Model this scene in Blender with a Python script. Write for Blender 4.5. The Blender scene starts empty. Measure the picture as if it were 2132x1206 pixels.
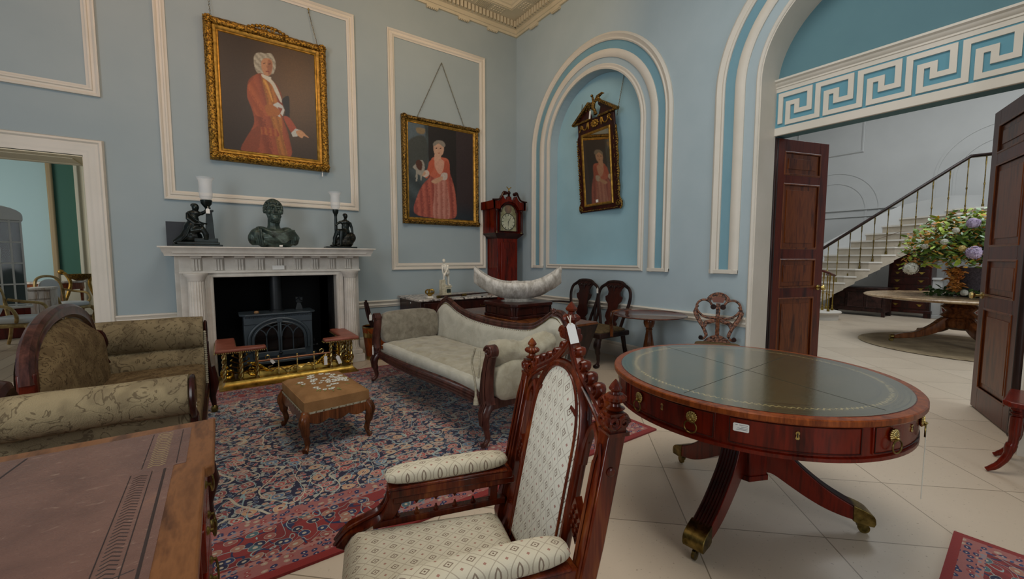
import bpy, bmesh, math, random
import numpy as np
from math import sin, cos, pi, radians, atan, atan2, sqrt, tan, hypot
from mathutils import Vector, Matrix, noise
random.seed(7)
SC = bpy.context.scene
COL = SC.collection
V = Vector

# ---------------------------------------------------------------- geometry
class MB:
    """collects shapes, then links them as one mesh object"""
    def __init__(s): s.v = []; s.f = []
    def add(s, vs, fs, M=None):
        n = len(s.v)
        s.v += [tuple(M @ V(p)) if M else tuple(p) for p in vs]
        s.f += [tuple(i + n for i in f) for f in fs]
        return s
    def box(s, x0, x1, y0, y1, z0, z1, M=None):
        vs = [(x, y, z) for z in (z0, z1) for y in (y0, y1) for x in (x0, x1)]
        return s.add(vs, [(0, 2, 3, 1), (4, 5, 7, 6), (0, 1, 5, 4), (2, 6, 7, 3), (0, 4, 6, 2), (1, 3, 7, 5)], M)
    def hexa(s, b, t, M=None):
        """box from 4 bottom and 4 top corners"""
        return s.add(list(b) + list(t), [(3, 2, 1, 0), (4, 5, 6, 7), (0, 1, 5, 4), (1, 2, 6, 5), (2, 3, 7, 6), (3, 0, 4, 7)], M)
    def obox(s, c, d, rz=0, rx=0, ry=0):
        M = Matrix.Translation(c) @ Matrix.Rotation(rz, 4, 'Z') @ Matrix.Rotation(ry, 4, 'Y') @ Matrix.Rotation(rx, 4, 'X')
        return s.box(-d[0]/2, d[0]/2, -d[1]/2, d[1]/2, -d[2]/2, d[2]/2, M)
    def lathe(s, prof, c=(0, 0, 0), n=24, M=None, fl=0, fn=0, sx=1, sy=1):
        vs = []; m = len(prof)
        for (r, z) in prof:
            for k in range(n):
                a = 2*pi*k/n; q = r*(1 + fl*cos(fn*a))
                vs.append((c[0] + q*cos(a)*sx, c[1] + q*sin(a)*sy, c[2] + z))
        fs = [(i*n + k, i*n + (k+1) % n, (i+1)*n + (k+1) % n, (i+1)*n + k) for i in range(m-1) for k in range(n)]
        fs += [tuple(range(n-1, -1, -1)), tuple((m-1)*n + k for k in range(n))]
        return s.add(vs, fs, M)
    def cyl(s, p0, p1, r0, r1=None, n=12):
        return s.tube([p0, p1], [r0, r0 if r1 is None else r1], n)
    def tube(s, pts, rad, n=8, closed=False, sec=None, up=None, twist=0, M=None):
        """sweep a circle (or the 2-d section sec) along pts; rad: number, list, or list of (w,h)"""
        P = [V(p) for p in pts]; N = len(P)
        if not isinstance(rad, list): rad = [rad]*N
        T = []
        for i in range(N):
            a = P[(i-1) % N] if (closed or i) else P[i]
            b = P[(i+1) % N] if (closed or i < N-1) else P[i]
            t = (b-a); T.append(t.normalized() if t.length > 1e-9 else V((0, 0, 1)))
        u = V(up) if up else (V((0, 0, 1)) if abs(T[0].z) < .9 else V((0, 1, 0)))
        u = (u - T[0]*u.dot(T[0])).normalized()
        S = sec or [(cos(2*pi*k/n), sin(2*pi*k/n)) for k in range(n)]
        n = len(S); vs = []
        for i in range(N):
            if up: u = V(up)
            u = u - T[i]*u.dot(T[i])
            u = u.normalized() if u.length > 1e-6 else V((0, 1, 0))
            w = T[i].cross(u)
            r = rad[i]; rx, ry = r if isinstance(r, (tuple, list)) else (r, r)
            ca, sa = cos(twist*i), sin(twist*i)
            for (a, b) in S:
                a2, b2 = a*ca - b*sa, a*sa + b*ca
                vs.append(P[i] + w*(a2*rx) + u*(b2*ry))
        m = N if closed else N-1
        fs = [(i*n + k, i*n + (k+1) % n, ((i+1) % N)*n + (k+1) % n, ((i+1) % N)*n + k) for i in range(m) for k in range(n)]
        if not closed: fs += [tuple(range(n-1, -1, -1)), tuple((N-1)*n + k for k in range(n))]
        return s.add(vs, fs, M)
    def prism(s, poly, h0, h1, M=None):
        n = len(poly)
        vs = [(p[0], p[1], h0) for p in poly] + [(p[0], p[1], h1) for p in poly]
        fs = [tuple(range(n-1, -1, -1)), tuple(range(n, 2*n))] + [(i, (i+1) % n, n + (i+1) % n, n + i) for i in range(n)]
        return s.add(vs, fs, M)
    def mould(s, path, prof, N, closed=True, M=None):
        """mitred sweep of profile (a: in-plane offset, b: along N) round a planar path"""
        P = [V(p) for p in path]; N = V(N).normalized(); n = len(P); q = len(prof); vs = []
        for i in range(n):
            d0 = (P[i] - P[i-1]).normalized() if (closed or i) else (P[1]-P[0]).normalized()
            d1 = (P[(i+1) % n] - P[i]).normalized() if (closed or i < n-1) else d0
            s0, s1 = N.cross(d0), N.cross(d1)
            m = (s0 + s1) / max(.2, 1 + s0.dot(s1))
            vs += [P[i] + m*a + N*b for (a, b) in prof]
        k = n if closed else n-1
        fs = [(i*q + j, i*q + (j+1) % q, ((i+1) % n)*q + (j+1) % q, ((i+1) % n)*q + j) for i in range(k) for j in range(q)]
        if not closed: fs += [tuple(range(q-1, -1, -1)), tuple((n-1)*q + j for j in range(q))]
        return s.add(vs, fs, M)
    def ell(s, c, r, nu=14, nv=9, M=None):
        if not isinstance(r, (tuple, list)): r = (r, r, r)
        vs = [(c[0], c[1], c[2]-r[2])]
        for j in range(1, nv):
            t = pi*j/nv
            vs += [(c[0] + r[0]*sin(t)*cos(2*pi*k/nu), c[1] + r[1]*sin(t)*sin(2*pi*k/nu), c[2] - r[2]*cos(t)) for k in range(nu)]
        vs.append((c[0], c[1], c[2]+r[2])); L = len(vs)-1
        fs = [(0, 1 + (k+1) % nu, 1 + k) for k in range(nu)]
        fs += [(1 + j*nu + k, 1 + j*nu + (k+1) % nu, 1 + (j+1)*nu + (k+1) % nu, 1 + (j+1)*nu + k) for j in range(nv-2) for k in range(nu)]
        fs += [(L, 1 + (nv-2)*nu + k, 1 + (nv-2)*nu + (k+1) % nu) for k in range(nu)]
        return s.add(vs, fs, M)
    def grid(s, fn, nu, nv, M=None, cu=False):
        """surface fn(u,v), u,v in 0..1"""
        vs = [fn(i/(nu if cu else nu-1), j/(nv-1)) for j in range(nv) for i in range(nu)]
        fs = [(j*nu + i, j*nu + (i+1) % nu, (j+1)*nu + (i+1) % nu, (j+1)*nu + i) for j in range(nv-1) for i in range(nu if cu else nu-1)]
        return s.add(vs, fs, M)
    def cushion(s, c, d, e=.35, n=18, puff=0, M=None, ez=.5):
        """superellipsoid pillow"""
        def sp(a, p): return math.copysign(abs(a)**p, a)
        vs = []; nv = 12
        for j in range(nv+1):
            t = -pi/2 + pi*j/nv
            for k in range(n*2):
                a = 2*pi*k/(n*2)
                vs.append((c[0] + d[0]/2*sp(cos(t), ez)*sp(cos(a), e), c[1] + d[1]/2*sp(cos(t), ez)*sp(sin(a), e), c[2] + d[2]/2*sp(sin(t), ez)))
        m = n*2
        fs = [(j*m + k, j*m + (k+1) % m, (j+1)*m + (k+1) % m, (j+1)*m + k) for j in range(nv) for k in range(m)]
        return s.add(vs, fs, M)
    def jitter(s, amp, sc, i0=0):
        for i in range(i0, len(s.v)):
            p = V(s.v[i]); q = noise.noise_vector(p*sc)*amp; s.v[i] = tuple(p+q)
        return s
    def build(s, name, mat, parent=None, loc=None, rz=0, bevel=0, seg=2, sub=0, smooth=38, remesh=0, label=None, rx=0, ry=0):
        me = bpy.data.meshes.new(name); me.from_pydata([tuple(p) for p in s.v], [], s.f)
        bm = bmesh.new(); bm.from_mesh(me)
        bmesh.ops.remove_doubles(bm, verts=bm.verts, dist=1e-6)
        bmesh.ops.recalc_face_normals(bm, faces=bm.faces)
        bm.to_mesh(me); bm.free()
        if smooth:
            me.polygons.foreach_set('use_smooth', [True]*len(me.polygons))
            if smooth < 180 and not remesh: me.set_sharp_from_angle(angle=radians(smooth))
        me.materials.append(mat)
        o = bpy.data.objects.new(name, me); COL.objects.link(o)
        if parent: o.parent = parent
        if loc is not None: o.location = loc
        o.rotation_euler = (rx, ry, rz)
        if remesh:
            m = o.modifiers.new('r', 'REMESH'); m.mode = 'VOXEL'; m.voxel_size = remesh; m.use_smooth_shade = True
            m = o.modifiers.new('s', 'SMOOTH'); m.factor = .5; m.iterations = 2
        if bevel:
            m = o.modifiers.new('b', 'BEVEL'); m.width = bevel; m.segments = seg; m.limit_method = 'ANGLE'; m.angle_limit = radians(40)
        if sub:
            m = o.modifiers.new('u', 'SUBSURF'); m.levels = sub; m.render_levels = sub
        if label: o['label'] = label
        return o

def thing(name, label, cat, loc=(0, 0, 0), rz=0, group=None):
    o = bpy.data.objects.new(name, None); COL.objects.link(o)
    o.empty_display_size = .1; o.location = loc; o.rotation_euler = (0, 0, rz)
    o['label'] = label; o['category'] = cat
    if group: o['group'] = group
    return o
def tag(o, label, cat, group=None):
    o['label'] = label; o['category'] = cat
    if group: o['group'] = group
    return o
def struct(mb, name, mat, **k):
    o = mb.build(name, mat, **k); o['kind'] = 'structure'; return o
def swaps(pts, ax):
    """2-d (a,b) -> 3-d in the plane named by ax ('xz','yz','xy')"""
    if ax == 'xz': return [(a, 0, b) for a, b in pts]
    if ax == 'yz': return [(0, a, b) for a, b in pts]
    return [(a, b, 0) for a, b in pts]
def RX(a): return Matrix.Rotation(a, 4, 'X')
def RY(a): return Matrix.Rotation(a, 4, 'Y')
def RZ(a): return Matrix.Rotation(a, 4, 'Z')
def TR(*p): return Matrix.Translation(p if len(p) == 3 else p[0])
# prism drawn in (x,z) and extruded along y ; prism drawn in (y,z) and extruded along x
PXZ = Matrix(((1, 0, 0, 0), (0, 0, 1, 0), (0, 1, 0, 0), (0, 0, 0, 1)))
PYZ = Matrix(((0, 0, 1, 0), (1, 0, 0, 0), (0, 1, 0, 0), (0, 0, 0, 1)))
def curve(pts, n=8, closed=False):
    """Catmull-Rom through the points (tuples of any length)"""
    P = [tuple(p) for p in pts]; N = len(P); out = []
    for i in range(N if closed else N-1):
        g = (lambda j: P[j % N]) if closed else (lambda j: P[min(max(j, 0), N-1)])
        a, b, c, d = g(i-1), g(i), g(i+1), g(i+2)
        for k in range(n):
            t = k/n
            out.append(tuple(.5*((2*q) + (-p+r)*t + (2*p-5*q+4*r-w)*t*t + (-p+3*q-3*r+w)*t**3) for p, q, r, w in zip(a, b, c, d)))
    if not closed: out.append(P[-1])
    return out
def arc(cx, cy, r, a0, a1, n=16, ry=None):
    ry = r if ry is None else ry
    return [(cx + r*cos(radians(a0 + (a1-a0)*i/n)), cy + ry*sin(radians(a0 + (a1-a0)*i/n))) for i in range(n+1)]
def spiral(cx, cy, r0, r1, a0, turns, n=28):
    return [(cx + (r0 + (r1-r0)*i/n)*cos(a0 + 2*pi*turns*i/n), cy + (r0 + (r1-r0)*i/n)*sin(a0 + 2*pi*turns*i/n)) for i in range(n+1)]

# ---------------------------------------------------------------- materials
def lin(c):
    if isinstance(c, str): c = [int(c[i:i+2], 16)/255 for i in (0, 2, 4)]
    return tuple((x/12.92 if x <= .04045 else ((x+.055)/1.055)**2.4) for x in c[:3]) + (1,)
class NT:
    def __init__(s, name):
        s.m = bpy.data.materials.new(name); s.m.use_nodes = True; s.t = s.m.node_tree
        s.b = s.t.nodes['Principled BSDF']
    def n(s, typ, **k):
        o = s.t.nodes.new(typ)
        for a, v in k.items():
            if hasattr(o, a): setattr(o, a, v)
        return o
    def l(s, a, b): s.t.links.new(a, b)
    def co(s, scale=(1, 1, 1), rot=(0, 0, 0), kind='Object', loc=(0, 0, 0)):
        c = s.n('ShaderNodeTexCoord'); m = s.n('ShaderNodeMapping')
        s.l(c.outputs[kind], m.inputs['Vector'])
        m.inputs['Scale'].default_value = scale; m.inputs['Rotation'].default_value = rot; m.inputs['Location'].default_value = loc
        return m.outputs[0]
    def noise(s, vec, scale=5, detail=3, rough=.5, dist=0):
        o = s.n('ShaderNodeTexNoise'); s.l(vec, o.inputs['Vector'])
        o.inputs['Scale'].default_value = scale; o.inputs['Detail'].default_value = detail
        o.inputs['Roughness'].default_value = rough; o.inputs['Distortion'].default_value = dist
        return o
    def ramp(s, fac, stops, const=False):
        o = s.n('ShaderNodeValToRGB'); r = o.color_ramp
        if const: r.interpolation = 'CONSTANT'
        while len(r.elements) < len(stops): r.elements.new(.5)
        for e, (p, c) in zip(r.elements, stops): e.position = p; e.color = c if len(c) == 4 else lin(c)
        s.l(fac, o.inputs[0]); return o.outputs[0]
    def math(s, op, a, b=None, c=None):
        o = s.n('ShaderNodeMath', operation=op)
        for i, x in enumerate((a, b, c)):
            if x is None: continue
            if isinstance(x, (int, float)): o.inputs[i].default_value = x
            else: s.l(x, o.inputs[i])
        return o.outputs[0]
    def mix(s, f, a, b, mode='MIX'):
        o = s.n('ShaderNodeMix', data_type='RGBA', blend_type=mode)
        for i, x in ((0, f), (6, a), (7, b)):
            if isinstance(x, (int, float)): o.inputs[i].default_value = x
            elif isinstance(x, (tuple, str)): o.inputs[i].default_value = lin(x) if isinstance(x, str) or len(x) == 3 else x
            else: s.l(x, o.inputs[i])
        return o.outputs[2]
    def bump(s, h, strength=.3, dist=.01):
        o = s.n('ShaderNodeBump'); o.inputs['Strength'].default_value = strength; o.inputs['Distance'].default_value = dist
        s.l(h, o.inputs['Height']); s.l(o.outputs[0], s.b.inputs['Normal']); return o
    def out(s, col=None, rough=.5, metal=0, spec=None, coat=0):
        if col is not None:
            if isinstance(col, (str, tuple)): s.b.inputs['Base Color'].default_value = lin(col) if isinstance(col, str) or len(col) == 3 else col
            else: s.l(col, s.b.inputs['Base Color'])
        if isinstance(rough, (int, float)): s.b.inputs['Roughness'].default_value = rough
        else: s.l(rough, s.b.inputs['Roughness'])
        s.b.inputs['Metallic'].default_value = metal
        if spec is not None: s.b.inputs['Specular IOR Level'].default_value = spec
        if coat: s.b.inputs['Coat Weight'].default_value = coat; s.b.inputs['Coat Roughness'].default_value = .12
        return s.m

def plain(name, c, rough=.6, metal=0, c2=None, sc=3, bump=0, bs=40, spec=None, coat=0, stops=(.35, .65)):
    t = NT(name); v = t.co()
    col = c
    if c2: col = t.ramp(t.noise(v, sc, 4, .6).outputs[0], [(stops[0], lin(c)), (stops[1], lin(c2))])
    if bump: t.bump(t.noise(v, bs, 3, .6).outputs[0], bump, .01)
    return t.out(col, rough, metal, spec, coat)
def wood(name, c1, c2, scale=(6, 6, .8), rough=.3, coat=.3, c3=None, fine=14, bump=.05):
    t = NT(name); v = t.co(scale)
    a = t.noise(v, 2.2, 4, .55, .6).outputs[0]; b = t.noise(t.co((scale[0]*6, scale[1]*6, scale[2]*3)), 3, 2, .5).outputs[0]
    f = t.math('ADD', t.math('MULTIPLY', a, .75), t.math('MULTIPLY', b, .25))
    st = [(.36, lin(c1)), (.62, lin(c2))] if not c3 else [(.34, lin(c1)), (.52, lin(c2)), (.68, lin(c3))]
    t.bump(b, bump, .004)
    return t.out(t.ramp(f, st), rough, 0, .22, coat*.5)
def gilt(name, c1='3a2408', c2='d9a43a', sc=60, rough=.38, bump=.9, metal=.75):
    t = NT(name); v = t.co()
    vo = t.n('ShaderNodeTexVoronoi', feature='SMOOTH_F1'); t.l(v, vo.inputs['Vector']); vo.inputs['Scale'].default_value = sc
    nn = t.noise(v, sc*.8, 4, .6).outputs[0]
    h = t.math('SUBTRACT', nn, t.math('MULTIPLY', vo.outputs[0], .8))
    col = t.ramp(h, [(.0, lin(c1)), (.32, lin(c2)), (.6, lin(c2))])
    t.bump(h, bump, .012)
    return t.out(col, rough, metal)

WALL = plain('wall_paint_blue', '9ca9ad', .75, c2='96a4a9', sc=1.2, spec=.2)
PALE = plain('pale_blue_paint', 'a9b9c0', .75, c2='a3b4bb', sc=1.5, spec=.2)
DEEP = plain('deep_blue_paint', '98bdc9', .75, c2='91b6c2', sc=1.5, spec=.2)
STRIPB = plain('arch_band_blue_paint', '7ba2b0', .75, c2='749baa', sc=1.5, spec=.2)
KEYB = plain('frieze_blue_paint', '6397a8', .7, spec=.2)
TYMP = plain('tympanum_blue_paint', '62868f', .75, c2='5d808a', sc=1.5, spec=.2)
WHITE = plain('white_gloss_paint', 'd3cdc2', .45, c2='cbc6ba', sc=2, spec=.35)
STONEW = plain('painted_chimneypiece', 'd2ccc2', .5, c2='c2bbb0', sc=7, bump=.05, bs=30, spec=.3)
PLAST = plain('cornice_plaster', 'c9c0a8', .8, c2='c0b79e', sc=3, spec=.2)
CEIL = plain('ceiling_paint', 'd8d2c4', .85, spec=.1)
HALLW = plain('hall_white_paint', 'bebebc', .8, c2='b8b8b6', sc=1, spec=.1)
MAHO = wood('mahogany_red', '330c05', '64200c', (5, 5, .8), .3, .15)
MAHV = wood('mahogany_figured', '2e0702', '681705', (5, 5, .9), .25, .3, c3='480f03')
MAHD = wood('mahogany_dark', '1b0906', '3a140c', (6, 6, 1), .3, .2)
MAHX = wood('mahogany_crossband', '5c260b', '90481c', (16, 16, 3), .3, .2)
DOORW = wood('mahogany_door', '2b0d05', '56200c', (5, 5, .6), .33, .2, c3='3e1407')
DOORP = wood('mahogany_door_panel', '341408', '6c3816', (7, 7, .9), .33, .2, c3='50240e')
DARKW = wood('dark_carved_oak', '120b0a', '35211d', (8, 8, 1), .35, .25)
ROSE = wood('rosewood_carved', '281310', '563229', (8, 8, 1.4), .3, .35)
WALN = wood('walnut', '351a0c', '7a4624', (7, 7, 1), .25, .4)
TABW = wood('desk_walnut_top', '4c2c18', '7c502e', (7, 1.6, 3), .33, .2, c3='643e22')
BRASS = plain('polished_brass', 'b8984a', .36, .9, c2='7a6024', sc=12)
BRASSP = plain('pale_brass', 'cbb57a', .28, 1, c2='9a8448', sc=14)
BRASSD = plain('antique_brass', '8f7a45', .35, 1, c2='4f4222', sc=25)
IRON = plain('black_iron', '1b2024', .42, .3, c2='14181b', sc=9, bump=.12, bs=120)
IRONG = plain('grey_enamel_iron', '39444c', .4, .1, c2='2f3a41', sc=6, bump=.05, bs=80)
SOOT = plain('sooty_firebox', '050506', .9)
GOLD = gilt('carved_gilt', '5a3e10', 'b88a34', 60, .42, .6)
GOLDS = plain('smooth_gilt', 'b88c3e', .42, .75, c2='80601f', sc=18)
GOLDD = gilt('dull_carved_gilt', '3c2a0e', '9c7834', 70, .42, .6)
BRONZE = plain('dark_bronze', '0c100f', .3, .55, c2='1c2624', sc=14, spec=.6)
PATINA = plain('bronze_patina', '1c2521', .38, .35, c2='4a5b54', sc=16, bump=.15, bs=60)
MARBLEF = plain('white_figure_marble', 'e6e2d6', .4, c2='d8d2c2', sc=20)
PAPER = plain('paper_tag', 'e4e2dc', .8)
SLATE = plain('dark_slate_panel', '1c2128', .5, c2='22282f', sc=8)
STEM = plain('string', 'd8d4c4', .9)
LEGB = plain('black_wheel', '1b1a19', .4)
def marble_top():
    t = NT('veined_marble_top'); v = t.co()
    a = t.noise(v, 9, 5, .6, 1.6).outputs[0]
    return t.out(t.ramp(a, [(.36, lin('2c2628')), (.44, lin('9a918a')), (.56, lin('cfc8bd')), (.66, lin('6a6060'))]), .22)
MARB = marble_top()
def stone_floor():
    t = NT('limestone_flags'); v = t.co(rot=(0, 0, radians(43.5)), loc=(.0375, .236, 0))
    br = t.n('ShaderNodeTexBrick'); br.offset = 0; t.l(v, br.inputs['Vector'])
    for k, x in (('Scale', 1), ('Brick Width', .6275), ('Row Height', .58), ('Mortar Size', .0032), ('Mortar Smooth', .2), ('Bias', 0)): br.inputs[k].default_value = x
    br.inputs['Color1'].default_value = lin('d3c4b0'); br.inputs['Color2'].default_value = lin('c6b6a2'); br.inputs['Mortar'].default_value = lin('7d715f')
    c = t.co(); n1 = t.noise(c, 2.2, 5, .6).outputs[0]; n2 = t.noise(c, 60, 3, .6).outputs[0]
    col = t.mix(t.math('MULTIPLY', n1, .5), br.outputs[0], 'b09d86')
    col = t.mix(t.ramp(n2, [(.24, (1, 1, 1, 1)), (.36, (0, 0, 0, 1))]), col, '85725e')
    t.bump(br.outputs['Fac'], .3, -.003)
    return t.out(col, t.ramp(n1, [(.3, (.28,)*3 + (1,)), (.7, (.45,)*3 + (1,))]), 0, .45)
FLOOR = stone_floor()
def boards():
    t = NT('old_floorboards'); v = t.co()
    br = t.n('ShaderNodeTexBrick'); t.l(t.co(rot=(0, 0, radians(90))), br.inputs['Vector'])
    for k, x in (('Scale', 1), ('Brick Width', 2.6), ('Row Height', .2), ('Mortar Size', .004)): br.inputs[k].default_value = x
    br.inputs['Color1'].default_value = lin('a89880'); br.inputs['Color2'].default_value = lin('988770'); br.inputs['Mortar'].default_value = lin('4a3e30')
    n1 = t.noise(t.co((12, 1, 1)), 3, 4, .6).outputs[0]
    return t.out(t.mix(t.math('MULTIPLY', n1, .5), br.outputs[0], '7c6a54'), .4)
BOARDS = boards()
def leather(name, c1, c2, scr, c3=None):
    t = NT(name); v = t.co()
    n1 = t.noise(v, 5, 5, .65, .4).outputs[0]; n2 = t.noise(t.co((1, 2.6, 1), (0, 0, .5)), 26, 5, .7, .8).outputs[0]; n3 = t.noise(v, 320, 2).outputs[0]
    col = t.ramp(n1, [(.3, lin(c1)), (.7, lin(c2))] + ([(.8, lin(c3))] if c3 else []))
    col = t.mix(t.ramp(n2, [(.6, (0, 0, 0, 1)), (.74, (.75,)*3 + (1,))]), col, scr)
    t.bump(t.math('ADD', t.math('MULTIPLY', n2, .8), t.math('MULTIPLY', n3, .3)), .22, .003)
    return t.out(col, t.ramp(n2, [(.3, (.2,)*3 + (1,)), (.8, (.45,)*3 + (1,))]), 0, .5)
LEATG = leather('green_leather', '242a1c', '33331c', '45442c', '4a4220')
LEATR = leather('worn_oxblood_leather', '5b4038', '735348', 'a08878', '845c42')
def diamond_fabric(name='cream_diamond_fabric', s=26, bg='cfc8b4', ln='6b5548', bg2='bfb59c', ax=0, sq=.62):
    t = NT(name); c = t.n('ShaderNodeTexCoord'); sp = t.n('ShaderNodeSeparateXYZ'); t.l(c.outputs['Object'], sp.inputs[0])
    X, Y = {0: (0, 1), 1: (1, 2), 2: (0, 2)}[ax]
    def cell(o, sc, ph=0):
        f = t.math('FRACT', t.math('ADD', t.math('MULTIPLY', o, sc), ph)); return t.math('ABSOLUTE', t.math('SUBTRACT', f, .5))
    def lattice(ph):
        u, w = cell(sp.outputs[X], s, ph), cell(sp.outputs[Y], s*sq, ph); return t.math('ADD', u, w)
    d = lattice(0.); e = lattice(.5)
    big = t.math('LESS_THAN', t.math('ABSOLUTE', t.math('SUBTRACT', d, .5)), .03)
    dia = t.math('LESS_THAN', t.math('ABSOLUTE', t.math('SUBTRACT', d, .2)), .04)
    dot = t.math('LESS_THAN', d, .06); dia2 = t.math('LESS_THAN', e, .09)
    m = t.math('MAXIMUM', t.math('MULTIPLY', big, .45), t.math('MAXIMUM', t.math('MULTIPLY', dia, .8), dot))
    v = t.co(); n = t.noise(v, 6, 3).outputs[0]; w = t.noise(v, 260, 2).outputs[0]
    col = t.mix(m, t.mix(n, bg, bg2), ln); col = t.mix(t.math('MULTIPLY', dia2, .7), col, '8a3a34')
    t.bump(t.math('ADD', w, t.math('MULTIPLY', m, -.5)), .3, .003)
    return t.out(col, .9, 0, .1)
CREAMF = diamond_fabric('cream_diamond_fabric_seat', 22, ax=0, sq=.85)
CREAMB = diamond_fabric('cream_diamond_fabric_back', 24, ax=2, bg='d6d2c4', bg2='cbc6b6', sq=.7)
def brocade(name, bg, bg2, ln, sc=5.0):
    t = NT(name); v = t.co((1, .8, 1)); n = t.noise(v, sc, 3.0, .5, 1.3).outputs[0]
    f = t.math('ABSOLUTE', t.math('SUBTRACT', t.math('FRACT', t.math('MULTIPLY', n, 5.5)), .5))
    lines = t.ramp(f, [(.0, (1, 1, 1, 1)), (.07, (.8,)*3 + (1,)), (.12, (0, 0, 0, 1))])
    area = t.ramp(t.noise(v, sc*.8, 2).outputs[0], [(.45, (0, 0, 0, 1)), (.55, (1, 1, 1, 1))])
    col = t.mix(area, bg, bg2); col = t.mix(t.math('MULTIPLY', lines, .75), col, ln)
    w = t.noise(t.co(), 220, 2).outputs[0]; t.bump(t.math('ADD', w, t.math('MULTIPLY', n, 2)), .35, .004)
    return t.out(col, .92, 0, .1)
BROC = brocade('faded_brocade', '8e7f62', '7b6d54', '4f4232', 10)
BROCD = brocade('faded_brocade_dark', '7a674a', '69573e', '38291a', 14)
def velvet(name, c1, c2, sc=9):
    t = NT(name); v = t.co(); n = t.noise(v, sc, 5, .65, .5).outputs[0]; k = t.noise(v, 3.2, 3, .5).outputs[0]
    col = t.ramp(n, [(.3, lin(c1)), (.7, lin(c2))])
    t.bump(t.math('ADD', n, t.math('MULTIPLY', k, 3)), .5, .012)
    m = t.out(col, .85, 0, .15); t.b.inputs['Sheen Weight'].default_value = .25; return m
GREYV = velvet('grey_velvet', 'a5a191', 'bbb8a9', 7)
GREYD = velvet('worn_grey_velvet', '6a6254', '8f8877', 14)
GREYC = velvet('crumpled_grey_velvet', '8f8771', 'aea894', 8)
TAPES = plain('brown_needlepoint', '97704a', .9, c2='87633f', sc=9, bump=.4, bs=220, spec=.1)
SEATT = plain('olive_tapestry_seat', '6f5d42', .9, c2='4f4431', sc=22, bump=.3, bs=150, spec=.1)
PINKL = plain('faded_red_leather', '9a5a48', .45, c2='844838', sc=9)
OLDWOOD = wood('weathered_stone_bowl', '9a9388', 'cfc9bf', (9, 2, 5), .7, 0, bump=.4)
FRING = plain('ivory_braid', 'b4ac96', .9, c2='8f8770', sc=60, bump=.5, bs=150)
GREENP = plain('sage_wall_paint', 'b4cdca', .85, spec=.1); DGREEN = plain('bottle_green_wall', '4c7060', .85, spec=.1)
CREAMP = plain('cream_joinery_paint', 'd5ccb2', .6, spec=.2)
def glass(name, c=(1, 1, 1), rough=.0, tr=.7):
    m = bpy.data.materials.new(name); m.use_nodes = True; t = m.node_tree; t.nodes.clear()
    o = t.nodes.new('ShaderNodeOutputMaterial'); mx = t.nodes.new('ShaderNodeMixShader'); a = t.nodes.new('ShaderNodeBsdfTransparent'); g = t.nodes.new('ShaderNodeBsdfPrincipled')
    g.inputs['Base Color'].default_value = lin(c) if isinstance(c, str) else (*c, 1); g.inputs['Roughness'].default_value = rough
    mx.inputs[0].default_value = 1-tr; t.links.new(a.outputs[0], mx.inputs[1]); t.links.new(g.outputs[0], mx.inputs[2]); t.links.new(mx.outputs[0], o.inputs[0]); return m
FROST = glass('frosted_glass_shade', 'e8ecee', .5, .74); PANE = glass('cabinet_glass', '6a7a78', .05, .55); DIALG = glass('clock_glass', '9ab0b8', .05, .8); STOVEG = glass('sooty_stove_glass', '0c0a0a', .08, .25)
def mirrorm():
    t = NT('old_mirror_glass'); return t.out('b4aa98', .03, 1)
MIRR = mirrorm()
def vcol(name, rough=.5, coat=0):
    t = NT(name); a = t.n('ShaderNodeVertexColor'); a.layer_name = 'Col'; t.l(a.outputs[0], t.b.inputs['Base Color'])
    return t.out(None, rough, 0, .4, coat)
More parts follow.
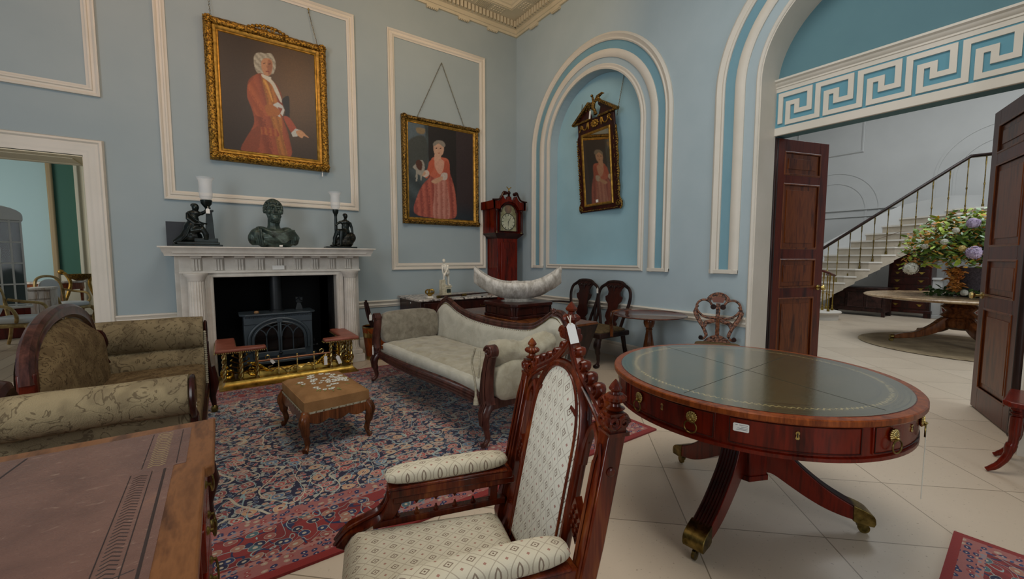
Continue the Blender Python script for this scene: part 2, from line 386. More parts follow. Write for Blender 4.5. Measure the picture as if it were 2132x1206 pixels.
def persian(name, W, H, small=False):
    """rug lying in x,y, centre at the origin; W,H full size"""
    t = NT(name); c = t.n('ShaderNodeTexCoord'); O = c.outputs['Object']
    sp = t.n('ShaderNodeSeparateXYZ'); t.l(O, sp.inputs[0]); x, y = sp.outputs[0], sp.outputs[1]
    ex = t.math('SUBTRACT', W/2, t.math('ABSOLUTE', x)); ey = t.math('SUBTRACT', H/2, t.math('ABSOLUTE', y)); e = t.math('MINIMUM', ex, ey)
    wob = t.noise(O, 7, 2, .5); vv = t.n('ShaderNodeVectorMath', operation='MULTIPLY_ADD')
    t.l(wob.outputs['Color'], vv.inputs[0]); vv.inputs[1].default_value = (.05, .05, 0); t.l(O, vv.inputs[2]); P = vv.outputs[0]
    def vor(sc, seed=0):
        m = t.n('ShaderNodeMapping'); t.l(P, m.inputs[0]); m.inputs['Scale'].default_value = (1, 1.25, 0); m.inputs['Location'].default_value = (seed, seed*1.7, 0)
        o = t.n('ShaderNodeTexVoronoi', voronoi_dimensions='2D'); t.l(m.outputs[0], o.inputs['Vector']); o.inputs['Scale'].default_value = sc; o.inputs['Randomness'].default_value = .8
        return o.outputs['Distance'], o.outputs['Color']
    def band(v, a, b): return t.math('MULTIPLY', t.math('GREATER_THAN', v, a), t.math('LESS_THAN', v, b))
    def pick(colr, cols):
        s_ = t.n('ShaderNodeSeparateColor'); t.l(colr, s_.inputs[0]); n = len(cols)
        return t.ramp(s_.outputs[0], [(i/n, lin(q)) for i, q in enumerate(cols)], True)
    navy = '141c38'
    ground = t.mix(t.ramp(t.noise(O, 1.5, 2).outputs[0], [(.4, (0, 0, 0, 1)), (.6, (1, 1, 1, 1))]), navy, '1c2440')
    d2, c2 = vor(26, 3.1); f = t.mix(t.math('LESS_THAN', d2, .34), ground, pick(c2, ['b8625e', '2c4068', 'c08a6c', 'a9a99c', '8e4444']))
    f = t.mix(band(d2, .30, .37), f, 'a9b0ac')
    def vines(sc, k, w, col, f, seed):
        m = t.n('ShaderNodeMapping'); t.l(O, m.inputs[0]); m.inputs['Location'].default_value = (seed, 0, seed)
        n = t.noise(m.outputs[0], sc, 1.2, .4, .7).outputs[0]
        a = t.math('ABSOLUTE', t.math('SUBTRACT', t.math('FRACT', t.math('MULTIPLY', n, k)), .5)); return t.mix(t.math('LESS_THAN', a, w), f, col)
    d1, c1 = vor(8.5, 0)
    f = t.mix(t.math('LESS_THAN', d1, .36), f, navy); f = t.mix(t.math('LESS_THAN', d1, .33), f, 'b7aa9a')
    petal = t.noise(P, 60, 2).outputs[0]; dd = t.math('ADD', d1, t.math('MULTIPLY', t.math('SUBTRACT', petal, .5), .22))
    f = t.mix(t.math('LESS_THAN', dd, .28), f, pick(c1, ['c27468', 'b4867a', '96484a', 'c99a74', '64809a', 'b85a54']))
    f = t.mix(t.math('LESS_THAN', dd, .15), f, 'c0b29c'); f = t.mix(t.math('LESS_THAN', dd, .09), f, '6c2a30'); f = vines(3.2, 11, .045, '93aeb0', f, 0); f = vines(2.6, 9, .04, 'c4baa4', f, 5)
    # borders
    s1, sc1 = vor(13, 7); b = t.mix(t.math('LESS_THAN', t.noise(O, 5, 2).outputs[0], .5), '8c2e2a', '7c2826')
    b = vines(4, 8, .09, '1d2c50', b, 9); b = vines(5, 10, .05, '9aa9a6', b, 13); b = t.mix(t.math('LESS_THAN', s1, .36), b, 'a99f90'); b = t.mix(t.math('LESS_THAN', s1, .32), b, pick(sc1, ['24355c', '9c5a50', '4a6a70', 'a87460', '1a2440']))
    b = t.mix(t.math('LESS_THAN', s1, .12), b, 'bcae98')
    g1, gc1 = vor(24, 2); g = t.mix(t.math('LESS_THAN', g1, .32), 'a0625c', pick(gc1, ['1e2c56', '9a4440', '1e2c56', 'b49a84'])); g = t.mix(t.math('LESS_THAN', g1, .1), g, 'c0b0a0')
    h1, hc1 = vor(40, 4); h = t.mix(t.math('LESS_THAN', h1, .35), 'b07a70', pick(hc1, ['7a2a2a', '8a8a90', '33436a']))
    if small: f = t.mix(t.math('LESS_THAN', d1, .38), '8c2434', f)
    k = .75 if small else 1
    col = t.mix(t.math('LESS_THAN', e, .50*k), f, g); col = t.mix(t.math('LESS_THAN', e, .43*k), col, h); col = t.mix(t.math('LESS_THAN', e, .39*k), col, b)
    col = t.mix(t.math('LESS_THAN', e, .15*k), col, h); col = t.mix(t.math('LESS_THAN', e, .12*k), col, g); col = t.mix(t.math('LESS_THAN', e, .045*k), col, '8a241c')
    pile = t.noise(O, 300, 2).outputs[0]; col = t.mix(t.math('MULTIPLY', pile, .35), col, '5a4a50'); t.bump(pile, .4, .003)
    m = t.out(col, .95, 0, .1); t.b.inputs['Sheen Weight'].default_value = .15; return m
def rug(name, W, H, loc, rz, label, small=False, th=.012, poly=None):
    m = MB()
    m.prism(poly or [(-W/2, -H/2), (W/2, -H/2), (W/2, H/2), (-W/2, H/2)], 0, th)
    return tag(m.build(name, persian(name+'_wool', W, H, small), loc=loc, rz=rz, smooth=0), label, 'rug')
YA, XB = 6.09, 4.40
ZC = 5.52
DC, NC, ZS, RO = 1.126, 4.29, 3.06, .888     # door arch centre, niche centre (y), spring height, opening radius

# ---- shells
struct(MB().box(-4.0, 15.5, -4.5, 6.69, -.1, 0), 'floor', FLOOR, smooth=0)
struct(MB().box(-6, -.6, 6.69, 14.5, -.1, -.0), 'floor', BOARDS, smooth=0)
m = MB(); m.prism([(-4, 0), (-2.3, 0), (-2.3, 2.385), (-1.10, 2.385), (-1.10, 0), (-.09, 0), (-.09, 1.13), (1.2, 1.13), (1.2, 0), (4.4, 0), (4.4, 5.7), (-4, 5.7)], YA, YA+.6, PXZ)
struct(m, 'wall_left', WALL, smooth=0)
struct(MB().box(-.12, 1.23, YA+.58, YA+.66, 0, 1.2).box(-.13, -.09, YA-.3, YA+.6, 0, 1.2).box(1.2, 1.24, YA-.3, YA+.6, 0, 1.2).box(-.12, 1.23, YA-.3, YA+.6, 1.14, 1.18).box(-.09, 1.2, YA-.42, YA+.6, 0, .012), 'wall_firebox', SOOT, smooth=0)
m = MB(); up = 5.7; RN = .885; ZN = 1.235
m.prism([(-4.5, 0), (DC-RO, 0)] + [(DC + RO*cos(radians(a)), ZS + RO*sin(radians(a))) for a in range(180, 89, -5)] + [(DC, up), (-4.5, up)], 4.40, 4.745, PYZ)
m.prism([(DC+RO, 0), (NC, 0), (NC, ZN), (NC-RN, ZN)] + [(NC + RN*cos(radians(a)), ZS + RN*sin(radians(a))) for a in range(180, 89, -5)] + [(NC, up), (DC, up)] + [(DC + RO*cos(radians(a)), ZS + RO*sin(radians(a))) for a in range(90, -1, -5)], 4.40, 4.745, PYZ)
m.prism([(NC, 0), (6.69, 0), (6.69, up), (NC, up)] + [(NC + RN*cos(radians(a)), ZS + RN*sin(radians(a))) for a in range(90, -1, -5)] + [(NC+RN, ZN), (NC, ZN)], 4.40, 4.745, PYZ)
struct(m, 'wall_right', PALE, smooth=0)
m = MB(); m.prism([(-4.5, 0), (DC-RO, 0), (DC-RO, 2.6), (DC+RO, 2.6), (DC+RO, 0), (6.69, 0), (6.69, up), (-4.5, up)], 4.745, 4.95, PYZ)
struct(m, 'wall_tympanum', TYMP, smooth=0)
struct(MB().box(-4, 4.95, -4.5, 6.69, ZC, ZC+.1), 'ceiling', CEIL, smooth=0)

# ---- mouldings
n_t = [0]
def trim(mb, mat=WHITE, **k):
    n_t[0] += 1; return struct(mb, 'trim_%d' % n_t[0], mat, **k)
PM = [(0, 0), (0, .03), (-.012, .036), (-.022, .03), (-.032, .018), (-.05, .018), (-.058, .03), (-.072, .03), (-.085, .016), (-.1, .012), (-.1, 0)]
def panelA(x0, x1, z0, z1):
    trim(MB().mould([(x0, YA, z0), (x0, YA, z1), (x1, YA, z1), (x1, YA, z0)], [(-a if 0 else a, b) for a, b in PM], (0, -1, 0)))
# clockwise loop as seen from the room: offsets negative = inward
def loopA(x0, x1, z0, z1): return [(x0, YA, z0), (x1, YA, z0), (x1, YA, z1), (x0, YA, z1)]
for r in ((-2.7, -.933, 3.0, 5.0), (-.472, 1.64, 2.0, 4.64), (2.10, 3.735, 1.16, 4.632)):
    trim(MB().mould(loopA(*r), [(-a, b) for a, b in PM], (0, -1, 0)))
def rail(x0, x1, z1, nm='A'):
    pr = [(0, 0), (0, .03), (-.015, .045), (-.03, .03), (-.05, .02), (-.07, .03), (-.085, .018), (-.1, .015), (-.1, 0)]
    if nm == 'A': return MB().mould([(x0, YA, z1), (x1, YA, z1)], [(a, b) for a, b in pr], (0, -1, 0), closed=False)
    return MB().mould([(XB, x0, z1), (XB, x1, z1)], [(a, b) for a, b in pr], (-1, 0, 0), closed=False)
trim(rail(-.94, -.42, .715)); trim(rail(1.53, 4.4, .715)); trim(rail(6.09, DC+.92, .725, 'B'))
BP = [(0, 0), (0, .012), (-.02, .022), (-.035, .02), (-.05, .03), (-.19, .03), (-.19, 0)]
def base(x0, x1, nm):
    p = [(x0, YA, .19), (x1, YA, .19)] if nm == 'A' else [(XB, x0, .19), (XB, x1, .19)]
    return MB().mould(p, BP, (0, -1, 0) if nm == 'A' else (-1, 0, 0), closed=False)
struct(base(-.94, -.42, 'A'), 'baseboard_left', WHITE); struct(base(1.53, 4.37, 'A'), 'baseboard_back', WHITE); struct(base(6.06, DC+RO, 'B'), 'baseboard_right', WHITE)
struct(base(DC-RO, -4.4, 'B'), 'baseboard_near', WHITE)

# ---- arches on the right-hand wall
def apath(c, r, zb, n=40, x=XB): return [(x, c+r, zb), (x, c+r, ZS)] + [(x, c + r*cos(pi*k/n), ZS + r*sin(pi*k/n)) for k in range(1, n)] + [(x, c-r, ZS), (x, c-r, zb)]
W1 = [(0, 0), (0, .02), (-.012, .035), (-.03, .045), (-.05, .032), (-.07, .022), (-.085, .03), (-.1, .02), (-.1, 0)]
W2 = [(0, 0), (0, .016), (-.015, .028), (-.05, .034), (-.08, .028), (-.1, .014), (-.1, 0)]
W3 = [(0, 0), (0, .014), (-.01, .024), (-.03, .016), (-.045, .03), (-.062, .024), (-.062, 0)]
def blueU(c, r0, r1, zb, mat, d=.004):
    pr = [(0, 0), (0, d), (r1-r0, d), (r1-r0, 0)]
    return trim(MB().mould(apath(c, r0, zb), pr, (-1, 0, 0), closed=False), mat)
for c in (NC, DC):
    trim(MB().mould(apath(c, 1.33, 1.17), W1, (-1, 0, 0), closed=False))
    blueU(c, 1.232, 1.125, 1.2, STRIPB)
    trim(MB().mould(apath(c, 1.127, 1.17), W2, (-1, 0, 0), closed=False))
    for s in (1, -1):
        y0, y1 = sorted((c + s*1.33, c + s*1.027)); trim(MB().box(XB-.033, XB, y0, y1, 1.17, 1.215), bevel=.006)
# niche: inner frame and blue panel
pth = apath(NC, .95, 1.17) 
trim(MB().mould(pth, [(a*1.15, b) for a, b in W3], (-1, 0, 0), closed=True))
trim(MB().prism([(NC+.884, 1.236)] + [(NC + .884*cos(pi*k/40), ZS + .884*sin(pi*k/40)) for k in range(41)] + [(NC-.884, 1.236)], XB+.16, XB+.2, PYZ), DEEP, smooth=0)
# door arch: edge bead and white reveal lining
trim(MB().mould(apath(DC, RO+.035, 0), [(0, 0), (0, .012), (-.012, .02), (-.03, .012), (-.036, .004), (-.036, -.345), (-.046, -.345), (-.046, 0)], (-1, 0, 0), closed=False))
# frieze over the doors
X0 = 4.745
def yb(mb): return mb
trim(MB().mould([(X0, DC+RO-.01, 3.13), (X0, DC-RO+.01, 3.13)], [(0, 0), (0, .075), (-.018, .075), (-.03, .055), (-.045, .05), (-.06, .03), (-.075, .03), (-.08, .022), (-.115, .018), (-.115, 0)], (-1, 0, 0), closed=False))
trim(MB().box(X0-.012, X0, DC-RO+.01, DC+RO-.01, 2.66, 3.016), KEYB, smooth=0)
trim(MB().box(X0-.03, X0, DC-RO+.01, DC+RO-.01, 2.585, 2.662), bevel=.004)
key = MB(); p = .32; g = p/7.5; y0 = 1.637 + p; zb = 2.70
kp = []
for k in range(0, 6):
    o = y0 - k*p
    for a, b_ in [(0, 0), (0, 6), (5.9, 6), (5.9, 2), (3.4, 2), (3.4, 4), (1.6, 4), (1.6, 0)]:
        kp.append((X0-.012, o - a*g, zb + b_*g*1.08))
lo, hi = DC-RO+.035, DC+RO-.035
kp = [(x, min(max(y, lo), hi), z) for x, y, z in kp]
kp = [q for i, q in enumerate(kp) if i == 0 or q != kp[i-1]]
kq = [kp[0]]
for i in range(1, len(kp)-1):
    a, b_, c = V(kq[-1]), V(kp[i]), V(kp[i+1])
    if (b_-a).length < 1e-4 or (c-b_).length < 1e-4: continue
    if (b_-a).normalized().dot((c-b_).normalized()) < -.9: continue
    kq.append(kp[i])
key.mould(kq, [(-.021, 0), (-.021, .016), (.021, .016), (.021, 0)], (-1, 0, 0), closed=False)
trim(key, WHITE, smooth=0)

# ---- cornice
def cornice():
    def run(pr, mat, name=None):
        o = MB().mould([(-4, YA, 5.15), (XB, YA, 5.15)], pr, (0, -1, 0), closed=False)
        return o
    m = MB()
    # profile: d = distance from wall, z relative to 5.15 ; mitred by hand at the corner
    pr = [(0, 0), (.03, 0), (.035, .035), (.05, .04), (.05, .1), (.07, .105), (.07, .2), (.12, .205), (.33, .205), (.33, .215), (.35, .215), (.36, .25), (.38, .26), (.40, .30), (.43, .31), (.43, .37), (0, .37)]
    for leg in ('A', 'B'):
        vs = []; q = len(pr)
        for e in (0, 1):
            for d, z in pr:
                if leg == 'A': vs.append(((-4 if e == 0 else XB-d), YA-d, 5.15+z))
                else: vs.append((XB-d, (-4.5 if e == 0 else YA-d), 5.15+z))
        m.add(vs, [(j, (j+1) % q, q+(j+1) % q, q+j) for j in range(q)])
    trim(m, PLAST, smooth=25)
    d = MB()       # upright dentil-like flutes and pendant blocks
    x = XB-.1
    while x > -.6:
        d.box(x-.042, x, YA-.125, YA-.065, 5.255, 5.35); x -= .068
    y = YA-.1
    while y > 2.2:
        d.box(XB-.125, XB-.065, y-.042, y, 5.255, 5.35); y -= .068
    for k in range(14):
        x = XB-.42-k*.54; d.box(x-.19, x, YA-.045, YA, 5.115, 5.16)
        for q in range(6): d.box(x-.183+q*.03, x-.165+q*.03, YA-.04, YA-.01, 5.1, 5.118)
    for k in range(8):
        y = YA-.42-k*.54; d.box(XB-.045, XB, y-.19, y, 5.115, 5.16)
        for q in range(6): d.box(XB-.04, XB-.01, y-.183+q*.03, y-.165+q*.03, 5.1, 5.118)
    trim(d, PLAST, smooth=0)
    s = MB()       # carved soffit panels
    for k in range(14):
        x = XB-.42-k*.27
        if k % 2:
            for a in range(10): s.box(x-.24+a*.024, x-.228+a*.024, YA-.31, YA-.15, 5.345, 5.357)
        else:
            for a in range(5):
                for b in range(3): s.ell((x-.21+a*.045, YA-.28+b*.05, 5.356), (.016, .018, .012), 6, 4)
    for k in range(12):
        y = YA-.42-k*.27
        if k % 2:
            for a in range(10): s.box(XB-.31, XB-.15, y-.24+a*.024, y-.228+a*.024, 5.345, 5.357)
        else:
            for a in range(5):
                for b in range(3): s.ell((XB-.28+b*.05, y-.21+a*.045, 5.356), (.018, .016, .012), 6, 4)
    trim(s, PLAST)
cornice()

# ---- left doorway into the green room
AR = [(0, 0), (0, .02), (-.012, .045), (-.03, .05), (-.045, .035), (-.06, .035), (-.075, .028), (-.11, .026), (-.125, .018), (-.15, .016), (-.165, .012), (-.165, 0)]
trim(MB().mould([(-2.47, YA, 0), (-.935, YA, 0)][1:] + [(-.935, YA, 2.555), (-2.47, YA, 2.555), (-2.47, YA, 0)], [(-a*1, b) for a, b in [(q[0], q[1]) for q in AR]], (0, -1, 0), closed=False) if 0 else
     MB().mould([(-.935, YA, 0), (-.935, YA, 2.555), (-2.47, YA, 2.555), (-2.47, YA, 0)], [(-a, b) for a, b in AR], (0, -1, 0), closed=False))
m = MB().box(-2.3, -1.10, YA, YA+.62, 2.375, 2.39).box(-1.105, -1.09, YA, YA+.62, 0, 2.39)
m.mould([(-2.2, YA+.12, 2.374), (-1.2, YA+.12, 2.374), (-1.2, YA+.5, 2.374), (-2.2, YA+.5, 2.374)], [(0, 0), (0, .008), (-.015, .01), (-.03, 0)], (0, 0, -1))
trim(m, CREAMP)
YG = 13.7
struct(MB().box(-6, -3.04, YG, YG+.1, 0, 4.3), 'wall_green_room', GREENP, smooth=0)
struct(MB().box(-3.04, -2.64, YG, YG+.1, 0, 4.3), 'wall_green_recess', DGREEN, smooth=0)
struct(MB().box(-2.64, -.6, YG, YG+.1, 0, 4.3), 'wall_green_joinery', CREAMP, smooth=0)
struct(MB().box(-6, -2.0, 6.69, 14.5, 4.3, 4.4).box(-6.1, -6, 6.69, 14.5, 0, 4.4), 'ceiling_green_room', CEIL, smooth=0)
trim(MB().box(-3.08, -2.98, YG-.08, YG, 0, 4.3), plain('tan_bead', 'a48c64', .6), bevel=.03)
trim(MB().box(-2.64, -2.58, YG-.06, YG, 0, 4.3).box(-2.50, -2.46, YG-.05, YG, 0, 4.3).box(-2.64, -2.0, YG-.07, YG, 0, .22).box(-6, -3.0, YG-.05, YG, 0, .22), CREAMP, bevel=.01)
trim(MB().box(-3.0, -2.64, YG-.05, YG, 0, .95), CREAMP, bevel=.01)

# ---- staircase hall
FW = V((sin(radians(35.24)), cos(radians(35.24)))); RT = V((FW.y, -FW.x))
XH = 13.9
struct(MB().box(XH, XH+.1, -5, 6, 0, 6.5), 'wall_hall', HALLW, smooth=0)
struct(MB().box(4.95, XH, 5.4, 5.5, 0, 6.5), 'wall_hall_left', HALLW, smooth=0)
struct(MB().box(4.95, XH+.1, -5, 5.5, 6.5, 6.6), 'ceiling_hall', HALLW, smooth=0)
def archH(c, r, zb, zs, w=.05, x=XH): return MB().mould([(x, c+r, zb), (x, c+r, zs)] + [(x, c + r*cos(pi*k/24), zs + r*sin(pi*k/24)) for k in range(1, 24)] + [(x, c-r, zs), (x, c-r, zb)], [(0, 0), (0, .012), (-w, .012), (-w, 0)], (-1, 0, 0), closed=False)
for c, r in ((4.35, .78), (4.35, 1.05), (1.25, .8), (1.25, 1.12)): trim(archH(c, r, .9, 2.62 if c > 3 else 3.2), HALLW)
trim(MB().box(XH-.04, XH, -4, 6, 2.6, 2.64).box(XH-.03, XH, -4, 6, 2.42, 2.44).box(XH-.05, XH, -4, 6, 0, .22), HALLW, bevel=.006)
for r in ((3.76, 5.2, 4.15, 5.6), (-2.0, 1.9, 4.95, 6.2)):
    trim(MB().mould([(XH, r[1], r[2]), (XH, r[0], r[2]), (XH, r[0], r[3]), (XH, r[1], r[3])], [(0, 0), (0, .02), (-.03, .035), (-.05, .015), (-.05, 0)], (-1, 0, 0)), HALLW)
# stone stair
RP = [(1690, 618), (1713, 603), (1737, 588), (1760, 575), (1783, 560), (1810, 545), (1835, 530), (1862, 514), (1888, 498), (1919, 481), (1952, 463), (1987, 445), (2023, 432), (2110, 430)]
def world(px, D): return FW*D + RT*((px-1066)/863*D)
st = MB(); stairs = []
for i, (px, y) in enumerate(RP):
    D = 9.9 - .11*i; R_ = world(px, D); z = 1.34 + (537-y)/863*D; L_ = world(px-(118 if i < 12 else 60), D+(1.1 if i < 12 else .5))
    stairs.append((R_, L_, z, D))
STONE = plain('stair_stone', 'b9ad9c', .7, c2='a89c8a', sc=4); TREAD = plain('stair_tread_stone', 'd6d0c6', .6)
tr = MB()
for i in range(13):
    R0, L0, z, D = stairs[i]; R1, L1 = stairs[i+1][0], stairs[i+1][1]
    n = (R0-L0).normalized()*.03; f = (R0-R1).normalized()*.03
    st.hexa([(R0.x, R0.y, z-.30), (R1.x, R1.y, z-(.17 if i < 12 else .3)), (L1.x, L1.y, z-.17), (L0.x, L0.y, z-.30)], [(R0.x, R0.y, z-.03), (R1.x, R1.y, z-.03), (L1.x, L1.y, z-.03), (L0.x, L0.y, z-.03)])
    a, b, c, d = R0+n+f, R1+n, L1, L0+f
    tr.hexa([(q.x, q.y, z-.035) for q in (a, b, c, d)], [(q.x, q.y, z) for q in (a, b, c, d)])
stair = thing('staircase', 'pale stone cantilever staircase rising to the right beyond the double doors', 'staircase', (0, 0, 0))
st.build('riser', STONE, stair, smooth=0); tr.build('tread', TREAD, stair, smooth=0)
sk = MB()
for i in range(13):
    a, b = stairs[i][1], stairs[i+1][1]; z0, z1 = stairs[i][2], stairs[i+1][2]
    sk.hexa([(a.x, a.y, z0-.3), (b.x, b.y, z1-.3), (b.x+.05, b.y+.02, z1-.3), (a.x+.05, a.y+.02, z0-.3)], [(a.x, a.y, z0+.3), (b.x, b.y, z1+.3), (b.x+.05, b.y+.02, z1+.3), (a.x+.05, a.y+.02, z0+.3)])
sk.build('skirting', HALLW, stair, smooth=0)
cs = world(1712, 9.0); curt = MB().lathe([(.36, 0), (.36, .13), (.4, .14), (.41, .165), (.4, .18)], (cs.x+.12, cs.y+.05, 0), 28); curt.build('curtail_step', TREAD, stair)
bal = thing('stair_balustrade', 'mahogany handrail on slim brass balusters climbing the stone stairs', 'balustrade', (0, 0, 0))
BX = [(1724, 566), (1744, 568), (1768, 557), (1791, 541), (1817, 525), (1844, 510), (1872, 495), (1901, 479), (1932, 462), (1965, 444), (2001, 427), (2037, 425), (2073, 422)]
def raily(px): return 522 - .645*(px-1705) if px < 2005 else 329 - (px-2005)*.11
BPR = [(.022, 0), (.022, .05), (.013, .07), (.011, .12), (.016, .13), (.009, .16), (.009, .42), (.015, .43), (.015, .46), (.009, .47), (.008, .8), (.012, .82), (.012, 1)]
first = None
for px, yb_ in BX:
    # depth interpolated along the stair's outer edge
    xs = [q[0] for q in RP]; i = max(k for k in range(len(xs)) if xs[k] <= px); t = (px-xs[i])/(xs[i+1]-xs[i]); D = stairs[i][3] + .03
    w = world(px, D); z0 = 1.34 + (537-yb_)/863*D; z0 = stairs[i][2] if px > 1730 else z0; h = 1.34 + (537-raily(px))/863*D - z0
    MB().lathe([(r, z*h) for r, z in BPR], (w.x, w.y, z0), 8).build('baluster', BRASSP if px < 1760 else BRASSD, bal)
pts = []
for px in [1700, 1744, 1800, 1860, 1930, 1975, 2005, 2060, 2105]:
    xs = [q[0] for q in RP]; i = max(k for k in range(len(xs)) if xs[k] <= px); D = 9.9 - .11*(i + (px-xs[i])/(xs[i+1]-xs[i])); w = world(px, D); pts.append((w.x, w.y, 1.34 + (537-raily(px))/863*D))
MB().tube(pts, (.035, .028), 8, up=(0, 0, 1)).build('handrail', DARKW, bal)
MB().tube([(a, b, c-.035) for a, b, c in pts], (.03, .01), 4, up=(0, 0, 1)).build('rail_core', BRASSD, bal)
nb = thing('newel_balustrade', 'curled brass balusters and handrail end on the round bottom step', 'balustrade', (0, 0, 0))
pp = []
for px, D, yt in ((1698, 9.3, 561), (1718, 9.15, 565), (1731, 8.9, 570), (1739, 9.1, 574), (1726, 9.4, 572)):
    w = world(px, D); h = 1.34 + (537-yt)/863*D - .18; MB().lathe([(r*1.25, z*h) for r, z in BPR], (w.x, w.y, .18), 8).build('baluster', BRASS, nb); pp.append((w.x, w.y, .18+h))
MB().tube(pp, (.04, .025), 8, up=(0, 0, 1)).build('handrail', MAHO, nb)

# ---- mahogany double doors
def door_leaf(name, hinge, end, W, H, flip, label):
    """leaf from hinge to free edge; local x along the leaf, local z up, thickness along y"""
    d = V(end) - V(hinge); rz = atan2(d.y, d.x)
    o = thing(name, label, 'door', (hinge[0], hinge[1], .01), rz); o['kind'] = 'structure'
    T = .05; s = .13
    rails = [(0, .18), (.98-.0, 1.12), (1.32, 1.42), (2.12, 2.2), (H-.1, H)]
    rows = [(.20, .88), (1.02, 1.30), (1.44, 2.10), (2.22, H-.14)]
    fr = MB(); fr.box(0, s, -T/2, T/2, 0, H).box(W-s, W, -T/2, T/2, 0, H)
    zz = [0] + [v for r in rows for v in r] + [H]
    for a, b in zip(zz[::2], zz[1::2]): fr.box(s-.001, W-s+.001, -T/2, T/2, a, b)
    fr.build('frame', DOORW, o, bevel=.003)
    for a, b in rows:
        p = MB(); p.box(s, W-s, -.012, .012, a, b); p.box(s+.05, W-s-.05, -.02, .02, a+.05, b-.05)
        for sg in (1, -1):
            p.mould([(s, sg*.0, a), (W-s, 0, a), (W-s, 0, b), (s, 0, b)] if sg < 0 else [(W-s, 0, a), (s, 0, a), (s, 0, b), (W-s, 0, b)], [(0, .0), (0, .03), (-.012, .03), (-.03, .015), (-.03, 0)], (0, sg, 0))
        p.build('panel', DOORP, o, bevel=.002)
    MB().cyl((0, 0, 0), (0, 0, H), .035, n=12).build('hinge_stile', DARKW, o)
    kx = W-.06
    for sg in (1, -1):
        k = MB().lathe([(.03, 0), (.03, .006), (.012, .01), (.01, .04), (.026, .05), (.032, .062), (.026, .075), (.01, .08)], (0, 0, 0), 14, TR(kx, sg*T/2, 1.0) @ RX(-sg*pi/2)); k.build('knob', BRASSP, o)
    return o
door_leaf('door_1', (4.79, 2.02), (5.60, 1.775), .76, 2.57, 0, 'open mahogany panelled door leaf at the left of the hall doorway')
door_leaf('door_2', (4.80, .285), (5.47, .545), .78, 2.57, 0, 'open mahogany panelled door leaf at the right edge of the hall doorway')
# ---------------- chimneypiece (local: x across, -y into the room)
CXF = .575
fp = thing('fireplace_surround', 'grey-white painted chimneypiece with fluted columns and triglyph frieze around black stove', 'fireplace', (CXF, YA, 0))
b = MB().box(-.99, -.70, -.12, -.002, 0, 1.17).box(.70, .99, -.12, -.002, 0, 1.17).box(-.99, .99, -.12, -.002, 1.17, 1.36)
b.box(-.93, -.655, -.40, -.121, 0, 1.174).box(.655, .93, -.40, -.121, 0, 1.174); b.box(-.93, .93, -.46, -.121, 1.175, 1.358)
b.build('backboard', STONEW, fp, bevel=.004)
s = MB()
sh = [(0, 1.455), (.70, 1.455), (.71, 1.44), (.70, 1.425), (.68, 1.42), (.66, 1.40), (.61, 1.375), (.59, 1.36), (0, 1.36)]
# shelf as mitred band round three sides
def shelf(o): return [(-.40-o, 0), (-.40-o, 0), (0, 0)]
vs = []; pr = [(0, 1.458), (1, 1.458), (.985, 1.44), (.96, 1.43), (.93, 1.405), (.87, 1.385), (.85, 1.36), (0, 1.36)]
n = len(pr)
for fx, fy in ((-1, 0), (-1, 1), (1, 1), (1, 0)):
    for t, z in pr:
        hx = .86 + .20*t if t else 0; hy = .70*(.55 + .45*t) if t else .0
        vs.append((fx*hx, -(hy if fy else .0), z) if t else (0, 0, z))
s.add(vs, [(k*n + j, k*n + (j+1) % n, (k+1)*n + (j+1) % n, (k+1)*n + j) for k in range(3) for j in range(1, n-1)])
s.add([(-1.06, 0, 1.458), (1.06, 0, 1.458), (1.06, -.70, 1.458), (-1.06, -.70, 1.458)], [(0, 1, 2, 3)])
s.add([(-1.03, 0, 1.361), (1.03, 0, 1.361), (1.03, -.59, 1.361), (-1.03, -.59, 1.361)], [(3, 2, 1, 0)])
s.box(-1.075, 1.075, -.715, 0, 1.4585, 1.4586-.014)
s.mould([(-.93, -.40, 1.395), (-.93, -.64, 1.395), (.93, -.64, 1.395), (.93, -.40, 1.395)], [(0, -.02), (-.03, -.01), (-.04, .015), (0, .015)], (0, 0, 1), closed=False)
s.build('shelf', STONEW, fp)
for k in range(9):
    x = -.78 + k*.195; t = MB()
    for q in (-1, 0, 1): t.box(x+q*.026-.010, x+q*.026+.010, -.485, -.45, 1.2, 1.325)
    t.box(x-.045, x+.045, -.473, -.45, 1.195, 1.335); t.build('triglyph', STONEW, fp, bevel=.003)
    t = MB().box(x-.05, x+.05, -.575, -.45, 1.338, 1.368).build('mutule', STONEW, fp, bevel=.004)
a = MB().mould([(-.645, -.455, 0.0), (-.645, -.455, 1.125), (.645, -.455, 1.125), (.645, -.455, 0)], [(0, 0), (0, .02), (.018, .028), (.03, .02), (.045, .02), (.06, .04), (.072, .04), (.072, 0)], (0, -1, 0), closed=False)
a.box(-.72, -.64, -.46, -.3, 0, 1.19).box(.64, .72, -.46, -.3, 0, 1.19).box(-.93, .93, -.5, -.44, 1.172, 1.195)
a.build('architrave', STONEW, fp, bevel=.002)
for sx in (-1, 1):
    MB().lathe([(.088, .15), (.088, .18), (.078, .2), (.074, .6), (.068, 1.09), (.07, 1.1)], (sx*.79, -.53, 0), 60, fl=.05, fn=20).build('column', STONEW, fp)
    MB().lathe([(.072, 1.09), (.08, 1.105), (.085, 1.13), (.105, 1.155), (.108, 1.175)], (sx*.79, -.53, 0), 32).build('capital', STONEW, fp)
    p = MB().box(sx*.79-.13, sx*.79+.13, -.66, -.38, .0, .1).box(sx*.79-.11, sx*.79+.11, -.64, -.40, .1, .155); p.build('plinth', STONEW, fp, bevel=.006)
MB().box(-.055, .055, -.462, -.459, 0, .0).box(-.07, .055, -.487, -.484, 1.202, 1.25).build('notice_card', PAPER, fp, label='small white printed card on the frieze')

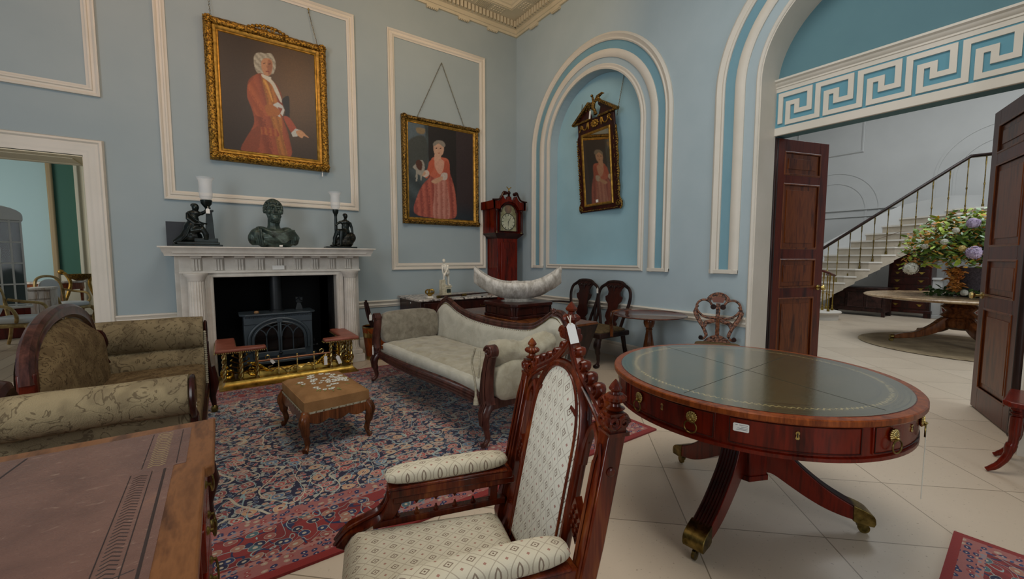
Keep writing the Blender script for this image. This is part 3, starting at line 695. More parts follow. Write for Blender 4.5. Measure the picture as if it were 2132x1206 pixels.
# ---------------- stove
sv = thing('wood_stove', 'dark grey cast iron stove with two arched tracery doors inside the fireplace', 'stove', (.555, 5.80, 0))
W, H = .36, .70; y0 = -.16
m = MB().box(-W, W, y0, .2, .12, .66); m.box(-W-.0, W, y0-.012, y0+.01, .56, .66)
for k in range(36): m.box(-W+.01+k*.0197, -W+.022+k*.0197, y0-.02, y0, .635, .652)
m.build('body', IRONG, sv, bevel=.012)
MB().prism([(-.40, .18), (-.40, -.14), (-.34, -.2), (.34, -.2), (.40, -.14), (.40, .18)], .66, .685).build('top_plate', IRONG, sv, bevel=.008)
MB().prism([(-.42, .1), (-.42, -.18), (-.34, -.27), (.34, -.27), (.42, -.18), (.42, .1)], .10, .135).build('ash_lip', IRONG, sv, bevel=.01)
MB().lathe([(.085, .685), (.085, .7), (.068, .705), (.066, 1.35)], (.0, .05, 0), 24).build('flue_pipe', IRON, sv)
for sx in (-1, 1):
    for sy in (-.15, .15): MB().tube([(sx*.30, sy, .12), (sx*.33, sy, .07), (sx*.34, sy-.01, .013)], [.03, .02, .026], 8).build('leg', IRON, sv)
# arch surround
def ap(r, h=.0): return [(-r, y0-.01, .24)] + [(-r*cos(pi*k/24), y0-.01, .37 + (r*.78+h)*sin(pi*k/24)) for k in range(25)] + [(r, y0-.01, .24)]
m = MB().tube(ap(.315), [(.02, .02)]*27, 8, up=(0, 1, 0)); m.tube(ap(.285), .008, 6); m.box(-.03, .03, y0-.035, y0, .575, .62); m.build('arch_moulding', IRONG, sv)
for sx in (-1, 1):
    d = MB()
    def q(u): return (sx*u[0], y0-.022, u[1])
    edge = [(.012, .22), (.012, .565)] + [(.27*cos(t), .37 + .205*sin(t)) for t in [pi/2*(1-k/12) for k in range(1, 13)]] + [(.27, .22)]
    d.tube([q(u) for u in edge], .011, 6, closed=True)
    d.box(*sorted((sx*.012, sx*.275)), y0-.03, y0-.005, .17, .225)
    d.tube([q((.14, .22)), q((.14, .42))], .006, 6); d.tube([q((.14 - .125*(1-cos(t)), .40 + .14*sin(t))) for t in [pi/2*k/8 for k in range(9)]], .006, 6)
    d.tube([q((.14 + .12*(1-cos(t)), .40 + .11*sin(t))) for t in [pi/2*k/8 for k in range(7)]], .006, 6)
    d.tube([q((.02 + .12*(1-cos(t)), .40 + .14*sin(t))) for t in [pi/2*k/8 for k in range(9)]], .006, 6)
    do = d.build('door', IRONG, sv)
    g = MB().prism([(sx*u[0], u[1]) for u in edge], y0-.014, y0-.011, PXZ); g.build('glass', STOVEG, do, smooth=0)
MB().ell((0, y0-.04, .2), (.022, .012, .014)).cyl((0, y0, .2), (0, y0-.04, .2), .006).build('latch', IRON, sv)
MB().cyl((.36, 0, .22), (.42, -.02, .22), .012).ell((.43, -.02, .22), .022).tube([(.36, .02, .30), (.40, 0, .30), (.40, -.03, .27)], .008).build('air_control', IRON, sv)
f = thing('stove_fan', 'small black heat powered fan standing on the stove top', 'fan', (.80, 5.84, .686))
MB().hexa([(-.045, -.03, 0), (.045, -.03, 0), (.045, .03, 0), (-.045, .03, 0)], [(-.02, -.02, .09), (.02, -.02, .09), (.02, .02, .09), (-.02, .02, .09)]).box(-.035, .045, -.012, .012, .09, .16).build('base', IRON, f, bevel=.003)
k = MB()
for i in range(4):
    a = i*pi/2+.5; k.tube([(.0, -.03, .15), (.035*cos(a), -.035, .15+.035*sin(a)), (.07*cos(a+.3), -.03, .15+.07*sin(a+.3))], [(.004, .004), (.018, .004), (.01, .003)], 6)
k.build('blades', IRON, f)
tag(MB().lathe([(.025, 0), (.028, .012), (.02, .026), (.004, .03)], (0, 0, 0), 16).build('stove_thermometer', plain('worn_wood_knob', '8a6844', .5), loc=(.33, 5.70, .686)), 'small round wooden-looking stove gauge on the left of the stove top', 'gauge')

# ---------------- brass club fender
fd = thing('club_fender', 'brass club fender with twisted columns and two red leather seats before the fireplace', 'fender', (.60, 5.15, 0))
x0, x1, yf, yb_ = -.66, .68, -.22, .42
p = [(x0, yb_, 0), (x0, yf, 0), (x1, yf, 0), (x1, yb_, 0)]
pr = [(.0, 0), (-.0, .02), (-.02, .03), (-.05, .065), (-.055, .085), (-.14, .085), (-.14, 0)]
MB().mould(p, [(-a, b) for a, b in pr], (0, 0, 1), closed=False).build('base', BRASS, fd)
MB().mould([(x0+.17, yb_, .085), (x0+.17, yf+.17, .085), (x1-.17, yf+.17, .085), (x1-.17, yb_, .085)], [(0, -.07), (0, .03), (.012, .05), (.03, .06), (.04, .035), (.055, .03), (.07, -.07)], (0, 0, 1), closed=False).build('inner_rim', BRASS, fd)
def twist(x, y, z0, z1, r=.012, par=fd):
    m = MB(); n = 30
    for ph in (0, pi):
        m.tube([(x + .0075*cos(ph + i*.62), y + .0075*sin(ph + i*.62), z0 + (z1-z0)*i/n) for i in range(n+1)], .0105, 7)
    m.lathe([(.02, z0), (.02, z0+.012)], (x, y, 0), 12).lathe([(.018, z1-.012), (.018, z1)], (x, y, 0), 12)
    m.build('column', BRASSP, par)
for x in (x0+.05, x0+.195, x0+.335, x1-.285, x1-.18, x1-.06): twist(x, yf+.08, .085, .39)
for xx in (x0+.06, x1-.06):
    for y in (yf+.22, yf+.36, yf+.50): twist(xx, y, .085, .39)
for sx, xc in ((1, x0), (-1, x1)):
    LS = .42 if sx > 0 else .36
    L = [(xc-sx*.02, yf+.02), (xc+sx*(LS-.02), yf+.02), (xc+sx*LS, yf+.04), (xc+sx*LS, yf+.13), (xc+sx*.16, yf+.17), (xc+sx*.16, yb_+.10), (xc-sx*.02, yb_+.10)]
    MB().prism(L, .39, .425).build('seat', PINKL, fd, bevel=.014, seg=3)
    t = MB()
    for (a, b) in zip(L, L[1:]+L[:1]):
        n = int(hypot(b[0]-a[0], b[1]-a[1])/.018)
        for i in range(n): t.ell((a[0]+(b[0]-a[0])*i/n, a[1]+(b[1]-a[1])*i/n, .388), .0075, 6, 4)
    t.build('nailheads', BRASSP, fd)
    # acanthus scroll
    o = MB(); cx = xc + sx*.19; yy = yf+.15
    o.tube([(cx, yy, .10), (cx+sx*.01, yy, .22), (cx, yy, .37)], [.012, .02, .01], 8)
    for z, w in ((.17, .10), (.22, .085), (.27, .08), (.32, .065), (.36, .05)):
        for s2 in (-1, 1):
            o.tube([(cx, yy, z-.03), (cx+s2*w*.6, yy-.01, z-.005), (cx+s2*w, yy-.02, z+.015), (cx+s2*w*.85, yy-.03, z+.035)], [(.008, .006), (.02, .007), (.016, .006), (.004, .004)], 6)
    for s2 in (-1, 1):
        sp = spiral(cx+s2*.105, .155, .065, .012, pi/2, -s2*1.4)
        o.tube([(a, yy, b) for a, b in sp], [.016]*12+[.012]*17, 6)
        if s2*sx < 0: continue
        o.tube([(cx+s2*.10, yy, .22), (cx+s2*.17, yy, .2), (cx+s2*.24, yy-.01, .14), (cx+s2*.30, yy, .12)], [.012, .018, .014, .006], 6)
        o.tube([(cx+s2*.06, yy, .24), (cx+s2*.13, yy-.01, .235), (cx+s2*.2, yy-.01, .18), (cx+s2*.25, yy, .15)], [.008, .013, .01, .005], 6)
    o.build('acanthus_scroll', gilt('fender_scroll_brass', '7a5a14', 'e0b448', 90, .25, .35, 1), fd)
MB().cyl((x0+.335, yf+.08, .26), (x1-.285, yf+.08, .26), .011).build('top_rail', plain('copper_rail', '8a5a3c', .35, .6), fd)
for x in (x0+.53, x0+.71, x0+.88):
    o = MB()
    for k in range(13): o.ell((x, yf+.08, .095+k*.0145), .0085, 6, 5)
    o.ell((x, yf+.08, .285), .012); o.build('spindle', BRASSP, fd)
o = MB()
for s2 in (-1, 1):
    o.tube([(a, yf+.14, b) for a, b in curve([(.02, .15), (.02+s2*.08, .12), (.02+s2*.15, .16), (.02+s2*.2, .13), (.02+s2*.24, .17), (.02+s2*.2, .18)], 5)], .006, 5)
    o.tube([(a, yf+.14, b) for a, b in spiral(s2*.04, .12, .03, .006, 0, s2*1.2, 16)], .005, 5)
o.build('scroll_fret', BRASSP, fd)
for xq, s2 in ((x0+.43, 1), (x1-.38, -1)):
    MB().tube([(xq + .02*cos(t), yf+.08, .292 + .02*sin(t)) for t in [2*pi*k/14-1.5 for k in range(13)]], .005, 6).build('hook', BRASSP, fd)
def hang_tag(name, loc, rz, w, h, label, tilt=0, sl=.05, grp=None):
    """white ticket on a string; loc = where the string is tied"""
    o = thing(name, label, 'price tag', loc, rz, grp)
    M = RY(tilt)
    MB().prism([(-w/2, -sl-h), (w/2, -sl-h), (w/2, -sl-w*.3), (w*.22, -sl), (-w*.22, -sl), (-w/2, -sl-w*.3)], -.0006, .0006, M @ PXZ).build('card', PAPER, o, smooth=0)
    MB().tube([(-.003, 0, 0), (0, -.003, -sl*.5), (0, 0, -sl-.006)], .0013, 5, M=M).tube([(.006, .004, 0), (.004, -.003, -sl*.5), (0, 0, -sl-.006)], .0013, 5, M=M).build('string', STEM, o)
    return o
hang_tag('paper_tag', (.60+x1-.345, 5.15+yf+.06, .262), 0, .035, .105, 'white paper ticket tied to the fender rail, left of the two near the right seat', grp=None, sl=.03)
hang_tag('paper_tag', (.60+x1-.23, 5.15+yf+.055, .235), 0, .038, .10, 'white paper ticket leaning against the fender column, right of the two near the right seat', -.35, .02)
hang_tag('paper_tag', (.60+x0+.45, 5.15+yf+.06, .275), 0, .03, .05, 'small white ticket tied at the left end of the fender rail', -.6, .015)

# ---------------- on the mantelshelf
ZM = 1.459
def organic(name, parts, mat, par, vox=.006, loc=None, rz=0, label=None, M=None, jit=None):
    m = MB()
    for q in parts:
        if q[0] == 'e': m.ell(q[1], q[2], 12, 8, q[3] if len(q) > 3 else None)
        elif q[0] == 't': m.tube(q[1], q[2], 8)
        elif q[0] == 'b': m.box(*q[1])
    if M: m.v = [tuple(M @ V(p)) for p in m.v]
    return m.build(name, mat, par, loc, rz, remesh=vox, label=label)
def el(c, r, rx=0, ry=0, rz=0):
    return ('e', (0, 0, 0), r, TR(c) @ RZ(rz) @ RY(ry) @ RX(rx))
# bust (faces -y)
bu = thing('portrait_bust', 'dark patinated bust of a bearded curly-haired man in a draped cloak on the mantelpiece', 'bust', (.555, 5.76, ZM), .12)
P = [el((0, .005, .455), (.092, .108, .115)), el((0, -.02, .40), (.078, .088, .10)), ('t', [(0, .015, .18), (0, .01, .27), (0, .0, .35)], [.09, .066, .064]),
     el((0, .01, .17), (.20, .10, .075)), el((-.17, .01, .145), (.09, .085, .09)), el((.17, .01, .145), (.09, .085, .09)), el((0, -.02, .12), (.17, .095, .09)),
     el((-.225, .01, .11), (.05, .06, .08)), el((.225, .01, .11), (.05, .06, .08)), el((-.11, .01, .2), (.09, .07, .05), 0, .35), el((.11, .01, .2), (.09, .07, .05), 0, -.35), el((0, 0, .05), (.15, .08, .05)), el((-.12, -.01, .06), (.06, .07, .055)), el((.14, -.01, .07), (.07, .07, .06)),
     ('t', [(0, -.108, .475), (0, -.128, .435), (0, -.135, .418)], [.010, .017, .016]), el((-.014, -.122, .420), (.011, .012, .009)), el((.014, -.122, .420), (.011, .012, .009)),
     el((-.038, -.098, .487), (.034, .017, .011), 0, .12), el((.038, -.098, .487), (.034, .017, .011), 0, -.12), el((-.038, -.093, .462), (.017, .012, .010)), el((.038, -.093, .462), (.017, .012, .010)),
     el((-.058, -.075, .425), (.028, .026, .03)), el((.058, -.075, .425), (.028, .026, .03)), el((0, -.108, .392), (.028, .014, .007)), el((0, -.104, .378), (.024, .014, .008)),
     ('t', [(-.05, -.092, .385), (-.02, -.115, .403), (0, -.118, .406), (.02, -.115, .403), (.05, -.092, .385)], [.008, .011, .010, .011, .008]), el((0, -.082, .345), (.048, .045, .048)), el((-.096, .01, .44), (.014, .024, .034)), el((.096, .01, .44), (.014, .024, .034))]
rr = random.Random(3)
for k in range(330):     # curls
    a = rr.uniform(0, 2*pi); e_ = rr.uniform(-.25, 1.5); d = V((cos(a)*cos(e_)*.096, sin(a)*cos(e_)*.110 + .008, sin(e_)*.118+.458))
    if d.y < -.05 and d.z < .522: continue
    P.append(el(d, (.0135, .0135, .0135)))
for k in range(95):      # beard
    a = rr.uniform(-2.75, -.4); z = rr.uniform(.300, .385); q = .070 - .02*((.385-z)/.085); P.append(el((cos(a)*q, -.02+sin(a)*(q+.022), z), (.0115, .0115, .013)))
organic('head_and_shoulders', P, PATINA, bu, .0042)
dr = MB()
for k in range(9):
    t = k/8; dr.tube(curve([(-.16+.012*k, -.04-.03*t, .235-.016*k), (-.09+.012*k, -.112, .20-.1*t), (.03+.005*k, -.128, .165-.105*t), (.13, -.110, .195-.10*t), (.21, -.05, .215-.09*t)], 6), .0105, 6)
for k in range(6): dr.tube([(-.15-.016*k, -.05+.012*k, .225-.01*k), (-.155-.018*k, -.085+.016*k, .13), (-.14-.016*k, -.08+.016*k, .03)], .012, 6)
for k in range(5): dr.tube([(.16+.022*k, -.06+.012*k, .21-.012*k), (.175+.022*k, -.08+.014*k, .13), (.165+.02*k, -.07+.014*k, .05)], .011, 6)
dr.build('drapery', PATINA, bu)
MB().box(.02, .055, -.1325, -.130, .014, .034).build('label_sticker', PAPER, bu, smooth=0)
MB().lathe([(.12, 0), (.13, .008), (.11, .03)], (0, 0, 0), 24, sy=.65).build('socle', PATINA, bu)

def shade(par, x, y, z0, h=.19, r=.048):
    MB().lathe([(r*.62, 0), (r*.92, .02), (r, .06), (r*.95, .12), (r*1.02, h-.03), (r*1.35, h), (r*1.33, h), (r*1.0, h-.03), (r*.93, .12), (r*.98, .06), (r*.9, .022), (r*.6, .003)], (x, y, z0), 28).build('glass_shade', FROST, par)
# left lamp: seated woman leaning on a column
l1 = thing('figure_lamp', 'dark bronze lamp with a seated draped woman leaning on a column, left end of mantelpiece', 'lamp', (-.19, 5.72, ZM), .05); l1.scale = (1.32,)*3
MB().box(-.16, .17, -.075, .075, 0, .02).box(-.13, .15, -.065, .065, .02, .04).box(-.02, .14, -.055, .055, .04, .072).build('plinth', BRONZE, l1, bevel=.003)
MB().hexa([(.055, -.03, .07), (.12, -.03, .07), (.12, .035, .07), (.055, .035, .07)], [(.07, -.022, .30), (.11, -.022, .30), (.11, .025, .30), (.07, .025, .30)]).box(.06, .12, -.03, .035, .295, .31).build('column', BRONZE, l1, bevel=.003)
MB().lathe([(.012, .31), (.012, .325), (.02, .335), (.038, .36), (.042, .39), (.04, .392)], (.075, 0, 0), 20).build('candle_cup', BRONZE, l1)
P = [el((-.03, -.01, .15), (.06, .05, .075), 0, .3), el((-.02, 0, .225), (.042, .04, .06), 0, -.15), el((-.01, 0, .275), (.05, .032, .028)), el((.0, -.01, .325), (.026, .03, .034)), ('t', [(-.005, 0, .28), (0, -.003, .31)], [.016, .015]), el((-.006, .01, .342), (.028, .03, .02)),
     ('t', [(-.05, -.01, .275), (-.055, -.035, .23), (-.01, -.05, .19), (.05, -.045, .185)], [.017, .015, .012, .009]), ('t', [(.035, 0, .275), (.06, -.02, .29), (.085, -.02, .315), (.1, -.02, .33)], [.016, .014, .010, .009]),
     ('t', [(-.03, -.03, .13), (.04, -.055, .145), (.06, -.06, .10), (.06, -.055, .06)], [.032, .028, .022, .016]), ('t', [(-.05, -.0, .12), (-.09, -.03, .07), (-.15, -.04, .03)], [.05, .036, .02]), ('t', [(-.03, .02, .12), (-.08, .03, .06), (-.13, .03, .03)], [.05, .04, .03]), el((-.03, 0, .08), (.07, .06, .06))]
organic('seated_figure', P, BRONZE, l1, .005)
d = MB()
for k in range(6): d.tube(curve([(-.04-.008*k, -.055+.004*k, .17-.01*k), (-.07-.012*k, -.065+.006*k, .09-.008*k), (-.11-.008*k, -.055+.01*k, .045)], 4), .007, 6)
d.tube(curve([(-.05, -.035, .285), (-.02, -.055, .235), (.03, -.055, .2), (.07, -.04, .19)], 5), .006, 6)
d.build('drapery', BRONZE, l1)
shade(l1, .075, 0, .388)
hang_tag('paper_tag', (-.19+.11, 5.72-.06, ZM+.44), 0, .035, .055, 'white paper ticket hanging from the left bronze figure lamp', 0, .02)
# right lamp: seated man holding a column
l2 = thing('figure_lamp', 'dark bronze lamp with a seated bare-chested man holding a column, right end of mantelpiece', 'lamp', (1.30, 5.72, ZM), -.05); l2.scale = (1.45,)*3
MB().box(-.13, .13, -.07, .07, 0, .018).build('plinth', BRONZE, l2, bevel=.003)
organic('rock', [el((.03, 0, .06), (.085, .06, .06)), el((.09, 0, .10), (.045, .045, .05)), el((.0, .01, .045), (.07, .06, .045)), el((.05, -.02, .1), (.05, .04, .04))], gilt('rock_bronze', '0b0e0e', '2a2a22', 60, .35, .5, .5), l2, .006)
MB().cyl((-.035, -.01, .135), (-.035, -.01, .29), .014, .011).build('column', BRONZE, l2)
MB().lathe([(.012, .285), (.014, .3), (.024, .32), (.026, .345), (.024, .347)], (-.035, -.01, 0), 18).build('candle_cup', BRONZE, l2)
P = [el((.045, 0, .155), (.038, .035, .035)), el((.045, 0, .195), (.033, .026, .04)), el((.045, 0, .235), (.043, .026, .026)), ('t', [(.045, 0, .25), (.047, -.003, .275)], [.013, .012]), el((.048, -.006, .293), (.019, .023, .025)), el((.046, .006, .302), (.021, .021, .018)),
     ('t', [(.01, 0, .24), (-.02, -.012, .225), (-.04, -.02, .2)], [.014, .011, .009]), ('t', [(.084, 0, .238), (.1, .0, .19), (.105, -.01, .14)], [.014, .012, .009]),
     ('t', [(.04, -.01, .15), (-.03, -.035, .155), (-.055, -.04, .09), (-.06, -.045, .035)], [.03, .023, .016, .010]), ('t', [(.045, .0, .145), (.0, -.055, .145), (-.005, -.06, .08), (-.01, -.06, .03)], [.03, .023, .016, .01]), el((-.075, -.055, .026), (.026, .012, .009)), el((-.025, -.068, .026), (.022, .011, .009)), el((.02, -.03, .12), (.04, .03, .035))]
organic('seated_figure', P, BRONZE, l2, .0045)
shade(l2, -.035, -.01, .343, .155, .04)
tag(MB().box(0, .20, 0, .02, 0, .285).build('slate_panel', SLATE, loc=(-.47, 5.99, ZM), bevel=.002), 'dark slate-coloured rectangular panel standing on the mantelpiece behind the left lamp', 'panel')

# ---------------- bucket of sticks right of the fireplace
bk = thing('peat_bucket', 'mahogany peat bucket with wide brass bands standing by the chimneypiece', 'bucket', (1.66, 5.50, 0))
MB().lathe([(.125, .0), (.125, .02), (.17, .43), (.158, .43), (.115, .03), (.0, .03)], (0, 0, 0), 32).build('body', MAHX, bk)
for z0, z1 in ((.30, .36), (.425, .44), (0, .05)):
    r = lambda z: .126 + (.172-.126)*(z/.43)
    MB().lathe([(r(z0), z0), (r(z1), z1), (r(z1)-.008, z1), (r(z0)-.008, z0)], (0, 0, 0), 32).build('brass_band', BRASSP, bk)
MB().tube([(.14*cos(t), .14*sin(t)*.2-.14, .40 - .07*sin(t)) for t in [pi*k/16 for k in range(17)]], .006, 6).build('handle', BRASSP, bk)
for k, (dx, dy, hh, r, lab) in enumerate(((0, 0, .74, .016, 'thick'), (.02, .012, .70, .012, 'shorter'), (-.014, -.012, .72, .013, 'front'), (.008, -.02, .66, .011, 'shortest'))):
    pts = [(.04+dx, dy, .03), (.0+dx*1.5, dy-.01, .3), (-.08+dx*1.5, dy, .55), (-.12+dx*1.2, dy, hh+.05)]
    o = MB().tube(curve(pts, 4), [r*.7]*4+[r]*9, 7).jitter(.008, 14).build('walking_stick', DARKW, loc=(1.66, 5.50, 0))
    tag(o, {'thick': 'tallest knotty dark walking stick leaning left in the brass-banded bucket', 'shorter': 'dark walking stick at the right of the bundle in the bucket', 'front': 'dark knotted stick at the front left of the bundle in the bucket', 'shortest': 'shortest dark stick at the front of the bundle in the bucket'}[lab], 'walking stick', 'sticks in the bucket')
hang_tag('paper_tag', (1.585, 5.46, .62), 0, .035, .08, 'white paper ticket tied to the bundle of sticks', 0, .02)
# ---------------- drum table
dt = thing('drum_table', 'large round mahogany drum table with green leather top and lion-mask drawer handles', 'table', (2.2, 1.01, 0))
R = .665
MB().lathe([(.60, .733), (R-.004, .733), (R, .738), (R, .756), (R-.004, .76), (.628, .76)], (0, 0, 0), 96).build('top_edge', MAHX, dt, smooth=30)
MB().lathe([(0.0, .75), (.629, .75), (.629, .7605), (0, .7605)], (0, 0, 0), 96).build('top_board', MAHV, dt)
def rings(c=(0, 0)):
    t = NT('tooled_green_leather'); cc = t.n('ShaderNodeTexCoord'); ln = t.n('ShaderNodeVectorMath', operation='LENGTH')
    sp = t.n('ShaderNodeSeparateXYZ'); t.l(cc.outputs['Object'], sp.inputs[0]); cb = t.n('ShaderNodeCombineXYZ'); t.l(sp.outputs[0], cb.inputs[0]); t.l(sp.outputs[1], cb.inputs[1]); t.l(cb.outputs[0], ln.inputs[0])
    r = ln.outputs['Value']; v = t.co()
    n1 = t.noise(v, 4, 5, .65, .5).outputs[0]; n2 = t.noise(t.co((1, 3, 1), (0, 0, .6)), 24, 5, .7, .8).outputs[0]
    col = t.ramp(n1, [(.3, lin('44452f')), (.7, lin('565034'))]); col = t.mix(t.ramp(n2, [(.6, (0, 0, 0, 1)), (.75, (.6,)*3 + (1,))]), col, '6a6848')
    def near(q, w): return t.math('LESS_THAN', t.math('ABSOLUTE', t.math('SUBTRACT', r, q)), w)
    for q, w in ((.610, .0018), (.590, .0012), (.515, .0016), (.508, .001), (.578, .001)): col = t.mix(t.math('MULTIPLY', near(q, w), .8), col, '0f120c')
    ang = t.math('ARCTAN2', sp.outputs[1], sp.outputs[0]); wave = t.math('MULTIPLY', t.math('SINE', t.math('MULTIPLY', ang, 150)), .006)
    m = t.math('LESS_THAN', t.math('ABSOLUTE', t.math('SUBTRACT', t.math('ADD', r, wave), .552)), .005)
    br = t.noise(v, 90, 3).outputs[0]; m = t.math('MULTIPLY', m, t.math('GREATER_THAN', br, .42)); col = t.mix(t.math('MULTIPLY', m, .85), col, 'a89a68')
    m2 = near(.568, .0012); col = t.mix(t.math('MULTIPLY', m2, .6), col, '8a7a44')
    t.bump(t.math('ADD', t.math('MULTIPLY', n2, .8), t.math('MULTIPLY', t.noise(v, 300, 2).outputs[0], .15)), .16, .002)
    return t.out(col, t.ramp(n2, [(.3, (.13,)*3 + (1,)), (.8, (.26,)*3 + (1,))]), 0, 1.0, .9)
MB().lathe([(0.0, .7606), (.626, .7606), (.626, .7618), (0, .7618)], (0, 0, 0), 96).build('leather_inset', rings(), dt, smooth=20)
sm = MB()
for a, o in ((2, 0), (75, .0)):
    c, s = cos(radians(a)), sin(radians(a)); sm.obox((0, 0, .7620), (1.2, .002, .0006), radians(a))
sm.build('seam', plain('seam_dark', '14160f', .7), dt, smooth=0)
MB().lathe([(.40, .59), (.632, .59), (.644, .594), (.644, .608), (.634, .612), (.632, .735), (.4, .735)], (0, 0, 0), 96).build('frieze', MAHV, dt, smooth=30)
def curved_panel(a0, a1, z0, z1, r0, r1, n=10):
    m = MB(); vs = []; fs = []
    for i in range(n+1):
        a = radians(a0 + (a1-a0)*i/n)
        for r, z in ((r0, z0), (r1, z0), (r1, z1), (r0, z1)): vs.append((r*cos(a), r*sin(a), z))
    for i in range(n): fs += [(i*4+j, i*4+(j+1) % 4, i*4+4+(j+1) % 4, i*4+4+j) for j in range(4)]
    fs += [(3, 2, 1, 0), (n*4, n*4+1, n*4+2, n*4+3)]; return m.add(vs, fs)
def on_cyl(a, z, r): return TR(r*cos(radians(a)), r*sin(radians(a)), z) @ RZ(radians(a)-pi/2) # local -? : +y outward
for k in range(8):
    c = 175 + 45*k
    d = curved_panel(c-20.5, c+20.5, .618, .728, .628, .6395).build('drawer', MAHV, dt, bevel=.002)
    bd = MB()
    for z in (.624, .722):
        bd.tube([(.6415*cos(radians(a)), .6415*sin(radians(a)), z) for a in [c-19.8 + 39.6*i/12 for i in range(13)]], .0018, 5)
    for a in (c-19.9, c+19.9): bd.tube([(.6415*cos(radians(a)), .6415*sin(radians(a)), z) for z in (.624, .722)], .0018, 5)
    bd.build('cockbead', MAHD, d)
    if k % 2 == 0 or k == 1 or 1:
        M = on_cyl(c, .69, .641)
        e = MB().prism([(0, .014), (.006, .011), (.007, .004), (.004, 0), (.007, -.014), (.004, -.018), (-.004, -.018), (-.007, -.014), (-.004, 0), (-.007, .004), (-.006, .011)], -.0005, .002, M @ PXZ)
        e.build('escutcheon', BRASSP, d); MB().box(-.0018, .0018, .0015, .0026, -.010, .006, M).build('keyhole', SOOT, d, smooth=0)
    if k not in (1, 7):
        for s in (-12.5, 12.5):
            M = on_cyl(c+s, .682, .640)
            h = MB(); h.ell((0, .006, 0), (.019, .009, .022), 14, 9, M)
            for q in range(11):
                a = -.6 + q*(pi+1.2)/10; h.ell((.018*cos(a), .007, .006+.019*sin(a)), (.006, .006, .006), 8, 5, M)
            for q in range(7):
                a = q*pi/6; h.ell((.012*cos(a), .012, .008+.012*sin(a)), (.004, .004, .004), 6, 4, M)
            h.ell((0, .018, -.003), (.006, .007, .006), 8, 6, M).ell((-.006, .014, .004), .003, 6, 4, M).ell((.006, .014, .004), .003, 6, 4, M).ell((0, .014, -.012), (.009, .006, .004), 8, 5, M)
            h.build('lion_mask', BRASSP, d)
            MB().tube([(.025*cos(t), .018, -.034 + .025*sin(t)) for t in [2*pi*i/24 for i in range(24)]], .003, 6, closed=True, M=M).build('ring_handle', BRASSD, d)
M = on_cyl(-156.4, .688, .6425)
MB().prism([(-.027, -.013), (-.024, -.016), (.024, -.016), (.027, -.013), (.027, .013), (.024, .016), (-.024, .016), (-.027, .013)], -.0004, .001, M @ PXZ).build('paper_label', PAPER, dt, smooth=0, label='white printed paper label on the drawer front')
tx = MB()
for z, a, b in ((.010, -.022, .006), (.003, -.022, .0), (-.003, -.022, .012), (-.008, -.022, .016), (.010, .012, .02)): tx.box(a, b, .001, .0013, z-.0012, z+.0008, M)
tx.build('label_print', plain('grey_print', '7a7d80', .8), dt, smooth=0)
# chamfered pillar
n = []
for k in range(3):
    a = radians(186 + 120*k)
    for s in (-1, 1):
        n.append((.095*cos(a) - s*.062*sin(a), .095*sin(a) + s*.062*cos(a)))
MB().prism(n, .235, .60).build('pillar', MAHV, dt, bevel=.004)
MB().prism([(p[0]*1.06, p[1]*1.06) for p in n], .225, .25).lathe([(.004, .19), (.02, .21), (.04, .226)], (0, 0, 0), 12).build('pillar_base', MAHV, dt)
for k in range(3):
    a = radians(186 + 120*k); M = RZ(a)
    top = [(.05, .59), (.13, .59), (.15, .52), (.17, .42), (.22, .33), (.30, .255), (.38, .195), (.46, .15), (.50, .132)]
    bot = [(.50, .075), (.44, .085), (.36, .11), (.28, .15), (.20, .20), (.13, .245), (.09, .25), (.05, .24)]
    poly = curve(top, 3) + curve(bot, 3)
    MB().prism(poly, -.043, .043, M @ PXZ).build('leg', MAHV, dt, bevel=.003, smooth=30)
    rd = MB()
    for q in (-.034, -.02, -.007, .007, .02, .034):
        rd.tube([(x, q, z+.001) for x, z in curve(top[2:], 3)], .0058, 6, M=M)
    rd.build('reeding', MAHD, dt)
    cp = MB().prism(curve([(.47, .15), (.52, .132), (.555, .108), (.562, .075)], 3) + [(.555, .058), (.49, .064), (.47, .074)], -.047, .047, M @ PXZ); cp.build('brass_cap', BRASSD, dt, bevel=.003)
    cs = MB().lathe([(.012, .045), (.014, .066)], (.515, 0, 0), 12, M); cs.hexa([(.505, -.010, .03), (.53, -.010, .03), (.53, .010, .03), (.505, .010, .03)], [(.50, -.012, .05), (.53, -.012, .05), (.53, .012, .05), (.50, .012, .05)], M); cs.build('castor_fork', BRASSD, dt)
    MB().tube([(.532, -.007, .024), (.532, .007, .024)], .024, 18, M=M).build('castor_wheel', BRASSD, dt)

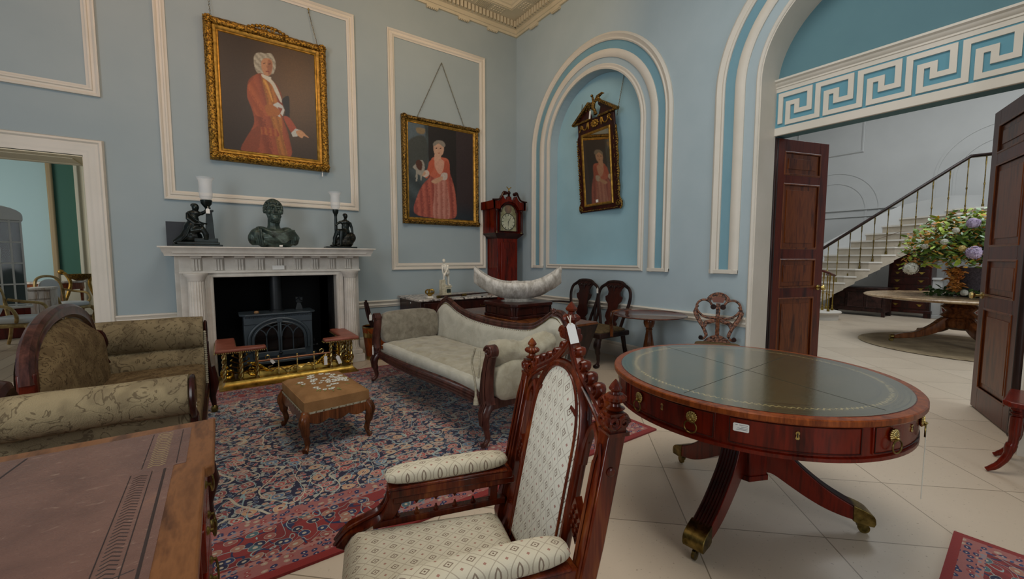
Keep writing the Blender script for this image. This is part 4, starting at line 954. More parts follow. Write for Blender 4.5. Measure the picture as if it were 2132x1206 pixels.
# ---------------- gothic armchair in front
CH = plain('x', 'ffffff')
gx = thing('gothic_armchair', 'carved Gothic revival mahogany armchair with cream diamond-pattern upholstery in the foreground', 'armchair', (.75, .972, 0), radians(-106.4)); gx.scale = (1, 1, .975)
GW = wood('gothic_mahogany', '2e0c05', '5c1f0a', (6, 6, 1), .24, .5, c3='80421a')
rake = .10
def RK(z): return .0 + max(0, z-.35)*rake*1.95
def bp(x, z, dy=0): return (x, RK(z)+dy, z)
sec4 = [(-1, -1), (1, -1), (1, 1), (-1, 1)]
for sx in (-1, 1):
    X = sx*.28
    po = MB().tube([(X, .07, 0), (X, .02, .2), (X, .0, .4), bp(X, .65), bp(X, .935)], [(.024, .024)]*5, sec=sec4, up=(0, 1, 0)); po.build('back_post', GW, gx, bevel=.004, smooth=30)
    a = MB()
    for s in (-1, 1):
        a.tube([bp(X+s*.014, z, -.028) for z in (.48, .6, .75)] + [bp(X+s*.013, .85, -.028), bp(X+s*.007, .88, -.028), bp(X, .905, -.028)], .0045, 6)
    a.build('post_arch_bead', GW, gx)
    cpt = MB(); y = RK(.95)
    cpt.box(X-.028, X+.028, y-.028, y+.028, .928, .938); 
    for s1 in (-1, 1):
        for s2 in (-1, 1):
            cpt.tube([(X + p*.9, y + s2*.025, .963 + q) for p, q in spiral(s1*.013, 0, .0155, .004, 0, s1*1.5, 18)], .0055, 5)
            cpt.tube([(X + s2*.025, y + p, .963 + q) for p, q in spiral(s1*.013, 0, .0155, .004, 0, s1*1.5, 18)], .0055, 5)
    cpt.box(X-.022, X+.022, y-.022, y+.022, .938, .985)
    cpt.build('scroll_capital', GW, gx)
    fi = MB().lathe([(.020, .99), (.024, .994), (.013, 1.0), (.012, 1.006), (.016, 1.01)], (X, y+.004, 0), 20)
    fi.lathe([(.016, 1.01), (.025, 1.016), (.026, 1.024), (.018, 1.031)], (X, y+.004, 0), 48, fl=.09, fn=16); fi.lathe([(.012, 1.031), (.010, 1.036), (.015, 1.041), (.016, 1.046), (.010, 1.057), (.001, 1.068)], (X, y+.004, 0), 24, fl=.06, fn=6)
    fi.build('finial', GW, gx)
    MB().ell((X+sx*.026, RK(.84), .84), (.004, .012, .012)).build('peg', GW, gx)
    # inner frame stile + lancet arch between stile and post
    MB().tube([bp(sx*.246, .40), bp(sx*.246, .60), bp(sx*.246, .84)], (.009, .015), sec=sec4, up=(0, 1, 0)).build('lancet_stile', GW, gx, bevel=.003)
    o = MB()
    o.tube([bp(x, z) for x, z in curve([(sx*.246, .84), (sx*.243, .875), (sx*.228, .905), (sx*.208, .925)], 4)], (.009, .015), 8, up=(0, 1, 0))
    o.tube([bp(x, z) for x, z in curve([(sx*.178, .80), (sx*.18, .85), (sx*.19, .895), (sx*.21, .925)], 4)], (.009, .015), 8, up=(0, 1, 0))
    for s in (-1, 1): o.tube([bp(sx*.206+s*.034, .875), bp(sx*.206+s*.018, .88), bp(sx*.206+s*.016, .862)], [.007, .006, .002], 6)
    o.build('lancet_arch', GW, gx)
    # pierced diamond block between post and centre frame
    dm = MB(); M = TR(sx*.208, RK(.66), .66) @ RX(-rake) @ RY(pi/4)
    dm.box(-.034, .034, -.010, .010, -.034, .034, TR(sx*.208, RK(.66), .66) @ Matrix.Diagonal((.75, 1, 1.4, 1)) @ RY(pi/4))
    for a in (-.02, 0, .02):
        for b_ in (-.02, 0, .02): dm.ell((a, -.012, b_), (.0065, .005, .0065), 6, 4, TR(sx*.208, RK(.66), .66) @ Matrix.Diagonal((.75, 1, 1.4, 1)) @ RY(pi/4))
    dm.build('carved_diamond', GW, gx)
# central pointed panel
def gothic(w, zs, za, n=10):
    L = [(-w, .40), (-w, zs)]
    for i in range(1, n+1):
        t = i/n; L.append((-w*(cos(t*pi/2))**.85 if t < 1 else 0, zs + (za-zs)*sin(t*pi/2)**1.0))
    return L + [(-x, z) for x, z in L[-2::-1]]
g = gothic(.170, .84, 1.035)
MB().tube([bp(x, z, -.004) for x, z in g], (.014, .019), 10, up=(0, 1, 0)).build('centre_frame', GW, gx)
MB().tube([bp(x*.86, z-.006, -.02) for x, z in g], (.0045), 6).build('inner_bead', GW, gx)
pn = MB(); g2 = [(x*.93, z-.004) for x, z in g]; nn = len(g2)
vs = [bp(x, z, -.014) for x, z in g2] + [bp(x*.72, (z-.68)*.84+.68, -.034) for x, z in g2] + [bp(x, z, .014) for x, z in g2]
pn.add(vs, [(i, (i+1) % nn, nn+(i+1) % nn, nn+i) for i in range(nn)] + [tuple(range(nn, 2*nn)), tuple(range(3*nn-1, 2*nn-1, -1))] + [(i, 2*nn+i, 2*nn+(i+1) % nn, (i+1) % nn) for i in range(nn)])
pn.build('back_upholstery', CREAMB, gx, smooth=60)
for s in (-1, 1): MB().tube([bp(s*.130, .92, -.016), bp(s*.104, .935, -.022), bp(s*.096, .915, -.024)], [.010, .008, .003], 6).build('cusp', GW, gx)
MB().hexa([(-.24, -.02, .34), (.24, -.02, .34), (.24, .015, .34), (-.24, .015, .34)], [(-.25, RK(.475)-.014, .475), (.24, RK(.475)-.014, .475), (.24, RK(.475)+.016, .475), (-.24, RK(.475)+.016, .475)]).build('back_rail', GW, gx, bevel=.004)
# ogee gable with crockets
og = curve([(-.272, .90), (-.262, .935), (-.215, .97), (-.155, 1.0), (-.095, 1.03), (-.04, 1.075), (-.0, 1.12)], 4)
for s in (-1, 1):
    o = MB().tube([bp(s*x, z) for x, z in og], (.012, .017), 8, up=(0, 1, 0)); o.tube([bp(s*x*.96, z-.017, -.012) for x, z in og], .005, 6); o.build('gable_rail', GW, gx)
    o = MB()
    for k in range(7):
        i = 5 + k*3
        if i >= len(og): break
        x, z = og[min(i, len(og)-1)]; r = .026 - k*.0022
        o.tube([bp(s*(x-p*.9 - r*.55), z+q+r*.75, 0) for p, q in spiral(0, 0, r, .004, -pi/2, 1.25, 16)], [(r*.34, .016)]*17, 7, up=(0, 1, 0))
    o.build('crocket_scrolls', GW, gx)
y = RK(1.13) - .012
o = MB()
for s in (-1, 1):
    o.tube([(p + s*.019, y-.02, 1.135 + q) for p, q in spiral(0, 0, .021, .003, 0 if s > 0 else pi, s*2, 26)], .0055, 6)
o.box(-.03, .03, y-.018, y+.018, 1.115, 1.152); o.build('top_scroll', GW, gx)
MB().lathe([(.016, 1.15), (.02, 1.155), (.013, 1.164), (.015, 1.17), (.018, 1.173)], (0, y, 0), 20).lathe([(.018, 1.173), (.026, 1.18), (.026, 1.188), (.016, 1.197)], (0, y, 0), 40, fl=.12, fn=8).lathe([(.010, 1.197), (.009, 1.203), (.016, 1.208), (.017, 1.214), (.009, 1.226), (.001, 1.236)], (0, y, 0), 24, fl=.08, fn=6).build('top_finial', GW, gx)
# seat
ST = MB(); vs = []
def seat_out(t): return t
def seatf(u, v):
    x = (u-.5)*2; hw = .235 + .055*(1-v); yy = -.55 + .53*v
    e = max(abs(x), abs(v-.5)*2); k = 1 - max(0, (e-.72)/.28)**2.4
    return (x*hw, yy, .395 + .065*k + .012*(1-x*x)*(1-(2*v-1)**2))
ST.grid(seatf, 25, 25); ST.build('seat_cushion', CREAMF, gx, smooth=180)
MB().hexa([(-.285, -.545, .31), (.285, -.545, .31), (.24, -.02, .31), (-.24, -.02, .31)], [(-.288, -.548, .40), (.288, -.548, .40), (.242, -.02, .40), (-.242, -.02, .40)]).build('seat_rail', GW, gx, bevel=.004)
for sx in (-1, 1):
    MB().tube([(sx*.265, -.52, 0), (sx*.265, -.52, .05), (sx*.265, -.52, .30)], [(.022, .022), (.02, .02), (.028, .028)], sec=sec4, up=(0, 1, 0)).build('front_leg', GW, gx, bevel=.003)
    X = sx*.25
    MB().cushion((X, -.205, .662), (.085, .43, .06), .45, 10, ez=.75).build('arm_pad', CREAMF, gx, loc=(0, 0, -.035), smooth=180)
    MB().box(X-.042, X+.042, -.405, .02, .60, .628).box(X-.034, X+.034, -.395, .03, .575, .60).box(X-.045, X+.045, -.412, .0, .628, .638).build('arm_rail', GW, gx, loc=(0, 0, -.035), bevel=.004)
    for dx, r in ((-.016, .012), (.0, .016), (.016, .012)):
        pass
    sup = curve([(X, -.385, .58), (X+sx*.002, -.39, .54), (X+sx*.005, -.415, .50), (X+sx*.015, -.46, .475), (X+sx*.03, -.52, .44), (X+sx*.038, -.56, .39)], 5)
    MB().tube(sup, (.026, .024), sec=sec4, up=(0, 1, .3)).build('arm_support', GW, gx, bevel=.004, smooth=30)
    o = MB()
    for q in (-.014, .014): o.tube([(a+q, b-.022, c+.012) for a, b, c in sup], .0065, 6)
    o.build('support_reeding', GW, gx)
    MB().box(X-.016, X+.016, -.46, .0, .455, .478).build('lower_rail', GW, gx, bevel=.003)
    MB().tube([(X, -.045, .46), (X, -.04, .565)], (.013, .014), sec=sec4).build('inner_stile', GW, gx, bevel=.002)
    o = MB()
    for k in range(5):
        yc = -.085 - k*.066
        if k < 5: o.tube([(X, yc + .033*cos(t), .555 + .02*sin(t)) for t in [pi*i/8 for i in range(9)]], .006, 6); o.tube([(X, yc-.033, .575), (X, yc-.033, .548)], [.008, .003], 6)
    o.build('upper_cusps', GW, gx, loc=(0, 0, -.035))
    o = MB()
    for k in range(5):
        yc = -.085 - k*.066
        o.tube([(X, yc + .033*cos(t), .487 - .02*sin(t)) for t in [pi*i/8 for i in range(9)]], .006, 6); o.tube([(X, yc-.033, .467), (X, yc-.033, .497)], [.008, .0035], 6)
    o.build('lower_cusps', GW, gx)
w_ = Matrix.Translation((.75, .972, -.03)) @ RZ(radians(-106.4)) @ V((.0, RK(1.13)-.045, 1.205))
hang_tag('paper_tag', (w_[0]-.012, w_[1]-.042, w_[2]-.008), radians(-46), .026, .062, 'white paper ticket with handwriting hanging from the top finial of the Gothic armchair', -.25, .022)

MB().tube([(2.2+.66*cos(radians(-82)), 1.01+.66*sin(radians(-82)), z) for z in (.68, .5, .36)], .0018, 5).build('hanging_string', STEM, dt, (-2.2, -1.01, 0))
# ---------------- grey sofa (local x along it, far end -x; front is -y)
so = thing('scroll_arm_sofa', 'long carved rosewood sofa with scrolled arms, dipping back and worn grey velvet', 'sofa', (1.435, 3.40, .0135), radians(-85.7))
HL = 1.0
crest = curve([(-1.06, .56), (-1.05, .70), (-.99, .80), (-.90, .845), (-.80, .825), (-.62, .765), (-.35, .715), (0, .695), (.35, .70), (.62, .73), (.76, .80), (.86, .865), (.95, .86), (1.02, .79), (1.05, .68), (1.05, .56)], 5)
def byo(z): return .70 + (z-.35)*.16
secc = [(-1, -.5), (-.6, -1), (.6, -1), (1, -.5), (1, .5), (.6, 1), (.2, .8), (-.2, .8), (-.6, 1), (-1, .5)]
MB().tube([(x, byo(z), z) for x, z in crest], (.026, .026), sec=secc, up=(0, -1, 0)).build('crest_rail', ROSE, so)
MB().tube([(x*.985, byo(z)-.022, z-.026) for x, z in crest[6:-6]], .007, 6).build('crest_bead', ROSE, so)
o = MB()
for cx, cz in ((-.88, .855), (.86, .872)):
    for k in range(5):
        a = pi/2 + (k-2)*.45; o.tube([(cx, byo(cz)-.01, cz-.01), (cx + .03*cos(a), byo(cz)-.02, cz + .02*sin(a)), (cx + .045*cos(a), byo(cz)-.02, cz + .035*sin(a))], [.006, .012, .004], 6)
    o.ell((cx, byo(cz)-.024, cz), (.018, .01, .014))
o.build('crest_carving', ROSE, so)
bk_ = MB(); cc = [(x, z) for x, z in crest]; n = len(cc); NV = 9; vs = []
for j in range(NV):
    v = j/(NV-1)
    for i, (x, z) in enumerate(cc):
        zz = .36 + (z-.02-.36)*v; xx = x*(.985)
        e = max(abs(2*v-1), abs(2*i/(n-1)-1)); puff = .05*(1 - e**6)
        vs.append((xx, byo(zz) - .006 - puff, zz))
bk_.add(vs, [(j*n+i, j*n+i+1, (j+1)*n+i+1, (j+1)*n+i) for j in range(NV-1) for i in range(n-1)])
vs2 = [(x, byo(z)+.02, z) for x, y, z in vs]
bk_.add(vs2, [(j*n+i, (j+1)*n+i, (j+1)*n+i+1, j*n+i+1) for j in range(NV-1) for i in range(n-1)])
bk_.build('back_upholstery', GREYV, so, smooth=180)
t = MB()
for i in range(8, len(cc)-8):
    for q in (0, .5):
        x = cc[i][0]*(1-q) + cc[i+1][0]*q; z = cc[i][1]*(1-q) + cc[i+1][1]*q; t.ell((x*.97, byo(z)-.035, z-.042), .0045, 6, 4)
t.build('nailheads', BRASSD, so)
# seat rails
def railc(t):   # front rail path, slight serpentine
    return (-HL + 2*HL*t, -.0 - .02*sin(pi*t), .30 - .012*sin(2*pi*t))
MB().tube([railc(i/24) for i in range(25)], (.026, .042), sec=secc, up=(0, -.0, 1)).build('front_rail', ROSE, so)
o = MB()
for dz in (-.022, 0, .022): o.tube([(x, y-.026, z+dz) for x, y, z in [railc(i/24) for i in range(25)]], .006, 5)
o.build('rail_moulding', ROSE, so)
for s in (-1, 1): MB().box(s*HL-.025, s*HL+.025, .0, .70, .26, .345).build('side_rail', ROSE, so, bevel=.008)
MB().box(-HL, HL, .66, .71, .26, .38).build('back_rail', ROSE, so, bevel=.006)
MB().box(-HL, HL, .0, .68, .315, .345).build('seat_base', GREYD, so)
for s in (-1, 1):
    MB().tube(curve([(s*HL, -.01, .30), (s*(HL+.005), -.05, .24), (s*(HL+.005), -.045, .15), (s*(HL+.01), -.03, .07), (s*(HL+.015), -.055, .03), (s*(HL+.02), -.085, .028)], 4), [(.045, .04)]*3 + [(.04, .036)]*3 + [(.032, .03)]*3 + [(.024, .022)]*3 + [(.02, .02)]*3 + [(.018, .018)]*3 + [(.018, .018)]*2 + [(.02, .016)], 10).build('front_leg', ROSE, so)
    MB().tube(curve([(s*HL, .69, .30), (s*(HL+.01), .72, .2), (s*(HL+.01), .75, .10), (s*(HL+.01), .80, .015)], 4), [(.03, .03)]*5 + [(.022, .022)]*8, 8).build('rear_leg', ROSE, so)
    o = MB()
    for q in (-.018, 0, .018): o.tube([(s*HL+q, -.05, .34), (s*HL+q*.9, -.088, .25), (s*HL+q*.7, -.082, .16)], [.005, .007, .004], 6)
    for k in range(4): o.tube([(s*HL, -.05, .33+.01*k), (s*HL-s*(.04+.015*k), -.045, .345+.008*k), (s*HL-s*(.07+.012*k), -.04, .33+.02*k)], [.006, .010, .004], 6)
    o.build('knee_carving', ROSE, so)
    # arm front: S scroll rising from the rail
    sp = [(-.01, .31), (-.015, .40), (-.005, .50), (.02, .60), (.045, .67)] if s > 0 else [(-.0, .31), (.02, .40), (.005, .50), (-.035, .60), (-.045, .68)]
    up_ = curve([(s*HL + s*a, -.02, z) for a, z in sp], 5)
    zt = up_[-1][2]
    MB().tube(up_, [((.075 if s > 0 else .05) - (.045 if s > 0 else .022)*(i/(len(up_)-1))**.7, .036) for i in range(len(up_))], sec=secc, up=(0, -1, 0)).build('arm_front', ROSE, so)
    o = MB()
    for q in (-.02, -.007, .007, .02): o.tube([(x+q*(1-.4*i/len(up_)), -.058, z) for i, (x, y, z) in enumerate(up_)], .0052, 6)
    cxs = up_[-1][0] + s*.012
    o.tube([(cxs + a, -.058, zt + .02 + b) for a, b in spiral(0, 0, .045, .006, pi if s > 0 else 0, -s*1.7, 30)], .0085, 7)
    o.tube([(cxs, -.055, zt+.02), (cxs, .0, zt+.02)], .046, 20)
    o.build('arm_scroll', ROSE, so)
    if s < 0: MB().tube(curve([(cxs, .0, zt+.01), (cxs+s*.0, .25, zt-.02), (cxs, .5, zt-.04), (s*1.04, .70, .56)], 5), (.026, .02), sec=secc, up=(0, 0, 1)).build('arm_rail', ROSE, so)
MB().cushion((-.965, .34, .58), (.15, .68, .36), .35, 16, ez=.45, M=TR(-.955, .34, .565) @ RY(-.12) @ TR(.955, -.34, -.565)).jitter(.008, 9).build('arm_cushion', GREYD, so, smooth=180)
MB().cushion((.99, .34, .45), (.15, .64, .30), .4, 14, ez=.5).jitter(.012, 9).build('arm_upholstery', GREYC, so, smooth=180)
seat = MB(); seat.cushion((0, .345, .38), (1.95, .69, .115), .12, 40, ez=.35)
# denser top for creases
tp = MB()
def sf(u, v):
    x = -.965 + 1.93*u; y = .01 + .665*v; e = max(abs(2*u-1)**14, abs(2*v-1)**8)
    p = V((x*2.2, y*5, 0)); w = noise.noise(p*1.7)*.012 + noise.noise(V((x*11 + y*5, y*4, 2)))*.010 + abs(noise.noise(V((x*7 - y*6, y*3, 7))))*.012
    ds = math.exp(-((u-.97)**2)/.03)*.0
    return (x, y, .392 + (.062 + w)*(1-e) - ds)
tp.grid(sf, 90, 30)
e0 = len(tp.v)
seat.build('seat_cushion', GREYV, so, smooth=180); tp.build('seat_cover', GREYC, so, smooth=180)
def bolster(name, par):
    m = MB(); vs = []; NU, NV = 40, 26
    def f(u, v):
        t = v*.60; a = 2*pi*u; end = min(1, min(v, 1-v)/.08)**.5 if 0 < v < 1 else 0
        r = (.092 + .006*sin(a*3 + v*20))*end + .004
        r += .007*noise.noise(V((cos(a)*2, sin(a)*2, v*12)))*2
        return (.945 + .04*v + r*cos(a), .02 + t, .645 + r*sin(a) - .03*(1-v) + .02*sin(v*9))
    m.grid(f, NU, NV, cu=True); return m.build(name, GREYC, par, smooth=180)
bo = bolster('bolster', None)
bo.location = so.location; bo.rotation_euler = so.rotation_euler
tag(bo, 'crumpled grey velvet bolster lying against the near arm of the long sofa', 'bolster')
# loose folds of cover and tassel cord at the near arm
fo = MB()
def ff(u, v):
    x = .62 + .36*u; return (x, -.02 + .02*sin(u*14)*v - .012*v, .425 - .13*v*u + .012*sin(u*11+1))
fo.grid(ff, 30, 8); f2 = MB()
cd = MB(); cd.tube(curve([(.93, -.075, .70), (.90, -.085, .60), (.93, -.09, .52), (.95, -.09, .44), (.96, -.095, .36)], 5), .008, 6)
cd.tube(curve([(.98, -.075, .69), (1.0, -.09, .58), (.985, -.09, .50)], 5), .006, 6)
cd.tube([(.96, -.095, .37), (.963, -.097, .345), (.965, -.098, .31)], [.008, .015, .020], 8)
cd.build('tassel_cord', FRING, so)
hang_tag('paper_tag', tuple(so.matrix_basis @ V((-.985, -.075, .40))), radians(-75), .022, .09, 'narrow white paper ticket at the far front corner of the grey sofa', .0, .01)

# ---------------- brown brocade sofa on the left: faces +x
bs = thing('brocade_sofa', 'large old sofa in faded brown floral brocade with rolled arms and curved wooden back rails', 'sofa', (-.50, 3.42, .0135))
def rolled_arm(y, s, nm, zt=.80, x0=-.30, x1=.36, r=.088, matm=BROC):
    """arm along x at local y; rolls outward (s = outward sign)"""
    pr = []
    cy = y + s*.05; cz = zt - r
    for k in range(0, 19):
        a = radians(-62 + 262*k/18); pr.append((cy + s*(-1)*r*cos(pi - a)*1.0, cz + r*sin(a)))
    # profile: outer side down, inner side up
    P = [(y + s*.03, .10), (y + s*.035, cz - r*.9)] + [(cy + s*r*cos(radians(a)), cz + r*sin(radians(a))) for a in range(-62, 201, 14)] + [(y - s*.062, cz - r*.75), (y - s*.03, cz - r*1.0), (y - s*.06, .555), (y - s*.10, .52), (y - s*.11, .46), (y - s*.10, .38), (y - s*.06, .36), (y-s*.06, .10)]
    n = len(P); vs = []; NX = 16
    for i in range(NX+1):
        x = x0 + (x1-x0)*i/NX; k = 0 if 0 < i < NX else .012
        for (a, b) in P:
            w = noise.noise(V((x*4, a*6, b*6)))*.007
            vs.append((x, a + w, b + w))
    m = MB().add(vs, [(i*n+j, i*n+(j+1) % n, (i+1)*n+(j+1) % n, (i+1)*n+j) for i in range(NX) for j in range(n)] + [tuple(range(n)), tuple(NX*n + j for j in range(n-1, -1, -1))])
    return m.build(nm, matm, bs, smooth=50), cy, cz, P
YN, YF = -1.02, .93
rolled_arm(YN, -1, 'near_arm', .80); rolled_arm(YF, 1, 'far_arm', .83, r=.125, matm=BROC)
for y, s, zt, r_ in ((YN, -1, .80, .088), (YF, 1, .83, .125)):
    cy, cz = y + s*.05, zt-r_
    f = MB().tube([(.375, cy + s*a, cz + b) for a, b in spiral(0, 0, .107, .012, -pi/2-.4, s*0+1.45, 30)], [(.017, .012)]*31, 8, up=(1, 0, 0))
    f.tube(curve([(.375, y + s*.05, cz-.10), (.375, y + s*.02, .52), (.385, y, .36), (.38, y - s*.01, .26)], 4), [(.03, .018)]*13, 8, up=(1, 0, 0)); f.build('arm_scroll_front', MAHD, bs)
    t = MB()
    for k in range(28):
        z = .22 + k*.018; t.ell((.37, y - s*(.055 + .012*sin(z*9)), z), (.012, .012, .012), 6, 4)
    t.build('fringe_braid', FRING, bs)
    MB().tube([(.40, y - s*.02, .40), (.42, y-s*.02, .25), (.40, y-s*.02, .14), (.41, y-s*.02, .06)], [.028, .035, .024, .018], 10).build('front_leg', MAHD, bs)
    MB().lathe([(.022, .0), (.026, .02), (.024, .045), (.014, .06)], (.41, y - s*.02, 0), 14).build('castor', BRASSD, bs)
    MB().tube([(-.24, y, .12), (-.27, y, .0)], [.03, .02], 8).build('rear_leg', MAHD, bs)
MB().box(-.26, .36, YN+.06, YF-.06, .20, .36).build('seat_frame', BROCD, bs, bevel=.02)
MB().cushion((.06, (YN+YF)/2, .40), (.62, YF-YN-.1, .14), .15, 30, ez=.4).build('seat_cushion', BROCD, bs, smooth=180)
MB().box(.35, .385, YN-.0, YF, .20, .27).build('front_rail', MAHD, bs, bevel=.01)
# humped back with a broad wooden rail
yc, hw, zp = .20, .62, 1.0
hp = [(yc - hw*cos(pi*k/20), .70 + (zp-.70)*sin(pi*k/20)**.8) for k in range(21)]
m = MB(); vs = []; NV = 9; n = len(hp)
for j in range(NV):
    v = j/(NV-1)
    for i, (y, z) in enumerate(hp):
        zz = .30 + (z-.05-.30)*v; e = max(abs(2*i/(n-1)-1), abs(2*v-1)); vs.append((-.26 - .06*(zz-.3) + .09*(1-e**5), y, zz))
m.add(vs, [(j*n+i, j*n+i+1, (j+1)*n+i+1, (j+1)*n+i) for j in range(NV-1) for i in range(n-1)])
m.add([(-.32 - .06*(z-.3), y, z) for x, y, z in vs], [(j*n+i, (j+1)*n+i, (j+1)*n+i+1, j*n+i+1) for j in range(NV-1) for i in range(n-1)])
m.build('back_upholstery', BROCD, bs, smooth=180)
MB().tube([(-.27 - .06*(z-.3), y, z) for y, z in hp], [(.042, .032)]*21, sec=secc, up=(1, 0, 0)).build('back_rail', ROSE, bs)
MB().box(-.33, -.26, yc-hw-.03, yc-hw+.02, .63, .76).build('rail_end', MAHO, bs, bevel=.01)
MB().tube(curve([(-.28, yc-hw+.02, .64), (-.25, yc-hw, .55), (-.28, yc-hw+.06, .45), (-.27, yc-hw+.03, .2)], 4), [.03]*13, 8).build('back_scroll', MAHD, bs)
MB().tube([(-.28 + a, yc+hw+.02, .74+b) for a, b in spiral(0, 0, .05, .008, 0, 1.4, 20)], .012, 6).tube(curve([(-.25, yc+hw+.02, .78), (-.22, yc+hw, .70), (-.24, yc+hw, .62), (-.21, yc+hw-.02, .54)], 4), .014, 6).build('far_scroll', MAHD, bs)
MB().tube(curve([(-.30, YN+.15, .66), (-.30, YN+.20, .74), (-.30, YN+.30, .76), (-.30, YN+.36, .70), (-.29, yc-hw-.02, .5)], 4), .04, 8).build('near_scroll', MAHD, bs)

# ---------------- footstool
fs = thing('footstool', 'low square footstool with white flower needlepoint top and cabriole legs on the carpet', 'stool', (.612, 3.36, .0135), radians(5.5))
def ft(u, v):
    x, y = -.225 + .45*u, -.325 + .65*v; e = max(abs(2*u-1)**8, abs(2*v-1)**9)
    return (x*(1 - .02*e), y*(1-.02*e), .345 + .035*(1-e) + .012*(1-(2*u-1)**2)*(1-(2*v-1)**2))
m = MB().grid(ft, 30, 34); m.box(-.222, .222, -.322, .322, .275, .35); m.build('needlepoint_cushion', TAPES, fs, smooth=50, bevel=0)
fl = MB(); gl = MB(); rr = random.Random(5)
for k in range(46):
    a = rr.uniform(0, 2*pi); r = sqrt(rr.random()); x, y = .155*r*cos(a), .235*r*sin(a) + .0; u, v = (x+.225)/.45, (y+.325)/.65; z = ft(u, v)[2]+.002
    R_ = rr.uniform(.015, .024)
    for q in range(6):
        b = q*pi/3 + a; fl.ell((x + R_*.6*cos(b), y + R_*.6*sin(b), z), (R_*.42, R_*.42, .0022), 6, 4)
    gl.ell((x, y, z+.001), (R_*.22, R_*.22, .003), 6, 4)
for k in range(26):
    a = rr.uniform(0, 2*pi); r = rr.uniform(.8, 1.15); x, y = .16*r*cos(a), .24*r*sin(a) + .0; z = ft((x+.225)/.45, (y+.325)/.65)[2] + .0015
    gl.ell((0, 0, 0), (.02, .006, .002), 6, 4, TR(x, y, z) @ RZ(a))
fl.build('embroidered_flowers', plain('white_wool', 'c9c5ba', .9), fs); gl.build('embroidered_leaves', plain('green_wool', '7d7a42', .9), fs)
MB().mould([(-.226, -.326, .275), (.226, -.326, .275), (.226, .326, .275), (-.226, .326, .275)], [(0, -.006), (.0, .006), (-.004, .006), (-.004, -.006)], (0, 0, 1)).build('braid', FRING, fs)
t = MB()
for k in range(9): t.ell((-.2+.05*k, -.331, .276), (.005, .003, .005), 6, 4).ell((-.2+.05*k, .331, .276), (.005, .003, .005), 6, 4)
for k in range(12): t.ell((.231, -.29+.053*k, .276), (.003, .005, .005), 6, 4).ell((-.231, -.29+.053*k, .276), (.003, .005, .005), 6, 4)
t.build('nails', BRASSD, fs)
for (ax, L, off) in (('x', .20, .318), ('y', .30, .218)):
    for s in (-1, 1):
        wv = [(-L, .27), (L, .27)] + [(L - 2*L*i/24, .215 - .026*abs(sin(i/24*3*pi))) for i in range(25)]
        m = MB()
        if ax == 'x': m.prism(wv, s*off-.012, s*off+.012, PXZ)
        else: m.prism(wv, s*off-.012, s*off+.012, PYZ)
        m.build('apron', WALN, fs, bevel=.003)
for sx in (-1, 1):
    for sy in (-1, 1):
        X, Y = sx*.205, sy*.30
        MB().tube(curve([(X, Y, .27), (X+sx*.022, Y+sy*.022, .215), (X+sx*.012, Y+sy*.012, .13), (X+sx*.0, Y+sy*.0, .06), (X+sx*.012, Y+sy*.012, .02), (X+sx*.024, Y+sy*.024, .012)], 4), [.034]*3 + [.036]*3 + [.03]*3 + [.02]*4 + [.015]*3 + [.018]*2 + [.022]*2 + [.02], 10).build('cabriole_leg', WALN, fs)
        o = MB()
        for q in (-1, 1): o.tube([(X + sx*.03 + (q*.0), Y+sy*.03, .24) for q in (0,)] + [(X + sx*.034 - (sx*.02 if q > 0 else 0), Y + sy*.034 - (sy*.02 if q < 0 else 0), .215), (X+sx*.03, Y+sy*.03, .18)], [.006, .008, .003], 6)
        o.build('knee_scroll', WALN, fs)

# ---------------- writing table, bottom left
dk = thing('writing_desk', 'large walnut writing desk with worn red-brown leather top in the near left corner', 'desk', (-.9, .95, 0))
out = [(.862, .868), (.862, .46), (.858, .452), (.842, .445), (.842, -.445), (.858, -.452), (.862, -.46), (.862, -.86), (-.86, -.86), (-.86, -.47), (-.84, -.435), (-.84, .435), (-.86, .47), (-.86, .868)]
MB().prism(out, .728, .76).build('top', TABW, dk, bevel=.006, seg=3)
lin_ = [(.797, .812), (.797, .51), (.77, .51), (.77, -.51), (.797, -.51), (.797, -.80), (-.745, -.80), (-.745, .812)]
MB().prism(lin_, .7595, .7608).build('leather_inset', LEATR, dk, smooth=0)
tl = MB()
def line(x0, y0, x1, y1, w=.003): tl.tube([(x0, y0, .7609), (x1, y1, .7609)], (w, .0006), 4, up=(0, 0, 1))
line(.752, -.5, .752, .50); line(.725, -.5, .725, .5, .0012); line(.682, -.5, .682, .5, .0012); line(.775, .52, .775, .80, .0012); line(.70, .53, .70, .80, .0012)
for k in range(70):
    y = -.49 + k*.014; tl.tube([(.69, y, .7609), (.703, y+.01, .7612), (.717, y, .7609)], (.0016, .0006), 4, up=(0, 0, 1))
tl.build('tooling', plain('dark_tooling', '2a1c1a', .6), dk)
gt = MB()
for k in range(19): 
    y = .53 + k*.0145; gt.tube([(.712, y, .761), (.725, y+.008, .7612), (.738, y, .761), (.75, y+.006, .761)], (.0015, .0006), 4, up=(0, 0, 1))
gt.build('gilt_tooling', plain('worn_gold', '9a8860', .5), dk)
sm = MB(); sm.tube([(.18, -.80, .7609), (.42, .80, .7609)], (.003, .0008), 4, up=(0, 0, 1)).tube([(-.74, -.28, .7609), (.745, .05, .7609)], (.0015, .0008), 4, up=(0, 0, 1)); sm.build('leather_seam', plain('seam_brown', '2c2120', .7), dk)
MB().box(-.74, .80, -.80, .80, .60, .728).box(-.74, -.70, -.4, .4, .2, .6).build('carcass', MAHV, dk, bevel=.004)
